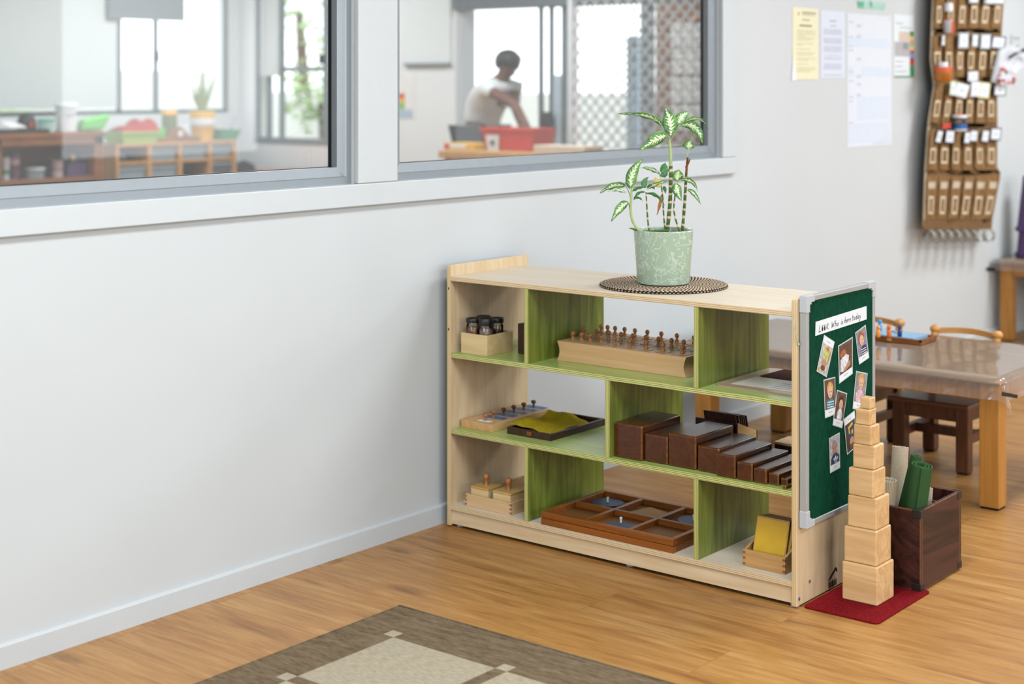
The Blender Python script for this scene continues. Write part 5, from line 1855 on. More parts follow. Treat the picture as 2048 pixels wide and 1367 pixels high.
# second table against the wall and the purple tubs on it
small_table('side_table', 4.40, 5.05, -1.15, 0.020, 'beech side table with square legs standing against the wall under the pocket organiser', None)
cover('plastic_cover', 4.40, 5.05, -1.15, 0.020, 0.12, 'clear plastic sheet over the beech side table by the wall', 0.06, 0.0155)
m = M()
c = [P(1973, 534, 0, 4.335), P(1991, 535, 0, 4.335), P(1991, 543, 0, 4.335), P(1973, 542, 0, 4.335)]
m.prism(c, (-0.003, 0, 0))
tag(m.done('tape_clip', BLACK), 'black strip of tape on the cover edge of the side table by the wall', 'tape')
PURPLE = plain('purple_plastic', '#4A2A63', 0.25, 0.6, var=0.08)
pc = P(2053, 500, 0, 4.62)
pc = Vector((4.62, P(2066, 500, 0, 4.62).y, TZ + 0.0025))
zz = pc.z
for i, (h, r0, r1) in enumerate(((0.135, 0.088, 0.074), (0.30, 0.086, 0.052))):
    e = thing('purple_tub', (pc.x, pc.y, zz), ['upturned purple plastic tub on the side table, lower of the stacked two', 'tall upturned purple plastic tub, upper of the stacked two on the side table'][i], 'tub', 'stacked purple tubs')
    m = M()
    m.lathe([(r0, 0.0), (r0 + 0.003, 0.004), (r0 + 0.003, 0.022), (r0 - 0.005, 0.026), (r1, h - 0.004), (r1 - 0.006, h)], (pc.x, pc.y, zz), 32)
    m.done('tub_body', PURPLE, e, smooth=40)
    m = M()
    m.lathe([(r0 + 0.0034, 0.006), (r0 + 0.006, 0.010), (r0 + 0.006, 0.017), (r0 + 0.0034, 0.021)], (pc.x, pc.y, zz), 32)
    m.done('rim_band', PURPLE, e, smooth=40)
    zz += h + 0.0003

# ================================================================ notices on the wall
YELP = plain('yellow_paper', '#EDE6C0', 0.5, 0.3, var=0.02)
LILP = plain('pale_lilac_paper', '#DDE1EA', 0.4, 0.4, var=0.015)
WS = WY - 0.0005
PG = plain('pale_grey_print', '#C9CCDA', 0.6, 0.2, var=0.04)
PY = plain('olive_print', '#CFC9A8', 0.6, 0.2, var=0.04)
PYD = plain('olive_dark_print', '#9A957C', 0.6, 0.2, var=0.04)


def sheet(name, x0, x1, z0, z1, mat, lab, cat='notice', group='notices taped to the wall'):
    e = thing(name, ((x0 + x1) / 2, WS, z0), lab, cat, group)
    m = M()
    m.box(x0, x1, WS - 0.0012, WS, z0, z1)
    m.done('paper', mat, e)
    return e


LEVEL = {}


def marks(e, name, mat, rects, x0, x1, z0, z1):
    m = M()
    LEVEL[e.name] = lv = LEVEL.get(e.name, 0) + 0.00025
    for a, b_, c_, d in rects:
        m.box(x0 + (x1 - x0) * a, x0 + (x1 - x0) * b_, WS - 0.0013 - lv, WS - 0.0012, z1 - (z1 - z0) * d, z1 - (z1 - z0) * c_)
    m.done(name, mat, e)


a, b_ = P(1585, 14, 1, WY), P(1635, 159, 1, WY)
X0, X1, Z0, Z1 = a.x, b_.x + 0.004, b_.z, a.z
e = sheet('paper_notice', X0, X1, Z0, Z1, YELP, 'yellow printed notice in a plastic sleeve, taped to the wall beside the window')
marks(e, 'heading', PYD, [(0.20, 0.24, 0.06, 0.11), (0.36, 0.90, 0.055, 0.075), (0.36, 0.88, 0.09, 0.10), (0.36, 0.66, 0.16, 0.175), (0.26, 0.74, 0.235, 0.262)], X0, X1, Z0, Z1)
rw = []
y = 0.31
for k, wds in enumerate((.72, .70, .74, .30, .70, .52, 0, .66, .22, 0, .52, 0, .70, .60, 0, .72, .45, 0, .42, 0, .74, .70, .52)):
    if wds:
        rw.append((0.16, 0.16 + wds, y, y + 0.012))
    y += 0.026
marks(e, 'print', PY, rw, X0, X1, Z0, Z1)
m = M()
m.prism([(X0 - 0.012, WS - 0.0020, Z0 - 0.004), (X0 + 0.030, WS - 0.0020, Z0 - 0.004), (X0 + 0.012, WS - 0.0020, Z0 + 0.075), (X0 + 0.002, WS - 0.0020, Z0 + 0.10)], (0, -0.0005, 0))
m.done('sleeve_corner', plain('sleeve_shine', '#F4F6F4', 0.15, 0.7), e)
a, b_ = P(1641, 20, 1, WY), P(1689, 157, 1, WY)
X0, X1, Z0, Z1 = a.x, b_.x, b_.z, a.z
e = sheet('paper_notice', X0, X1, Z0, Z1, LILP, 'pale lilac printed page between the yellow notice and the tall faint chart')
marks(e, 'heading', FADEINK, [(0.36, 0.64, 0.14, 0.16), (0.40, 0.64, 0.215, 0.23)], X0, X1, Z0, Z1)
marks(e, 'print', PG, [(0.12, 0.86, q, q + wq) for q, wq in ((.27, .08), (.40, .085), (.52, .09), (.655, .015), (.69, .03), (.78, .085))] + [(0.12, 0.88, 0.94, 0.965)], X0, X1, Z0, Z1)
a, b_ = P(1694, 26, 1, WY), P(1782, 289, 1, WY)
X0, X1, Z0, Z1 = a.x, b_.x, b_.z, a.z
e = sheet('wall_chart', X0, X1, Z0, Z1, plain('chart_paper', '#E2E5EB', 0.4, 0.4, var=0.01), 'tall faint pale blue timetable chart taped to the wall, largest of the notices', 'chart')
marks(e, 'table_cells', plain('pale_blue_cell', '#D9E0EA', 0.5, 0.3, var=0.02), [(0.02, 0.96, 0.18, 0.25), (0.02, 0.14, 0.40, 0.47), (0.30, 0.96, 0.40, 0.47), (0.20, 0.96, 0.62, 0.80), (0.02, 0.96, 0.82, 0.97)], X0, X1, Z0, Z1)
marks(e, 'print', PG, [(0.03, 0.13, q, q + 0.012) for q in (.06, .17, .24, .27, .43, .50, .62, .65, .81)] + [(0.20, 0.30, q, q + 0.02) for q in (.08, .16, .33, .46, .52, .60)] + [(0.93, 0.97, 0.02, 0.032), (0.56, 0.95, 0.975, 0.982)], X0, X1, Z0, Z1)
a, b_ = P(1787, 28, 1, WY), P(1827, 154, 1, WY)
X0, X1, Z0, Z1 = a.x, b_.x, b_.z, a.z
e = sheet('info_poster', X0, X1, Z0, Z1, plain('poster_white', '#E8EDED', 0.35, 0.5, var=0.01), 'white poster with a picture and a rainbow tab edge, beside the fabric organiser', 'poster')
POST = {k: plain('poster_' + k, h, 0.4, 0.4, var=0.06) for k, h in dict(green='#3F8F56', yellow='#E8C75A', pink='#D08A96', lime='#9CC26A', gold='#E8BE6C', red='#C2453E', blue='#5AA3D6', photo='#B9B2B4', grey='#8E969A', skin='#D8C4B4').items()}
marks(e, 'heading', FADEINK, [(0.08, 0.46, 0.135, 0.15), (0.30, 0.90, 0.20, 0.215)], X0, X1, Z0, Z1)
marks(e, 'picture', POST['skin'], [(0.25, 0.84, 0.27, 0.50)], X0, X1, Z0, Z1)
marks(e, 'picture', POST['photo'], [(0.04, 0.82, 0.44, 0.67)], X0, X1, Z0, Z1)
marks(e, 'picture_detail', POST['grey'], [(0.46, 0.70, 0.45, 0.55)], X0, X1, Z0, Z1)
for k, (c_, y0, y1) in enumerate((('green', .26, .34), ('yellow', .34, .41), ('pink', .41, .46), ('lime', .46, .51), ('gold', .51, .57), ('red', .57, .62), ('blue', .62, .69), ('red', .69, .81), ('green', .81, 1.0))):
    marks(e, 'colour_tab', POST[c_], [(0.80, 0.98, y0, y1)], X0, X1, Z0, Z1)
marks(e, 'bottom_line', POST['green'], [(0.03, 0.80, 0.985, 1.0)], X0, X1, Z0, Z1)
marks(e, 'print', PG, [(0.10, 0.44, .74, .75), (0.08, 0.40, .82, .83), (0.08, 0.60, .90, .91)], X0, X1, Z0, Z1)
# green tape label above the chart
a = [P(1713, 1, 1, WY), P(1770.5, 6.5, 1, WY), P(1769, 19.5, 1, WY), P(1716, 16, 1, WY)]
e = thing('label_strip', a[3], 'pale green label strip stuck to the wall above the faint chart', 'label')
m = M()
m.prism([Vector((p.x, WS, p.z)) for p in a], (0, -0.0012, 0))
m.done('tape', plain('mint_tape', '#A9D0BE', 0.5, 0.3), e)
for u0, u1 in ((1713.6, 1727), (1738.5, 1743.5)):
    m = M()
    p = [P(u0, 1.4, 1, WY), P(u1, 2.6, 1, WY), P(u1, 17.2, 1, WY), P(u0 + 2, 16, 1, WY)]
    m.prism([Vector((q.x, WS - 0.0012, q.z)) for q in p], (0, -0.0003, 0))
    m.done('darker_patch', plain('mint_dark', '#7FBFA1', 0.5, 0.3), e)
m = M()
for u0 in (1715, 1718.5, 1722, 1725, 1739, 1741.5):
    p = [P(u0, 5, 1, WY), P(u0 + 1.4, 5, 1, WY), P(u0 + 1.0, 11.5, 1, WY), P(u0 - 0.4, 11.5, 1, WY)]
    m.prism([Vector((q.x, WS - 0.0016, q.z)) for q in p], (0, -0.0003, 0))
m.done('lettering', plain('mint_letter', '#4E9A78', 0.5, 0.3), e)
# power outlet
a, b_ = P(2021, 69, 1, WY), P(2038, 92, 1, WY)
e = thing('wall_outlet', ((a.x + b_.x) / 2, WS, b_.z), 'white wall outlet plate beside the fabric organiser', 'outlet')
m = M()
m.box(a.x, b_.x, WS - 0.008, WS, b_.z, a.z)
m.done('plate', WHITE_TRIM, e, bevel=0.003)
for u in (2026, 2033):
    c = P(u, 77, 1, WY)
    m = M()
    m.box(c.x - 0.010, c.x + 0.010, WS - 0.010, WS - 0.007, c.z - 0.008, c.z + 0.008)
    m.done('switch', MIDGREY, e, bevel=0.001)

# ================================================================ fabric pocket organiser
n = N('brown_canvas')
tw = n.n('ShaderNodeTexNoise', {'Vector': n.coord(), 'Scale': 40.0, 'Detail': 5.0})
CANVAS = n.bsdf(n.ramp(tw.outputs[0], [(0.3, lin('#A87C4C')), (0.7, lin('#C99E6E'))]), 0.9, 0.15, 0, tw.outputs[0], 0.4, 0.004)
CANVASD = plain('canvas_hem', '#A9825A', 0.9, 0.15, var=0.1, scale=60)
CREAMT = plain('cream_window', '#DCC8A8', 0.6, 0.3, var=0.06)
CLEARW = plain('window_film', '#B79A74', 0.15, 0.7, var=0.05)
OY = -0.035


def interp(tab, v):
    for (a, x), (b_, y) in zip(tab, tab[1:]):
        if v <= b_:
            t = max(0, (v - a) / (b_ - a))
            return x + (y - x) * t
    return tab[-1][1]


LT = [(-40, 1868), (57, 1864), (120, 1862), (170, 1869), (215, 1862), (250, 1857), (340, 1851), (440, 1848), (470, 1847)]
RTT = [(-40, 2012), (0, 2008), (60, 2003), (120, 1998), (170, 1992), (250, 1993), (335, 1993), (347, 2001), (440, 1985), (470, 1982)]


def og(s_, v, lift=0.0):
    return P(interp(LT, v) * (1 - s_) + interp(RTT, v) * s_, v, 1, OY - lift)


OR = thing('pocket_organiser', og(0.5, 457) + Vector((0, 0.02, 0)), 'brown fabric wall organiser with rows of window pockets, hanging beside the notices', 'organiser')
m = M()
m.grid(lambda a, b_: og(a, -38 + 495 * b_) + Vector((0, 0.006 * math.sin(a * 9 + b_ * 4), 0)), 24, 40, thick=0.003)
m.done('backing', CANVAS, OR, smooth=70)
m = M()
m.tube([og(0, v, 0.002) for v in range(-38, 460, 14)], 0.006, 6)
m.done('border_tape', plain('pale_binding', '#C9B69C', 0.8, 0.2), OR, smooth=60)
ROWS = [(-36, 57, 12, 46), (66, 154, 104, 138), (161, 246, 201, 233), (254, 340, 296, 327), (346, 438, 392, 428)]
for ri, (v0, v1, w0, w1) in enumerate(ROWS):
    for ci in range(6):
        a0, a1 = ci / 6 + 0.004, (ci + 1) / 6 - 0.004
        bul = rnd.uniform(0.014, 0.030)
        sk = rnd.uniform(-0.3, 0.3)

        def surf(a, b_, a0=a0, a1=a1, bul=bul, sk=sk, v0=v0, v1=v1):
            lift = 0.005 + bul * (math.sin(PI * a) ** 0.7 if 0 < a < 1 else 0) * (0.55 + 0.45 * math.sin(PI * min(1, 0.15 + b_ * 0.8)))
            v = v0 + 6 + (v1 - v0 - 6) * b_ + 2.5 * sk * math.sin(PI * a) * (1 - b_)
            p = og(a0 + (a1 - a0) * a, v, lift)
            return p
        m = M()
        m.grid(surf, 10, 10, thick=0.0015)
        pk = m.done('pocket', CANVAS, OR, smooth=70)
        wa, wb_ = 0.26 + rnd.uniform(-.05, .05), 0.74 + rnd.uniform(-.05, .05)
        tb0, tb1 = (w0 - v0 - 6) / (v1 - v0 - 6), (w1 - v0 - 6) / (v1 - v0 - 6)
        tilt = rnd.uniform(-0.06, 0.06)
        m = M()
        for (p0, p1, r0, r1) in ((wa, wb_, tb0, tb0 + 0.055), (wa, wb_, tb1 - 0.055, tb1), (wa, wa + 0.10, tb0, tb1), (wb_ - 0.10, wb_, tb0, tb1)):
            m.grid(lambda a, b_: surf(p0 + (p1 - p0) * a + tilt * (0.5 - (r0 + (r1 - r0) * b_)) * 2, r0 + (r1 - r0) * b_) + Vector((0, -0.0032, 0)), 3, 3)
        m.done('label_window', CREAMT, pk, smooth=70)
        if ri == 4:
            m = M()
            m.grid(lambda a, b_: surf(0.2 + 0.6 * a, 0.13 + 0.16 * b_) + Vector((0, -0.0036, 0)), 4, 3)
            m.done('name_label', plain('label_cream', '#C2B096', 0.7, 0.2), pk, smooth=70)
    # seam band below each row
    m = M()
    m.grid(lambda a, b_: og(a, v1 + 1 + 6 * b_, 0.007), 18, 2, thick=0.002)
    m.done('seam_band', CANVASD, OR, smooth=60)
m = M()
m.grid(lambda a, b_: og(a, 439 + 19 * b_, 0.010 + 0.004 * math.sin(a * 12)), 20, 3, thick=0.002)
m.done('hem', CANVASD, OR, smooth=60)
LOOP = plain('pale_ribbon', '#C9C3B4', 0.6, 0.3, var=0.08)
for k in range(8):
    s_ = 0.06 + k * 0.125
    c = og(s_, 458, 0.004)
    pts = []
    r = 0.030
    m = M()

    def lp(a, b_, c=c, r=r):
        t = a * 2 * PI
        return c + Vector((-0.020 + 0.040 * b_ + 0.006 * math.sin(t), 0.030 * math.sin(t) - 0.008, -r - 0.002 + r * math.cos(t)))
    m.grid(lp, 20, 2, thick=0.001)
    m.done('ribbon_loop', LOOP, OR, smooth=70)

# cards and small things tucked into the pockets
CW = plain('card_white', '#E4E6EA', 0.4, 0.4, var=0.02)
CB = plain('card_black', '#2A2A32', 0.5, 0.3)
CG = plain('card_grey', '#A9B4B4', 0.5, 0.3)
CYL = plain('card_yellow', '#DDE2A8', 0.5, 0.3)


def pcard(u0, v0, u1, v1, border, lab, tilt=0.0, lift=0.040):
    cu, cv_ = (u0 + u1) / 2, (v0 + v1) / 2

    def rot(u, v):
        du, dv = u - cu, v - cv_
        return cu + du * math.cos(tilt) - dv * math.sin(tilt), cv_ + du * math.sin(tilt) + dv * math.cos(tilt)
    q = [P(*rot(u, v), 1, OY - lift) for u, v in ((u0, v0), (u1, v0), (u1, v1), (u0, v1))]
    e = thing('pocket_card', q[3], lab, 'card', 'cards in the pocket organiser')
    m = M()
    m.prism([p + Vector((0, 0.004 if i > 1 else 0, 0)) for i, p in enumerate(q)], (0, 0.0015, 0))
    m.done('card', border, e)
    ce = sum(q, Vector()) / 4
    m = M()
    m.prism([ce + (p - ce) * 0.80 + Vector((0, (0.004 if i > 1 else 0) * 0.8 - 0.0002, 0)) for i, p in enumerate(q)], (0, -0.0008, 0))
    m.done('card_face', CW, e)
    m = M()
    m.prism([ce + Vector((a * (u1 - u0) * 0.0026, -0.0010, b_ * 0.0022 * (v1 - v0))) for a, b_ in ((-.22, -.05), (.22, -.05), (.22, .05), (-.22, .05))], (0, -0.0004, 0))
    m.done('card_print', FADEINK, e)


pcard(1939, -12, 1958, 6, CG, 'white card cut off by the top of the picture, fourth pocket column of the organiser')
pcard(1970, -10, 2012, 8, CG, 'wide white card cut off by the picture top, end column of the organiser')
pcard(1884, 68, 1891, 93, CB, 'narrow dark-edged card seen almost edge-on, second pocket row of the organiser')
pcard(1918, 65, 1938, 97, CG, 'white card with a grey border, third column, upper card row of the organiser')
pcard(1945, 68, 1957, 94, CG, 'narrow grey card between two white ones, upper card row of the organiser')
pcard(1962, 68, 1982, 98, CG, 'white card with a grey border, fifth column, upper card row of the organiser')
pcard(1983, 72, 2012, 98, CB, 'wide white card with a dark border, end of the upper card row of the organiser', 0.08)
pcard(1901, 162, 1912, 190, CYL, 'narrow yellowish card beside the amber jar in the organiser', 0.05)
pcard(1911, 167, 1937, 194, CW, 'tilted lilac-white card with a small dark print, middle card row of the organiser', 0.25)
pcard(1937, 143, 1957, 162, CW, 'small white card standing highest in the middle card row of the organiser', -0.08, 0.036)
pcard(1943, 163, 1960, 193, CW, 'plain white card under the highest small one in the organiser', 0.0)
pcard(1959, 165, 1980, 196, CYL, 'white card with a yellow border, middle card row of the organiser', 0.10)
pcard(1988, 169, 2013, 192, CB, 'white card with a black border under the clear bag on the organiser')
pcard(1873, 259, 1885, 287, CB, 'narrow black-edged card, first in the lower card row of the organiser', 0.2)
pcard(1891, 259, 1910, 287, CB, 'white card with a black border, second in the lower card row of the organiser', 0.06)
pcard(1929, 262, 1941, 288, CB, 'narrow white card overlapping its neighbour, third in the lower card row of the organiser', 0.06)
pcard(1940, 259, 1956, 284, CB, 'white card with a dark border, fourth in the lower card row of the organiser', 0.08)
pcard(1964, 259, 1979, 285, CB, 'white card with a dark border, fifth in the lower card row of the organiser', 0.10)
pcard(1981, 255, 2003, 281, CB, 'large white card with a thick black border ending the organiser\'s lower card row', 0.06)

AMB = plain('amber_jar', '#B4671C', 0.25, 0.5, var=0.1)
ORG = plain('orange_lid', '#E2531C', 0.35, 0.5)
WHT = plain('white_plastic', '#E6E6E8', 0.35, 0.5)


def cyl_item(name, u, v0, v1, halfw, lift, body, parts, lab, cat):
    c = P(u, v1, 1, OY - lift)
    top = P(u, v0, 1, OY - lift)
    d = (c - CAMP).dot(VF)
    r = halfw * d / CF
    h = top.z - c.z
    e = thing(name, c, lab, cat)
    m = M()
    m.lathe([(r * 0.9, 0), (r, 0.004), (r, h * parts[0][0])], c, 20)
    m.done('body', body, e, smooth=50)
    for k, (z0, z1, rr_, mt_, nm) in enumerate(parts):
        m = M()
        m.lathe([(r * rr_, h * z0), (r * rr_, h * (z1 - 0.02)), (r * rr_ * 0.92, h * z1)], c, 20)
        m.done(nm, mt_, e, smooth=50)
    return e


cyl_item('amber_jar', 1886.5, 124, 163, 17, 0.055, AMB, [(0.55, 0.74, 1.04, ORG, 'lid'), (0.74, 1.0, 0.55, WHT, 'cap')], 'amber jar with an orange lid in the third pocket row of the organiser', 'jar')
cyl_item('drink_bottle', 1919, 226, 262, 14.5, 0.050, WHT, [(0.12, 0.42, 1.02, plain('bottle_blue', '#1E5C9E', 0.35), 'blue_band'), (0.62, 0.72, 1.03, plain('bottle_navy', '#2A4468', 0.35), 'navy_ring'), (0.74, 0.90, 1.02, WHT, 'lid'), (0.86, 1.0, 0.35, ORG, 'spout')], 'white and blue bottle with an orange spout in the fourth pocket row of the organiser', 'bottle')
cyl_item('white_tube', 1897, 6, 66, 10, 0.050, plain('tube_grey', '#C4C2C6', 0.3, 0.5), [(0.42, 0.46, 1.02, ORG, 'ring'), (0.72, 1.0, 0.85, WHT, 'cap')], 'white tube with a cap in the top pocket row of the organiser', 'tube')
cyl_item('orange_marker', 1903, 42, 67, 5, 0.066, ORG, [(0.9, 1.0, 0.8, CB, 'tip')], 'short orange marker in front of the white tube in the organiser', 'marker')
m = M()
q = [P(u, v, 1, OY - 0.045) for u, v in ((1886, 247), (1902, 246), (1902, 256), (1885, 257))]
m.prism(q, (0, 0.006, 0))
tag(m.done('red_packet', plain('red_packet', '#C23A22', 0.4)), 'small red packet beside the white and blue bottle in the organiser', 'packet')
n = N('bag_film')
bt = n.n('ShaderNodeBsdfTransparent', {'Color': (0.97, 0.97, 0.98, 1)})
bd = n.n('ShaderNodeBsdfPrincipled', {'Base Color': (0.86, 0.87, 0.9, 1), 'Roughness': 0.15})
bm_ = n.n('ShaderNodeMixShader', {0: 0.42, 1: bt.outputs[0], 2: bd.outputs[0]})
n.t.links.new(bm_.outputs[0], n.out.inputs[0])
BAGFILM = n.m
# clear bag of bits sticking out of the end pocket
e = thing('clear_bag', P(1990, 170, 1, OY - 0.06), 'clear bag of red and orange bits sticking out of the organiser\'s end pocket', 'bag')
bc = [P(1981, 163, 1, OY - 0.045), P(1996, 100, 1, OY - 0.05), P(2024, 88, 1, OY - 0.07), P(2056, 118, 1, OY - 0.09), P(2026, 150, 1, OY - 0.08), P(2008, 172, 1, OY - 0.06)]
m = M()
m.prism(bc, (0, -0.010, 0))
m.done('bag_film', BAGFILM, e)
m = M()
m.prism([P(2004, 118, 1, OY - 0.06), P(2018, 96, 1, OY - 0.06), P(2040, 108, 1, OY - 0.07), P(2030, 130, 1, OY - 0.07)], (0, 0.004, 0))
m.done('bag_label', WHT, e)
m = M()
for a in ([(2018, 112), (2028, 106), (2030, 110), (2021, 117)], [(2028, 106), (2050, 95), (2050, 103), (2034, 112)], [(2032, 116), (2042, 112), (2048, 122), (2044, 126)]):
    m.prism([P(u, v, 1, OY - 0.083) for u, v in a], (0, -0.003, 0))
m.done('black_print', CB, e)
cols = [plain('bit_' + h[1:], h, 0.35, 0.5) for h in ('#D8481A', '#7A1F3C', '#15181C', '#C98AA0', '#E06A2A', '#B02038')]
for k in range(26):
    u, v = rnd.uniform(1996, 2030), rnd.uniform(136, 167)
    if (u - 1996) + (167 - v) * 0.4 > 40:
        continue
    c = P(u, v, 1, OY - 0.064 - rnd.uniform(0, 0.008))
    m = M()
    m.ball(c, rnd.uniform(0.006, 0.010), 8)
    m.done('bead', cols[k % 6], e, smooth=60)

# ================================================================ furnishings of the room behind the glass
CY1, CY2 = 6.05, 6.25
BOOKW = wood('bookcase_brown', '#96602F', '#6F421F', 0, 0.45, 0.4, 0.5)
CUBEW = wood('cube_shelf_wood', '#D0A065', '#B98650', 2, 0.45, 0.4, 0.5)
xa, xb_ = 1.35, P(207, 300, 1, CY1).x
zt_ = P(100, 265, 1, CY1).z
zs_ = P(100, 357, 1, CY1).z
BK = thing('bookcase', ((xa + xb_) / 2, CY1 + 0.17, 0), 'brown wooden bookcase seen through the first window, its top crowded with tubs', 'bookcase')
dp = 0.36
for a, b_ in ((xa, xa + 0.06), (xb_ - 0.075, xb_), (P(0, 300, 1, CY1).x - 0.05, P(0, 300, 1, CY1).x + 0.01)):
    m = M()
    m.box(a, b_, CY1, CY1 + dp, 0, zt_ - 0.03)
    m.done('upright', BOOKW, BK)
m = M()
m.box(xa, xb_, CY1 - 0.01, CY1 + dp, zt_ - 0.03, zt_)
m.box(xa, xb_, CY1, CY1 + 0.02, zt_ - 0.085, zt_ - 0.03)
m.done('top_board', BOOKW, BK)
for z in (zs_, zs_ - 0.34):
    m = M()
    m.box(xa + .06, xb_ - .075, CY1 + 0.005, CY1 + dp, z - 0.03, z)
    m.done('shelf_board', BOOKW, BK)
m = M()
m.box(xa, xb_, CY1 + dp - 0.012, CY1 + dp, 0, zt_ - 0.03)
m.done('back_panel', BOOKW, BK)


def PXY(u, y):
    return P(u, 200, 1, y).x


def dsc(u, y):
    return ((Vector((PXY(u, y), y, 1)) - CAMP).dot(VF)) / CF


def pot_like(name, u, y, z0, h, hw, mat, lab, cat, taper=0.9, lid=None, group=None, band=None):
    x = PXY(u, y)
    r = hw * dsc(u, y)
    e = thing(name, (x, y, z0), lab, cat, group)
    m = M()
    m.lathe([(r * taper, 0.0005), (r, h * 0.97), (r * 1.02, h)], (x, y, z0), 24)
    m.done('body', mat, e, smooth=50)
    if lid:
        m = M()
        m.lathe([(r * 1.06, h * 0.90), (r * 1.06, h * 1.02), (r * 0.98, h * 1.05)], (x, y, z0), 24)
        m.done('lid', lid, e, smooth=50)
    if band:
        m = M()
        a, b_ = band[0], band[1]
        ra, rb = r * (taper + (1 - taper) * a) * 1.02, r * (taper + (1 - taper) * b_) * 1.02
        m.lathe([(ra, h * a), (rb, h * b_)], (x, y, z0), 24, caps=False)
        m.done('band', band[2], e, smooth=50)
    return e


def hz(dv, u, y):
    return dv * dsc(u, y)


yo = CY1 + 0.14
FARC = {k: plain('far_' + k, h, 0.5, 0.4, var=0.05) for k, h in dict(white='#E3E6EA', teal='#3FB89E', paleteal='#BFE0D8', black='#17191A', green='#6CC35C', lime='#A6CC6C', red='#D6402C', yellow='#E6B347', dgreen='#2E8F55', purple='#6A4A62', violet='#54426A', pinkish='#CDB4B6', blue='#3E78B8', paper='#E9E6E2', clear='#8FA0AC', cleardk='#5C646C', amber='#9A6B3A', orange='#C96A2A').items()}
# on the bookcase
m = M()
a, b_ = PXY(-20, yo), PXY(80, yo)
m.box(a, b_, CY1 + 0.02, CY1 + 0.30, zt_ + 0.0003, zt_ + 0.025)
tag(m.done('dark_tray', FARC['black'], bevel=0.004), 'dark flat tray on the bookcase top at the picture edge', 'tray')
m = M()
q = [(PXY(5, yo), CY1 + 0.03), (PXY(36, yo), CY1 + 0.03), (PXY(40, yo), CY1 + 0.20), (PXY(8, yo), CY1 + 0.20)]
m.prism([(x, y, zt_ + 0.026 + (0.05 if i > 1 else 0.01)) for i, (x, y) in enumerate(q)], (0, 0, 0.002))
tag(m.done('white_sheet', FARC['paper']), 'white sheet of paper lying over the dark tray on the bookcase', 'paper')
e = thing('black_hat', (PXY(53, yo), yo, zt_ + 0.026), 'rounded black hat with a small red mark on the bookcase top', 'hat')
m = M()
r = 19 * dsc(53, yo)
m.lathe([(r, 0), (r * 1.0, r * 0.6), (r * 0.85, r * 1.15), (r * 0.5, r * 1.55), (0.004, r * 1.65)], (PXY(53, yo), yo, zt_ + 0.026), 24)
m.done('crown', FARC['black'], e, smooth=70)
m = M()
c = Vector((PXY(52, yo), yo - r * 1.0, zt_ + 0.026))
m.box(c.x - 0.010, c.x + 0.010, c.y - 0.004, c.y + 0.006, c.z + 0.012, c.z + 0.045)
m.done('red_mark', FARC['red'], e)
pot_like('teal_tub', 92, yo, zt_ + .0003, hz(25, 92, yo), 17, FARC['paleteal'], 'pale tub with a teal lid beside the white bucket', 'tub', 0.95, FARC['teal'])
e = pot_like('white_bucket', 132, yo, zt_ + .0003, hz(54, 132, yo), 21, FARC['white'], 'tall white plastic bucket on the bookcase', 'bucket', 0.86, FARC['white'])
m = M()
x, r = PXY(132, yo), 21 * dsc(132, yo)
m.tube([(x - r * 1.0, yo - 0.01, zt_ + hz(44, 132, yo)), (x - r * .4, yo - r * 0.97, zt_ + hz(32, 132, yo)), (x + r * .4, yo - r * 0.99, zt_ + hz(36, 132, yo)), (x + r * 1.0, yo - 0.01, zt_ + hz(46, 132, yo))], 0.003, 6)
m.done('wire_handle', FARC['clear'], e)
m = M()
xx = lambda u: PXY(u, yo)
pts = [(xx(158), zt_ + .001), (xx(199), zt_ + .001), (xx(208), zt_ + hz(16, 190, yo)), (xx(216), zt_ + hz(33, 190, yo)), (xx(190), zt_ + hz(29, 190, yo)), (xx(163), zt_ + hz(22, 190, yo))]
m.prism([(x, yo - 0.05, z) for x, z in pts], (0, 0.10, 0))
tag(m.done('green_bag', FARC['green'], bevel=0.02, seg=3), 'bright green bag slumped at the end of the bookcase top', 'bag')
# inside the bookcase
yi = CY1 + 0.12
pot_like('green_bottle', 11, yi, zs_ + .0003, hz(44, 11, yi), 8, FARC['white'], 'white and green bottle at the picture edge inside the bookcase', 'bottle', 0.95, None, None, (0.25, 0.45, FARC['dgreen']))
pot_like('purple_jar', 29, yi, zs_ + .0003, hz(54, 29, yi), 9.5, FARC['purple'], 'tall purple jar inside the bookcase', 'jar', 0.95, FARC['violet'], None, (0.55, 0.75, FARC['pinkish']))
pot_like('pale_basin', 68, yi, zs_ + .0003, hz(20, 68, yi), 21, FARC['clear'], 'low pale blue basin inside the bookcase', 'basin', 0.92, FARC['white'])
pot_like('pink_can', 114, yi, zs_ + .0003, hz(33, 114, yi), 11.5, FARC['pinkish'], 'pinkish striped can inside the bookcase', 'can', 1.0, None, None, (0.42, 0.5, FARC['purple']))
m = M()
m.box(PXY(128, yi), PXY(166, yi), yi - 0.05, yi + 0.10, zs_ + .0003, zs_ + hz(28, 150, yi))
tag(m.done('violet_box', FARC['violet'], bevel=0.004), 'dark violet box inside the bookcase beside the pink can', 'box')
m = M()
c = Vector((PXY(146, yi), yi, zs_ + hz(28, 150, yi)))
m.ball(c + Vector((0, 0, 0.028)), 0.026, 10, (0.7, 0.5, 1.1))
tag(m.done('yellow_toy', FARC['yellow'], smooth=60), 'small yellow toy on the dark violet box', 'toy')
pot_like('blue_cup', 179, yi, zs_ + .0003, hz(18, 179, yi), 9, FARC['blue'], 'blue cup at the end of the bookcase shelf', 'cup', 0.85)

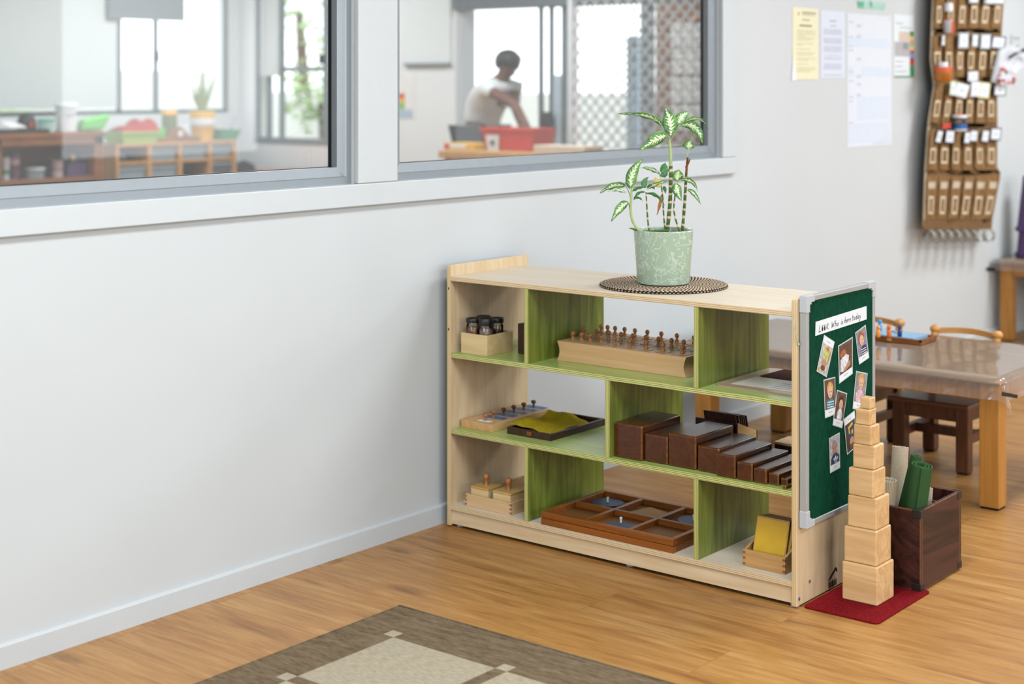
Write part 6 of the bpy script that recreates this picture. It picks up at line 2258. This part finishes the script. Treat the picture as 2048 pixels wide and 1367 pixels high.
# cube shelf with tubs
xl, xr = P(232, 300, 1, CY2).x, P(473, 300, 1, CY2).x
zt2 = P(350, 284, 1, CY2).z
zm = P(350, 320, 1, CY2).z
zb2 = P(350, 357, 1, CY2).z
CU = thing('cube_shelf', ((xl + xr) / 2, CY2 + 0.17, 0), 'light wood cube shelf holding clear tubs, seen through the first window', 'cube shelf')
t = 0.03
divs = [xl] + [P(u, 300, 1, CY2).x for u in (297, 358, 418)] + [xr - t]
for x in divs:
    m = M()
    m.box(x, x + t, CY2, CY2 + 0.36, 0, zt2 - t * 0.7)
    m.done('upright', CUBEW, CU)
m = M()
m.box(xl, xr, CY2 - 0.004, CY2 + 0.36, zt2 - t * 0.7, zt2)
m.done('top_board', CUBEW, CU)
rows_ = [zm, zb2, zb2 - 0.15, zb2 - 0.30, zb2 - 0.45]
for z in rows_:
    m = M()
    for a, b_ in zip(divs, divs[1:]):
        m.box(a + t, b_, CY2 + 0.004, CY2 + 0.36, z - 0.018, z)
    m.done('shelf_board', CUBEW, CU)
m = M()
m.box(xl, xr, CY2 + 0.35, CY2 + 0.36, 0, zt2)
m.done('back_panel', BOOKW, CU)
nmv = ['upper', 'lower']
cn = ['first', 'second', 'third', 'last']
for ri, z in enumerate((zm, zb2)):
    for ci in range(4):
        if (ri, ci) in ((0, 0), (1, 2)):
            continue
        a, b_ = divs[ci] + t + 0.008, divs[ci + 1] - 0.008
        h = hz(27, 350, CY2)
        e = thing('clear_tub', ((a + b_) / 2, CY2 + 0.16, z), 'clear grey plastic tub in the %s column, %s visible row of the cube shelf' % (cn[ci], nmv[ri]), 'tub', 'clear tubs in the cube shelf')
        m = M()
        k = 0.01
        m.hull([(a + k, CY2 + 0.03, z + .0004), (b_ - k, CY2 + 0.03, z + .0004), (b_ - k, CY2 + 0.3, z + .0004), (a + k, CY2 + 0.3, z + .0004)], [(a, CY2 + 0.02, z + h), (b_, CY2 + 0.02, z + h), (b_, CY2 + 0.31, z + h), (a, CY2 + 0.31, z + h)])
        m.done('tub_body', FARC['clear'] if ci != 3 or ri == 0 else FARC['cleardk'], e)
        m = M()
        m.box(a - 0.004, b_ + 0.004, CY2 + 0.012, CY2 + 0.32, z + h * 0.88, z + h)
        m.done('rim', plain('tub_rim', '#AEBBC4', 0.4, 0.5), e)
m = M()
m.ball((divs[0] + 0.11, CY2 + 0.08, zm + 0.036), 0.035, 10, (1, 1, 1))
tag(m.done('grey_ball', FARC['cleardk'], smooth=60), 'grey ball in the first upper cell of the cube shelf', 'ball')
yc = CY2 + 0.13
e = thing('lime_basket', (PXY(262, yc), yc, zt2), 'lime green basket heaped with red cloth on the cube shelf', 'basket')
m = M()
a, b_ = PXY(224, yc), PXY(300, yc)
h = hz(20, 262, yc)
m.hull([(a + .03, yc - 0.10, zt2 + .0004), (b_ - .02, yc - 0.10, zt2 + .0004), (b_ - .02, yc + 0.10, zt2 + .0004), (a + .03, yc + 0.10, zt2 + .0004)], [(a, yc - 0.12, zt2 + h), (b_, yc - 0.12, zt2 + h), (b_, yc + 0.12, zt2 + h), (a, yc + 0.12, zt2 + h)])
m.done('basket_body', FARC['lime'], e)
m = M()
m.box(a - .006, b_ + .006, yc - 0.128, yc + 0.128, zt2 + h, zt2 + h + 0.012)
m.done('rim', FARC['lime'], e)


def heap(a_, c_):
    x = PXY(231, yc) + (PXY(302, yc) - PXY(231, yc)) * a_
    y = yc - 0.11 + 0.22 * c_
    z = zt2 + h + 0.012 + hz(24, 262, yc) * (math.sin(PI * c_) ** 0.6) * (0.15 + min(1, a_ * 1.9) * 0.8 + 0.12 * math.sin(a_ * 15)) * (1 if a_ < 0.97 else 0.6)
    return Vector((x, y, z))


m = M()
m.grid(heap, 24, 12, thick=0.006)
tag(m.done('red_cloth', FARC['red'], smooth=80), 'crumpled red cloth heaped in the lime green basket', 'cloth')
e = thing('mantel_shelf', (PXY(342, yc - 0.05), yc - 0.05, zt2), 'brown scalloped wooden stand on the cube shelf in front of the tall jar', 'wooden stand')
m = M()
xs_ = [300, 306, 318, 328, 336, 343, 350, 358, 368, 380, 386]
vs_ = [10, 8, 9, 15, 26, 29, 26, 15, 8, 9, 4]
pts = [(PXY(300, yc), zt2 + .0004)] + [(PXY(386, yc), zt2 + .0004)] + [(PXY(u, yc), zt2 + hz(v, u, yc)) for u, v in reversed(list(zip(xs_, vs_)))]
m.prism([(x, yc - 0.10, z) for x, z in pts], (0, 0.02, 0))
m.done('front_board', BOOKW, e)
m = M()
m.box(PXY(302, yc), PXY(384, yc), yc - 0.08, yc - 0.02, zt2 + .0004, zt2 + 0.03)
m.done('base_block', BOOKW, e)
m = M()
c = Vector((PXY(344, yc), yc - 0.101, zt2 + hz(16, 344, yc)))
rt = Matrix.Rotation(PI / 2, 3, 'X')
m.lathe([(0.022, 0.0), (0.022, 0.004), (0.020, 0.005)], c, 20, rt)
m.done('pale_disc', FARC['white'], e)
pot_like('tall_jar', 339, yc + 0.08, zt2 + .0003, hz(58, 339, yc + .08), 15, FARC['amber'], 'tall amber jar with a yellow lid behind the scalloped stand', 'jar', 0.95, FARC['yellow'], None, (0.45, 0.85, plain('jar_olive', '#6E7A52', 0.4)))
m = M()
m.box(PXY(302, yc + .08), PXY(322, yc + .08), yc + 0.02, yc + 0.14, zt2 + .0003, zt2 + hz(27, 310, yc + .08))
tag(m.done('green_box', FARC['green'], bevel=0.004), 'small green box beside the tall amber jar', 'box')
m = M()
m.box(PXY(358, yc + .08), PXY(376, yc + .08), yc + 0.03, yc + 0.14, zt2 + .0003, zt2 + hz(30, 370, yc + .08))
tag(m.done('white_box', FARC['white'], bevel=0.004), 'white box between the tall amber jar and the yellow pot', 'box')
# yellow pot with its plant
x = PXY(405, yc)
r = 26 * dsc(405, yc)
h = hz(58, 405, yc)
e = thing('potted_plant', (x, yc, zt2), 'spiky upright plant in a yellow and white pot on the cube shelf', 'plant')
m = M()
m.lathe([(r * 0.74, 0.0005), (r * 0.92, h * 0.50), (r, h * 0.55), (r, h)], (x, yc, zt2), 28)
m.done('pot', FARC['yellow'], e, smooth=40)
m = M()
m.lathe([(r * 0.955, h * 0.50), (r * 1.015, h * 0.56), (r * 1.015, h * 0.76)], (x, yc, zt2), 28, caps=False)
m.done('white_band', FARC['white'], e, smooth=40)
SPIKE = plain('spike_leaf', '#7E8C58', 0.5, 0.3, var=0.2)
for k, (u, v) in enumerate(((407, 117), (431, 152), (383, 172), (384, 190), (395, 168), (412, 172), (420, 190), (399, 180), (425, 176))):
    tip = P(u, v, 1, yc + rnd.uniform(-.04, .04))
    b0 = Vector((x + rnd.uniform(-.02, .02), yc, zt2 + h))
    md_ = b0.lerp(tip, 0.5) + Vector((0, 0, 0.02))
    m = M()
    m.tube([b0, md_, tip], [0.014, 0.016, 0.003], 6)
    m.done('leaf', SPIKE, e, smooth=60)
e = thing('green_scoop', (PXY(446, yc), yc, zt2), 'dark green scoop tub at the end of the cube shelf top', 'tub')
m = M()
a, b_ = PXY(427, yc), PXY(461, yc)
h = hz(22, 446, yc)
m.hull([(a + .02, yc - 0.08, zt2 + .0004), (b_, yc - 0.08, zt2 + .0004), (b_, yc + 0.08, zt2 + .0004), (a + .02, yc + 0.08, zt2 + .0004)], [(a, yc - 0.1, zt2 + h), (b_ + .02, yc - 0.1, zt2 + h * .9), (b_ + .02, yc + 0.1, zt2 + h * .9), (a, yc + 0.1, zt2 + h)])
m.done('tub_body', FARC['dgreen'], e)
m = M()
m.tube([(b_, yc, zt2 + h * 0.9), (PXY(470, yc), yc, zt2 + h * 2.1)], 0.008, 6)
m.done('handle', FARC['clear'], e)

# low things on the floor by the side wall
m = M()
a = P(543, 338, 0, RX - 0.25)
b_ = P(668, 338, 0, RX - 0.25)
m.box(RX - 0.45, RX - 0.05, b_.y, a.y, 0, a.z)
tag(m.done('low_chest', FARC['orange'], bevel=0.01), 'low orange-brown chest under the side window, just above the sill', 'chest')
m = M()
c = P(487, 352, 0, RX - 0.3)
m.lathe([(0.10, 0.0), (0.15, 0.05), (0.16, 0.3), (0.13, c.z), (0.08, c.z + 0.10), (0.01, c.z + 0.13)], (c.x, c.y, 0), 16)
tag(m.done('dark_bag', FARC['black'], smooth=60), 'tall dark bag standing between the cube shelf and the side wall', 'bag')

# blinds and curtain
SHEER = plain('sheer_blind', '#D9DFDE', 0.8, 0.2, var=0.01)
m = M()
m.box(wx0 + 0.03, P(233, 100, 1, FY - .03).x, FY - 0.034, FY - 0.03, wz0 + 0.05, 2.2)
tag(m.done('roller_blind', SHEER), 'pale roller blind drawn down over the first pane of the far window', 'blind')
m = M()
a, b_ = P(216, 37, 1, FY - .07), P(368, 37, 1, FY - .07)
m.box(a.x, b_.x, FY - 0.08, FY - 0.06, a.z, 2.25)
tag(m.done('roller_blind', plain('grey_blind', '#7C8588', 0.7, 0.2)), 'dark grey roller blind pulled halfway over the far window', 'blind')


n = N('curtain_white')
n_tr = n.n('ShaderNodeBsdfTranslucent', {'Color': (0.92, 0.94, 0.94, 1)})
n_df = n.n('ShaderNodeBsdfDiffuse', {'Color': (0.88, 0.9, 0.9, 1)})
n_mx = n.n('ShaderNodeMixShader', {0: 0.4, 1: n_tr.outputs[0], 2: n_df.outputs[0]})
n.t.links.new(n_mx.outputs[0], n.out.inputs[0])
CURT = n.m


def drape(a, b_):
    y = P(520, 100, 0, RX - .06).y + (P(557, 100, 0, RX - .06).y - P(520, 100, 0, RX - .06).y) * a
    z = P(540, 152, 0, RX - .06).z + (2.35 - P(540, 152, 0, RX - .06).z) * b_
    return Vector((RX - 0.06 + 0.025 * math.sin(a * 22), y, z))


m = M()
m.grid(drape, 40, 6)
tag(m.done('white_curtain', CURT, smooth=80), 'short white curtain gathered at the corner of the side window', 'curtain')

# whiteboard and poster on the side wall
a, b_ = P(812, 126, 0, RX), P(903, 126, 0, RX)
e = thing('whiteboard', (RX, (a.y + b_.y) / 2, a.z), 'pale whiteboard on the side wall, seen through the second window', 'whiteboard')
m = M()
m.box(RX - 0.012, RX, b_.y, a.y, a.z, 2.1)
m.done('board', plain('whiteboard_face', '#E3E7E6', 0.3, 0.4, var=0.01), e)
m = M()
m.box(RX - 0.035, RX - 0.012, b_.y, a.y, a.z - 0.02, a.z)
m.done('pen_ledge', ALU, e)
a, b_ = P(791, 146, 0, RX), P(830, 238, 0, RX)
e = thing('colour_poster', (RX, (a.y + b_.y) / 2, b_.z), 'white poster with a rainbow column on the side wall by the window post', 'poster')
m = M()
m.box(RX - 0.003, RX, b_.y, a.y, b_.z, a.z)
m.done('paper', FARC['paper'], e)
for k, (c_, v0, v1) in enumerate((('red', 187, 196), ('yellow', 196, 207), ('green', 207, 218), ('blue', 219, 236))):
    q0, q1 = P(797, v0, 0, RX), P(810 if c_ != 'blue' else 826, v1, 0, RX)
    m = M()
    m.box(RX - 0.005, RX - 0.003, q1.y, q0.y, q1.z, q0.z)
    m.done('colour_bar', FARC[c_] if c_ != 'blue' else plain('pale_bluegrey', '#AFC0D2', 0.5), e)

# work table with the red tub
tx = 4.22
a, b_ = P(876, 298, 0, tx), P(1200, 298, 0, tx)
tz2 = P(950, 303, 0, tx).z
WT2 = thing('work_table', (tx + 0.3, (a.y + b_.y) / 2, 0), 'light wooden work table with the red tub, seen through the second window', 'table')
m = M()
m.box(tx, tx + 0.62, 1.9, a.y, tz2 - 0.05, tz2)
m.done('tabletop', CUBEW, WT2, bevel=0.006)
for x_ in (tx + 0.03, tx + 0.53):
    for y_ in (1.95, a.y - 0.09):
        m = M()
        m.box(x_, x_ + 0.06, y_, y_ + 0.06, 0, tz2 - 0.05)
        m.done('leg', CUBEW, WT2)
bxx = tx + 0.20
a, b_ = P(962, 256, 0, bxx), P(1067, 256, 0, bxx)
hb = P(1010, 256, 0, bxx).z - tz2
e = thing('red_tub', (bxx + 0.12, (a.y + b_.y) / 2, tz2), 'red plastic tub with a white picture label, the person reaching into it', 'tub')
m = M()
k = 0.018
th_ = 0.006
outer0 = [(bxx + k, b_.y + k * 1.6), (bxx + 0.25 - k, b_.y + k * 1.6), (bxx + 0.25 - k, a.y - k * 1.6), (bxx + k, a.y - k * 1.6)]
outer1 = [(bxx, b_.y), (bxx + 0.25, b_.y), (bxx + 0.25, a.y), (bxx, a.y)]
z0, z1 = tz2 + .0005, tz2 + hb
vo0 = [m.b.verts.new((x, y, z0)) for x, y in outer0]
vo1 = [m.b.verts.new((x, y, z1)) for x, y in outer1]
cx_, cy_ = bxx + 0.125, (a.y + b_.y) / 2
inn = lambda pts, z: [m.b.verts.new((x + (th_ if x < cx_ else -th_), y + (th_ if y < cy_ else -th_), z)) for x, y in pts]
vi1 = inn(outer1, z1)
vi0 = inn(outer0, z0 + 0.006)
m.b.faces.new(list(reversed(vo0)))
m.b.faces.new(vi0)
for i in range(4):
    j = (i + 1) % 4
    m.b.faces.new([vo0[i], vo0[j], vo1[j], vo1[i]])
    m.b.faces.new([vo1[i], vo1[j], vi1[j], vi1[i]])
    m.b.faces.new([vi1[i], vi1[j], vi0[j], vi0[i]])
m.done('tub_body', FARC['red'], e, bevel=0.006)
m = M()
m.box(bxx - 0.012, bxx + 0.004, b_.y - 0.012, a.y + 0.012, z1 - 0.016, z1)
m.done('rim', FARC['red'], e, bevel=0.004)
q = [P(972, 269, 0, bxx - 0.002), P(998, 270, 0, bxx - 0.002), P(997, 301, 0, bxx + 0.008), P(975, 300, 0, bxx + 0.008)]
m = M()
m.prism([Vector((p.x, p.y, p.z)) for p in q], (-0.003, 0, 0))
m.done('label', FARC['white'], e)
m = M()
c = sum(q, Vector()) / 4
m.lathe([(0.022, 0), (0.022, 0.001)], c + Vector((-0.0035, 0, 0)), 14, Matrix.Rotation(-PI / 2, 3, 'Y'))
m.done('label_picture', FARC['cleardk'], e)
# yellow box, grey box, pale block
a, b_ = P(893, 285, 0, tx + 0.12), P(952, 285, 0, tx + 0.12)
m = M()
e = thing('yellow_box', (tx + 0.2, (a.y + b_.y) / 2, tz2), 'flat yellow and red box on the work table beside the red tub', 'box')
m.box(tx + 0.10, tx + 0.30, b_.y, a.y, tz2 + .0004, a.z)
m.done('box_body', FARC['yellow'], e, bevel=0.004)
m = M()
m.box(tx + 0.098, tx + 0.1, b_.y + 0.07, a.y - 0.05, tz2 + 0.014, a.z - 0.008)
m.done('white_panel', FARC['white'], e)
m = M()
m.box(tx + 0.097, tx + 0.1, a.y - 0.035, a.y + .001, tz2 + 0.004, a.z - 0.004)
m.done('red_end', FARC['red'], e)
a, b_ = P(921, 250, 0, tx + 0.45), P(946, 250, 0, tx + 0.45)
m = M()
m.box(tx + 0.40, tx + 0.55, b_.y, a.y, tz2 + .0004, a.z)
tag(m.done('grey_box', FARC['cleardk'], bevel=0.006), 'dark grey upright box on the work table behind the yellow one', 'box')
a, b_ = P(1068, 290, 0, tx + 0.06), P(1172, 290, 0, tx + 0.06)
m = M()
m.box(tx + 0.05, tx + 0.25, b_.y, a.y, tz2 + .0004, a.z)
tag(m.done('pale_block', plain('pale_wood_block', '#D9C6B0', 0.5), bevel=0.006), 'pale wooden block on the work table on the doorway side of the red tub', 'block')

# black bag hung on the door frame, brown organiser behind the grille
c0, c1 = P(1097, 228, 0, RX - .04), P(1097, 280, 0, RX - .04)
m = M()
m.lathe([(0.01, 0), (0.045, 0.05), (0.055, 0.13), (0.04, 0.20), (0.012, (c0.z - c1.z))], (RX - 0.055, c0.y, c1.z), 14)
tag(m.done('black_bag', FARC['black'], smooth=60), 'black bag hanging against the dark door frame of the far room', 'bag')
ox = RX - 0.055
OB = plain('organiser_brown', '#8E6446', 0.9, 0.1, var=0.15, scale=9)
a, b_ = P(1312, 290, 0, ox), P(1412, -30, 0, ox)
e = thing('pocket_organiser', (ox, (a.y + b_.y) / 2, a.z), 'brown hanging pocket organiser full of white cards behind the diamond grille', 'organiser')
m = M()
m.box(ox, ox + 0.012, b_.y, a.y, a.z, b_.z)
m.done('backing', OB, e)
for k, v in enumerate((60, 118, 176, 234, 288)):
    z = P(1350, v, 0, ox).z
    m = M()
    m.box(ox - 0.014, ox, b_.y + .005, a.y - .005, z, z + 0.10)
    m.done('pocket_row', OB, e, bevel=0.004)
for r_, v in enumerate((75, 128, 185, 240)):
    for c_ in range(3):
        u = 1342 + c_ * 22 + (r_ % 2) * 3
        if u > 1404:
            continue
        q0, q1 = P(u, v - 30, 0, ox - 0.02), P(u + 20, v + 20, 0, ox - 0.02)
        m = M()
        m.box(ox - 0.022, ox - 0.018, q1.y, q0.y, q1.z, q0.z)
        m.done('card', FARC['paper'], e)
m = M()
q0, q1 = P(1382, 30, 0, ox - 0.03), P(1400, 40, 0, ox - 0.03)
m.box(ox - 0.03, ox - 0.0, q1.y, q0.y, q1.z, q0.z)
m.done('orange_packet', FARC['orange'], e)

# ---------------------------------------------------------------- the person leaning over the red tub
PXX = tx + 0.62 + 0.13
SKIN = plain('skin_brown', '#6E4636', 0.5, 0.35, var=0.04)
SHIRT = plain('white_shirt', '#E2E6E6', 0.85, 0.2, var=0.02)
TROUS = plain('dark_trousers', '#3A3F48', 0.9, 0.1)
HAIR = plain('black_hair', '#17130F', 0.5, 0.4, var=0.2)


def skin_mesh(name, joints, links, mat, parent, sub=2):
    me = bpy.data.meshes.new(name)
    inv = W(parent).inverted()
    names = list(joints)
    me.from_pydata([inv @ Vector(joints[k][0]) for k in names], [(names.index(a), names.index(b)) for a, b in links], [])
    o = bpy.data.objects.new(name, me)
    COL.objects.link(o)
    o.parent = parent
    md = o.modifiers.new('skin', 'SKIN')
    md.use_smooth_shade = True
    sv = me.skin_vertices[0].data
    for i, k in enumerate(names):
        r = joints[k][1]
        sv[i].radius = r if isinstance(r, tuple) else (r, r)
        sv[i].use_root = (i == 0)
    s_ = o.modifiers.new('subsurf', 'SUBSURF')
    s_.levels = s_.render_levels = sub
    me.materials.append(mat)
    return o


def J(u, v, dx=0.0):
    return P(u, v, 0, PXX + dx)


pel = J(960, 256)
PER = thing('person', (pel.x, pel.y, 0), 'person with dark hair in a white shirt leaning over the red tub', 'person')
hx_ = 0.10
jt = {
    'pelvis': (pel, (0.14, 0.11)), 'spine': (J(968, 220), (0.13, 0.10)), 'chest': (J(984, 182), (0.15, 0.11)), 'neck0': (J(1000, 163), 0.062), 'neck1': (J(1008, 152), 0.052),
    'head0': (J(1013, 142), 0.062), 'head1': (J(1017, 130), 0.078), 'head2': (J(1019, 117), 0.066),
}
lk = [('pelvis', 'spine'), ('spine', 'chest'), ('chest', 'neck0'), ('neck0', 'neck1'), ('neck1', 'head0'), ('head0', 'head1'), ('head1', 'head2')]
for sgn, nm in ((-1, 'near'), (1, 'off')):
    dx = sgn * 0.17
    hip = pel + Vector((sgn * 0.09, 0.0, -0.08))
    kn = Vector((hip.x, pel.y + 0.02, 0.50))
    an = Vector((hip.x, pel.y + 0.05, 0.09))
    to = an + Vector((0, -0.17, -0.045))
    jt.update({nm + 'hip': (hip, 0.095), nm + 'knee': (kn, 0.060), nm + 'ankle': (an, 0.042), nm + 'toe': (to, 0.035)})
    lk += [('pelvis', nm + 'hip'), (nm + 'hip', nm + 'knee'), (nm + 'knee', nm + 'ankle'), (nm + 'ankle', nm + 'toe')]
    sh = J(1003, 176) + Vector((dx, 0, 0))
    if sgn < 0:
        el = J(1032, 212, -0.20)
        wr_ = P(1052, 248, 0, tx + 0.40)
        hd = P(1056, 262, 0, tx + 0.36)
    else:
        el = J(1030, 216, 0.12)
        wr_ = P(1042, 250, 0, tx + 0.44)
        hd = P(1046, 264, 0, tx + 0.40)
    jt.update({nm + 'sh': (sh, 0.048), nm + 'el': (el, 0.034), nm + 'wr': (wr_, 0.024), nm + 'palm': (hd, (0.036, 0.018))})
    lk += [('chest', nm + 'sh'), (nm + 'sh', nm + 'el'), (nm + 'el', nm + 'wr'), (nm + 'wr', nm + 'palm')]
    dd = (hd - wr_).normalized()
    sd = Vector((1, 0, 0))
    for f_, (off, L_) in enumerate(((-0.030, 0.068), (-0.010, 0.078), (0.010, 0.074), (0.030, 0.058))):
        p0 = hd + sd * off + dd * 0.030
        p1 = p0 + dd * L_ * 0.5 + Vector((0, -0.006, 0))
        p2 = p1 + (dd * 0.7 + Vector((0, 0.5, -0.4))).normalized() * L_ * 0.5
        jt.update({nm + 'f%da' % f_: (p0, 0.010), nm + 'f%db' % f_: (p1, 0.009), nm + 'f%dc' % f_: (p2, 0.0075)})
        lk += [(nm + 'palm', nm + 'f%da' % f_), (nm + 'f%da' % f_, nm + 'f%db' % f_), (nm + 'f%db' % f_, nm + 'f%dc' % f_)]
    p0 = hd - sd * 0.034 - dd * 0.005
    p1 = p0 - sd * 0.026 + dd * 0.034
    jt.update({nm + 'ta': (p0, 0.011), nm + 'tb': (p1, 0.009)})
    lk += [(nm + 'palm', nm + 'ta'), (nm + 'ta', nm + 'tb')]
skin_mesh('body', jt, lk, SKIN, PER)
# face turned down towards the tub
hc = jt['head1'][0]
fd = Vector((-0.25, -0.85, -0.45)).normalized()
sdv = Vector((1, -0.29, 0)).normalized()
upv = sdv.cross(fd).normalized()
if upv.z < 0:
    upv = -upv
m = M()
m.ball(hc + fd * 0.084 - upv * 0.016, 0.014, 10, (0.8, 1, 1.2))
m.done('nose', SKIN, PER, smooth=80)
for s_ in (-1, 1):
    m = M()
    m.ball(hc + fd * 0.074 + sdv * (0.029 * s_) + upv * 0.008, 0.010, 10)
    m.done('eye', HAIR, PER, smooth=80)
    m = M()
    m.ball(hc + sdv * (0.079 * s_) - fd * 0.005, 0.028, 10, (0.35, 0.7, 1.0))
    m.done('ear', SKIN, PER, smooth=80)
m = M()
m.ball(hc + fd * 0.074 - upv * 0.044, 0.015, 10, (1.2, 0.5, 0.4))
m.done('mouth', plain('lips', '#7A4438', 0.5), PER, smooth=80)


def hairfn(a, b_):
    th = a * 2 * PI
    ph_ = b_ * PI * 0.62
    d = upv * math.cos(ph_) + (fd * math.cos(th) + sdv * math.sin(th)) * math.sin(ph_)
    rr_ = 0.098 + 0.006 * math.sin(th * 7) * b_
    if math.cos(th) > 0.3 and b_ > 0.55:
        rr_ -= 0.035 * (b_ - 0.55) / 0.45
    return hc + upv * 0.012 - fd * 0.012 + d * rr_


m = M()
m.grid(hairfn, 28, 12)
m.done('hair', HAIR, PER, smooth=80)
m = M()
bn = hc - fd * 0.090 + upv * 0.02
m.ball(bn, 0.040, 14)
m.done('hair_bun', HAIR, PER, smooth=80)
sj = {'pelvis': (pel + Vector((0, 0, -0.03)), (0.165, 0.135)), 'spine': (J(967, 220), (0.158, 0.128)), 'chest': (J(983, 183), (0.178, 0.135)), 'col': (J(997, 167), (0.09, 0.08))}
sl = [('pelvis', 'spine'), ('spine', 'chest'), ('chest', 'col')]
for sgn, nm in ((-1, 'near'), (1, 'off')):
    s0 = jt[nm + 'sh'][0]
    e0 = jt[nm + 'el'][0]
    sj.update({nm + 'a': (s0, 0.068), nm + 'b': (s0.lerp(e0, 0.34), 0.058)})
    sl += [('chest', nm + 'a'), (nm + 'a', nm + 'b')]
skin_mesh('shirt', sj, sl, SHIRT, PER)
tj = {'p': (pel + Vector((0, 0, -0.05)), (0.155, 0.125))}
tl_ = []
for sgn, nm in ((-1, 'near'), (1, 'off')):
    tj.update({nm + 'h': (jt[nm + 'hip'][0], 0.115), nm + 'k': (jt[nm + 'knee'][0], 0.082), nm + 'a': (jt[nm + 'ankle'][0] + Vector((0, 0, 0.03)), 0.066)})
    tl_ += [('p', nm + 'h'), (nm + 'h', nm + 'k'), (nm + 'k', nm + 'a')]
skin_mesh('trousers', tj, tl_, TROUS, PER)
for nm in ('near', 'off'):
    an, to = jt[nm + 'ankle'][0], jt[nm + 'toe'][0]
    m = M()
    c = (an + to) / 2
    m.ball((c.x, c.y, 0.045), 0.1, 14, (0.50, 1.35, 0.45))
    m.done('shoe', HAIR, PER, smooth=80)
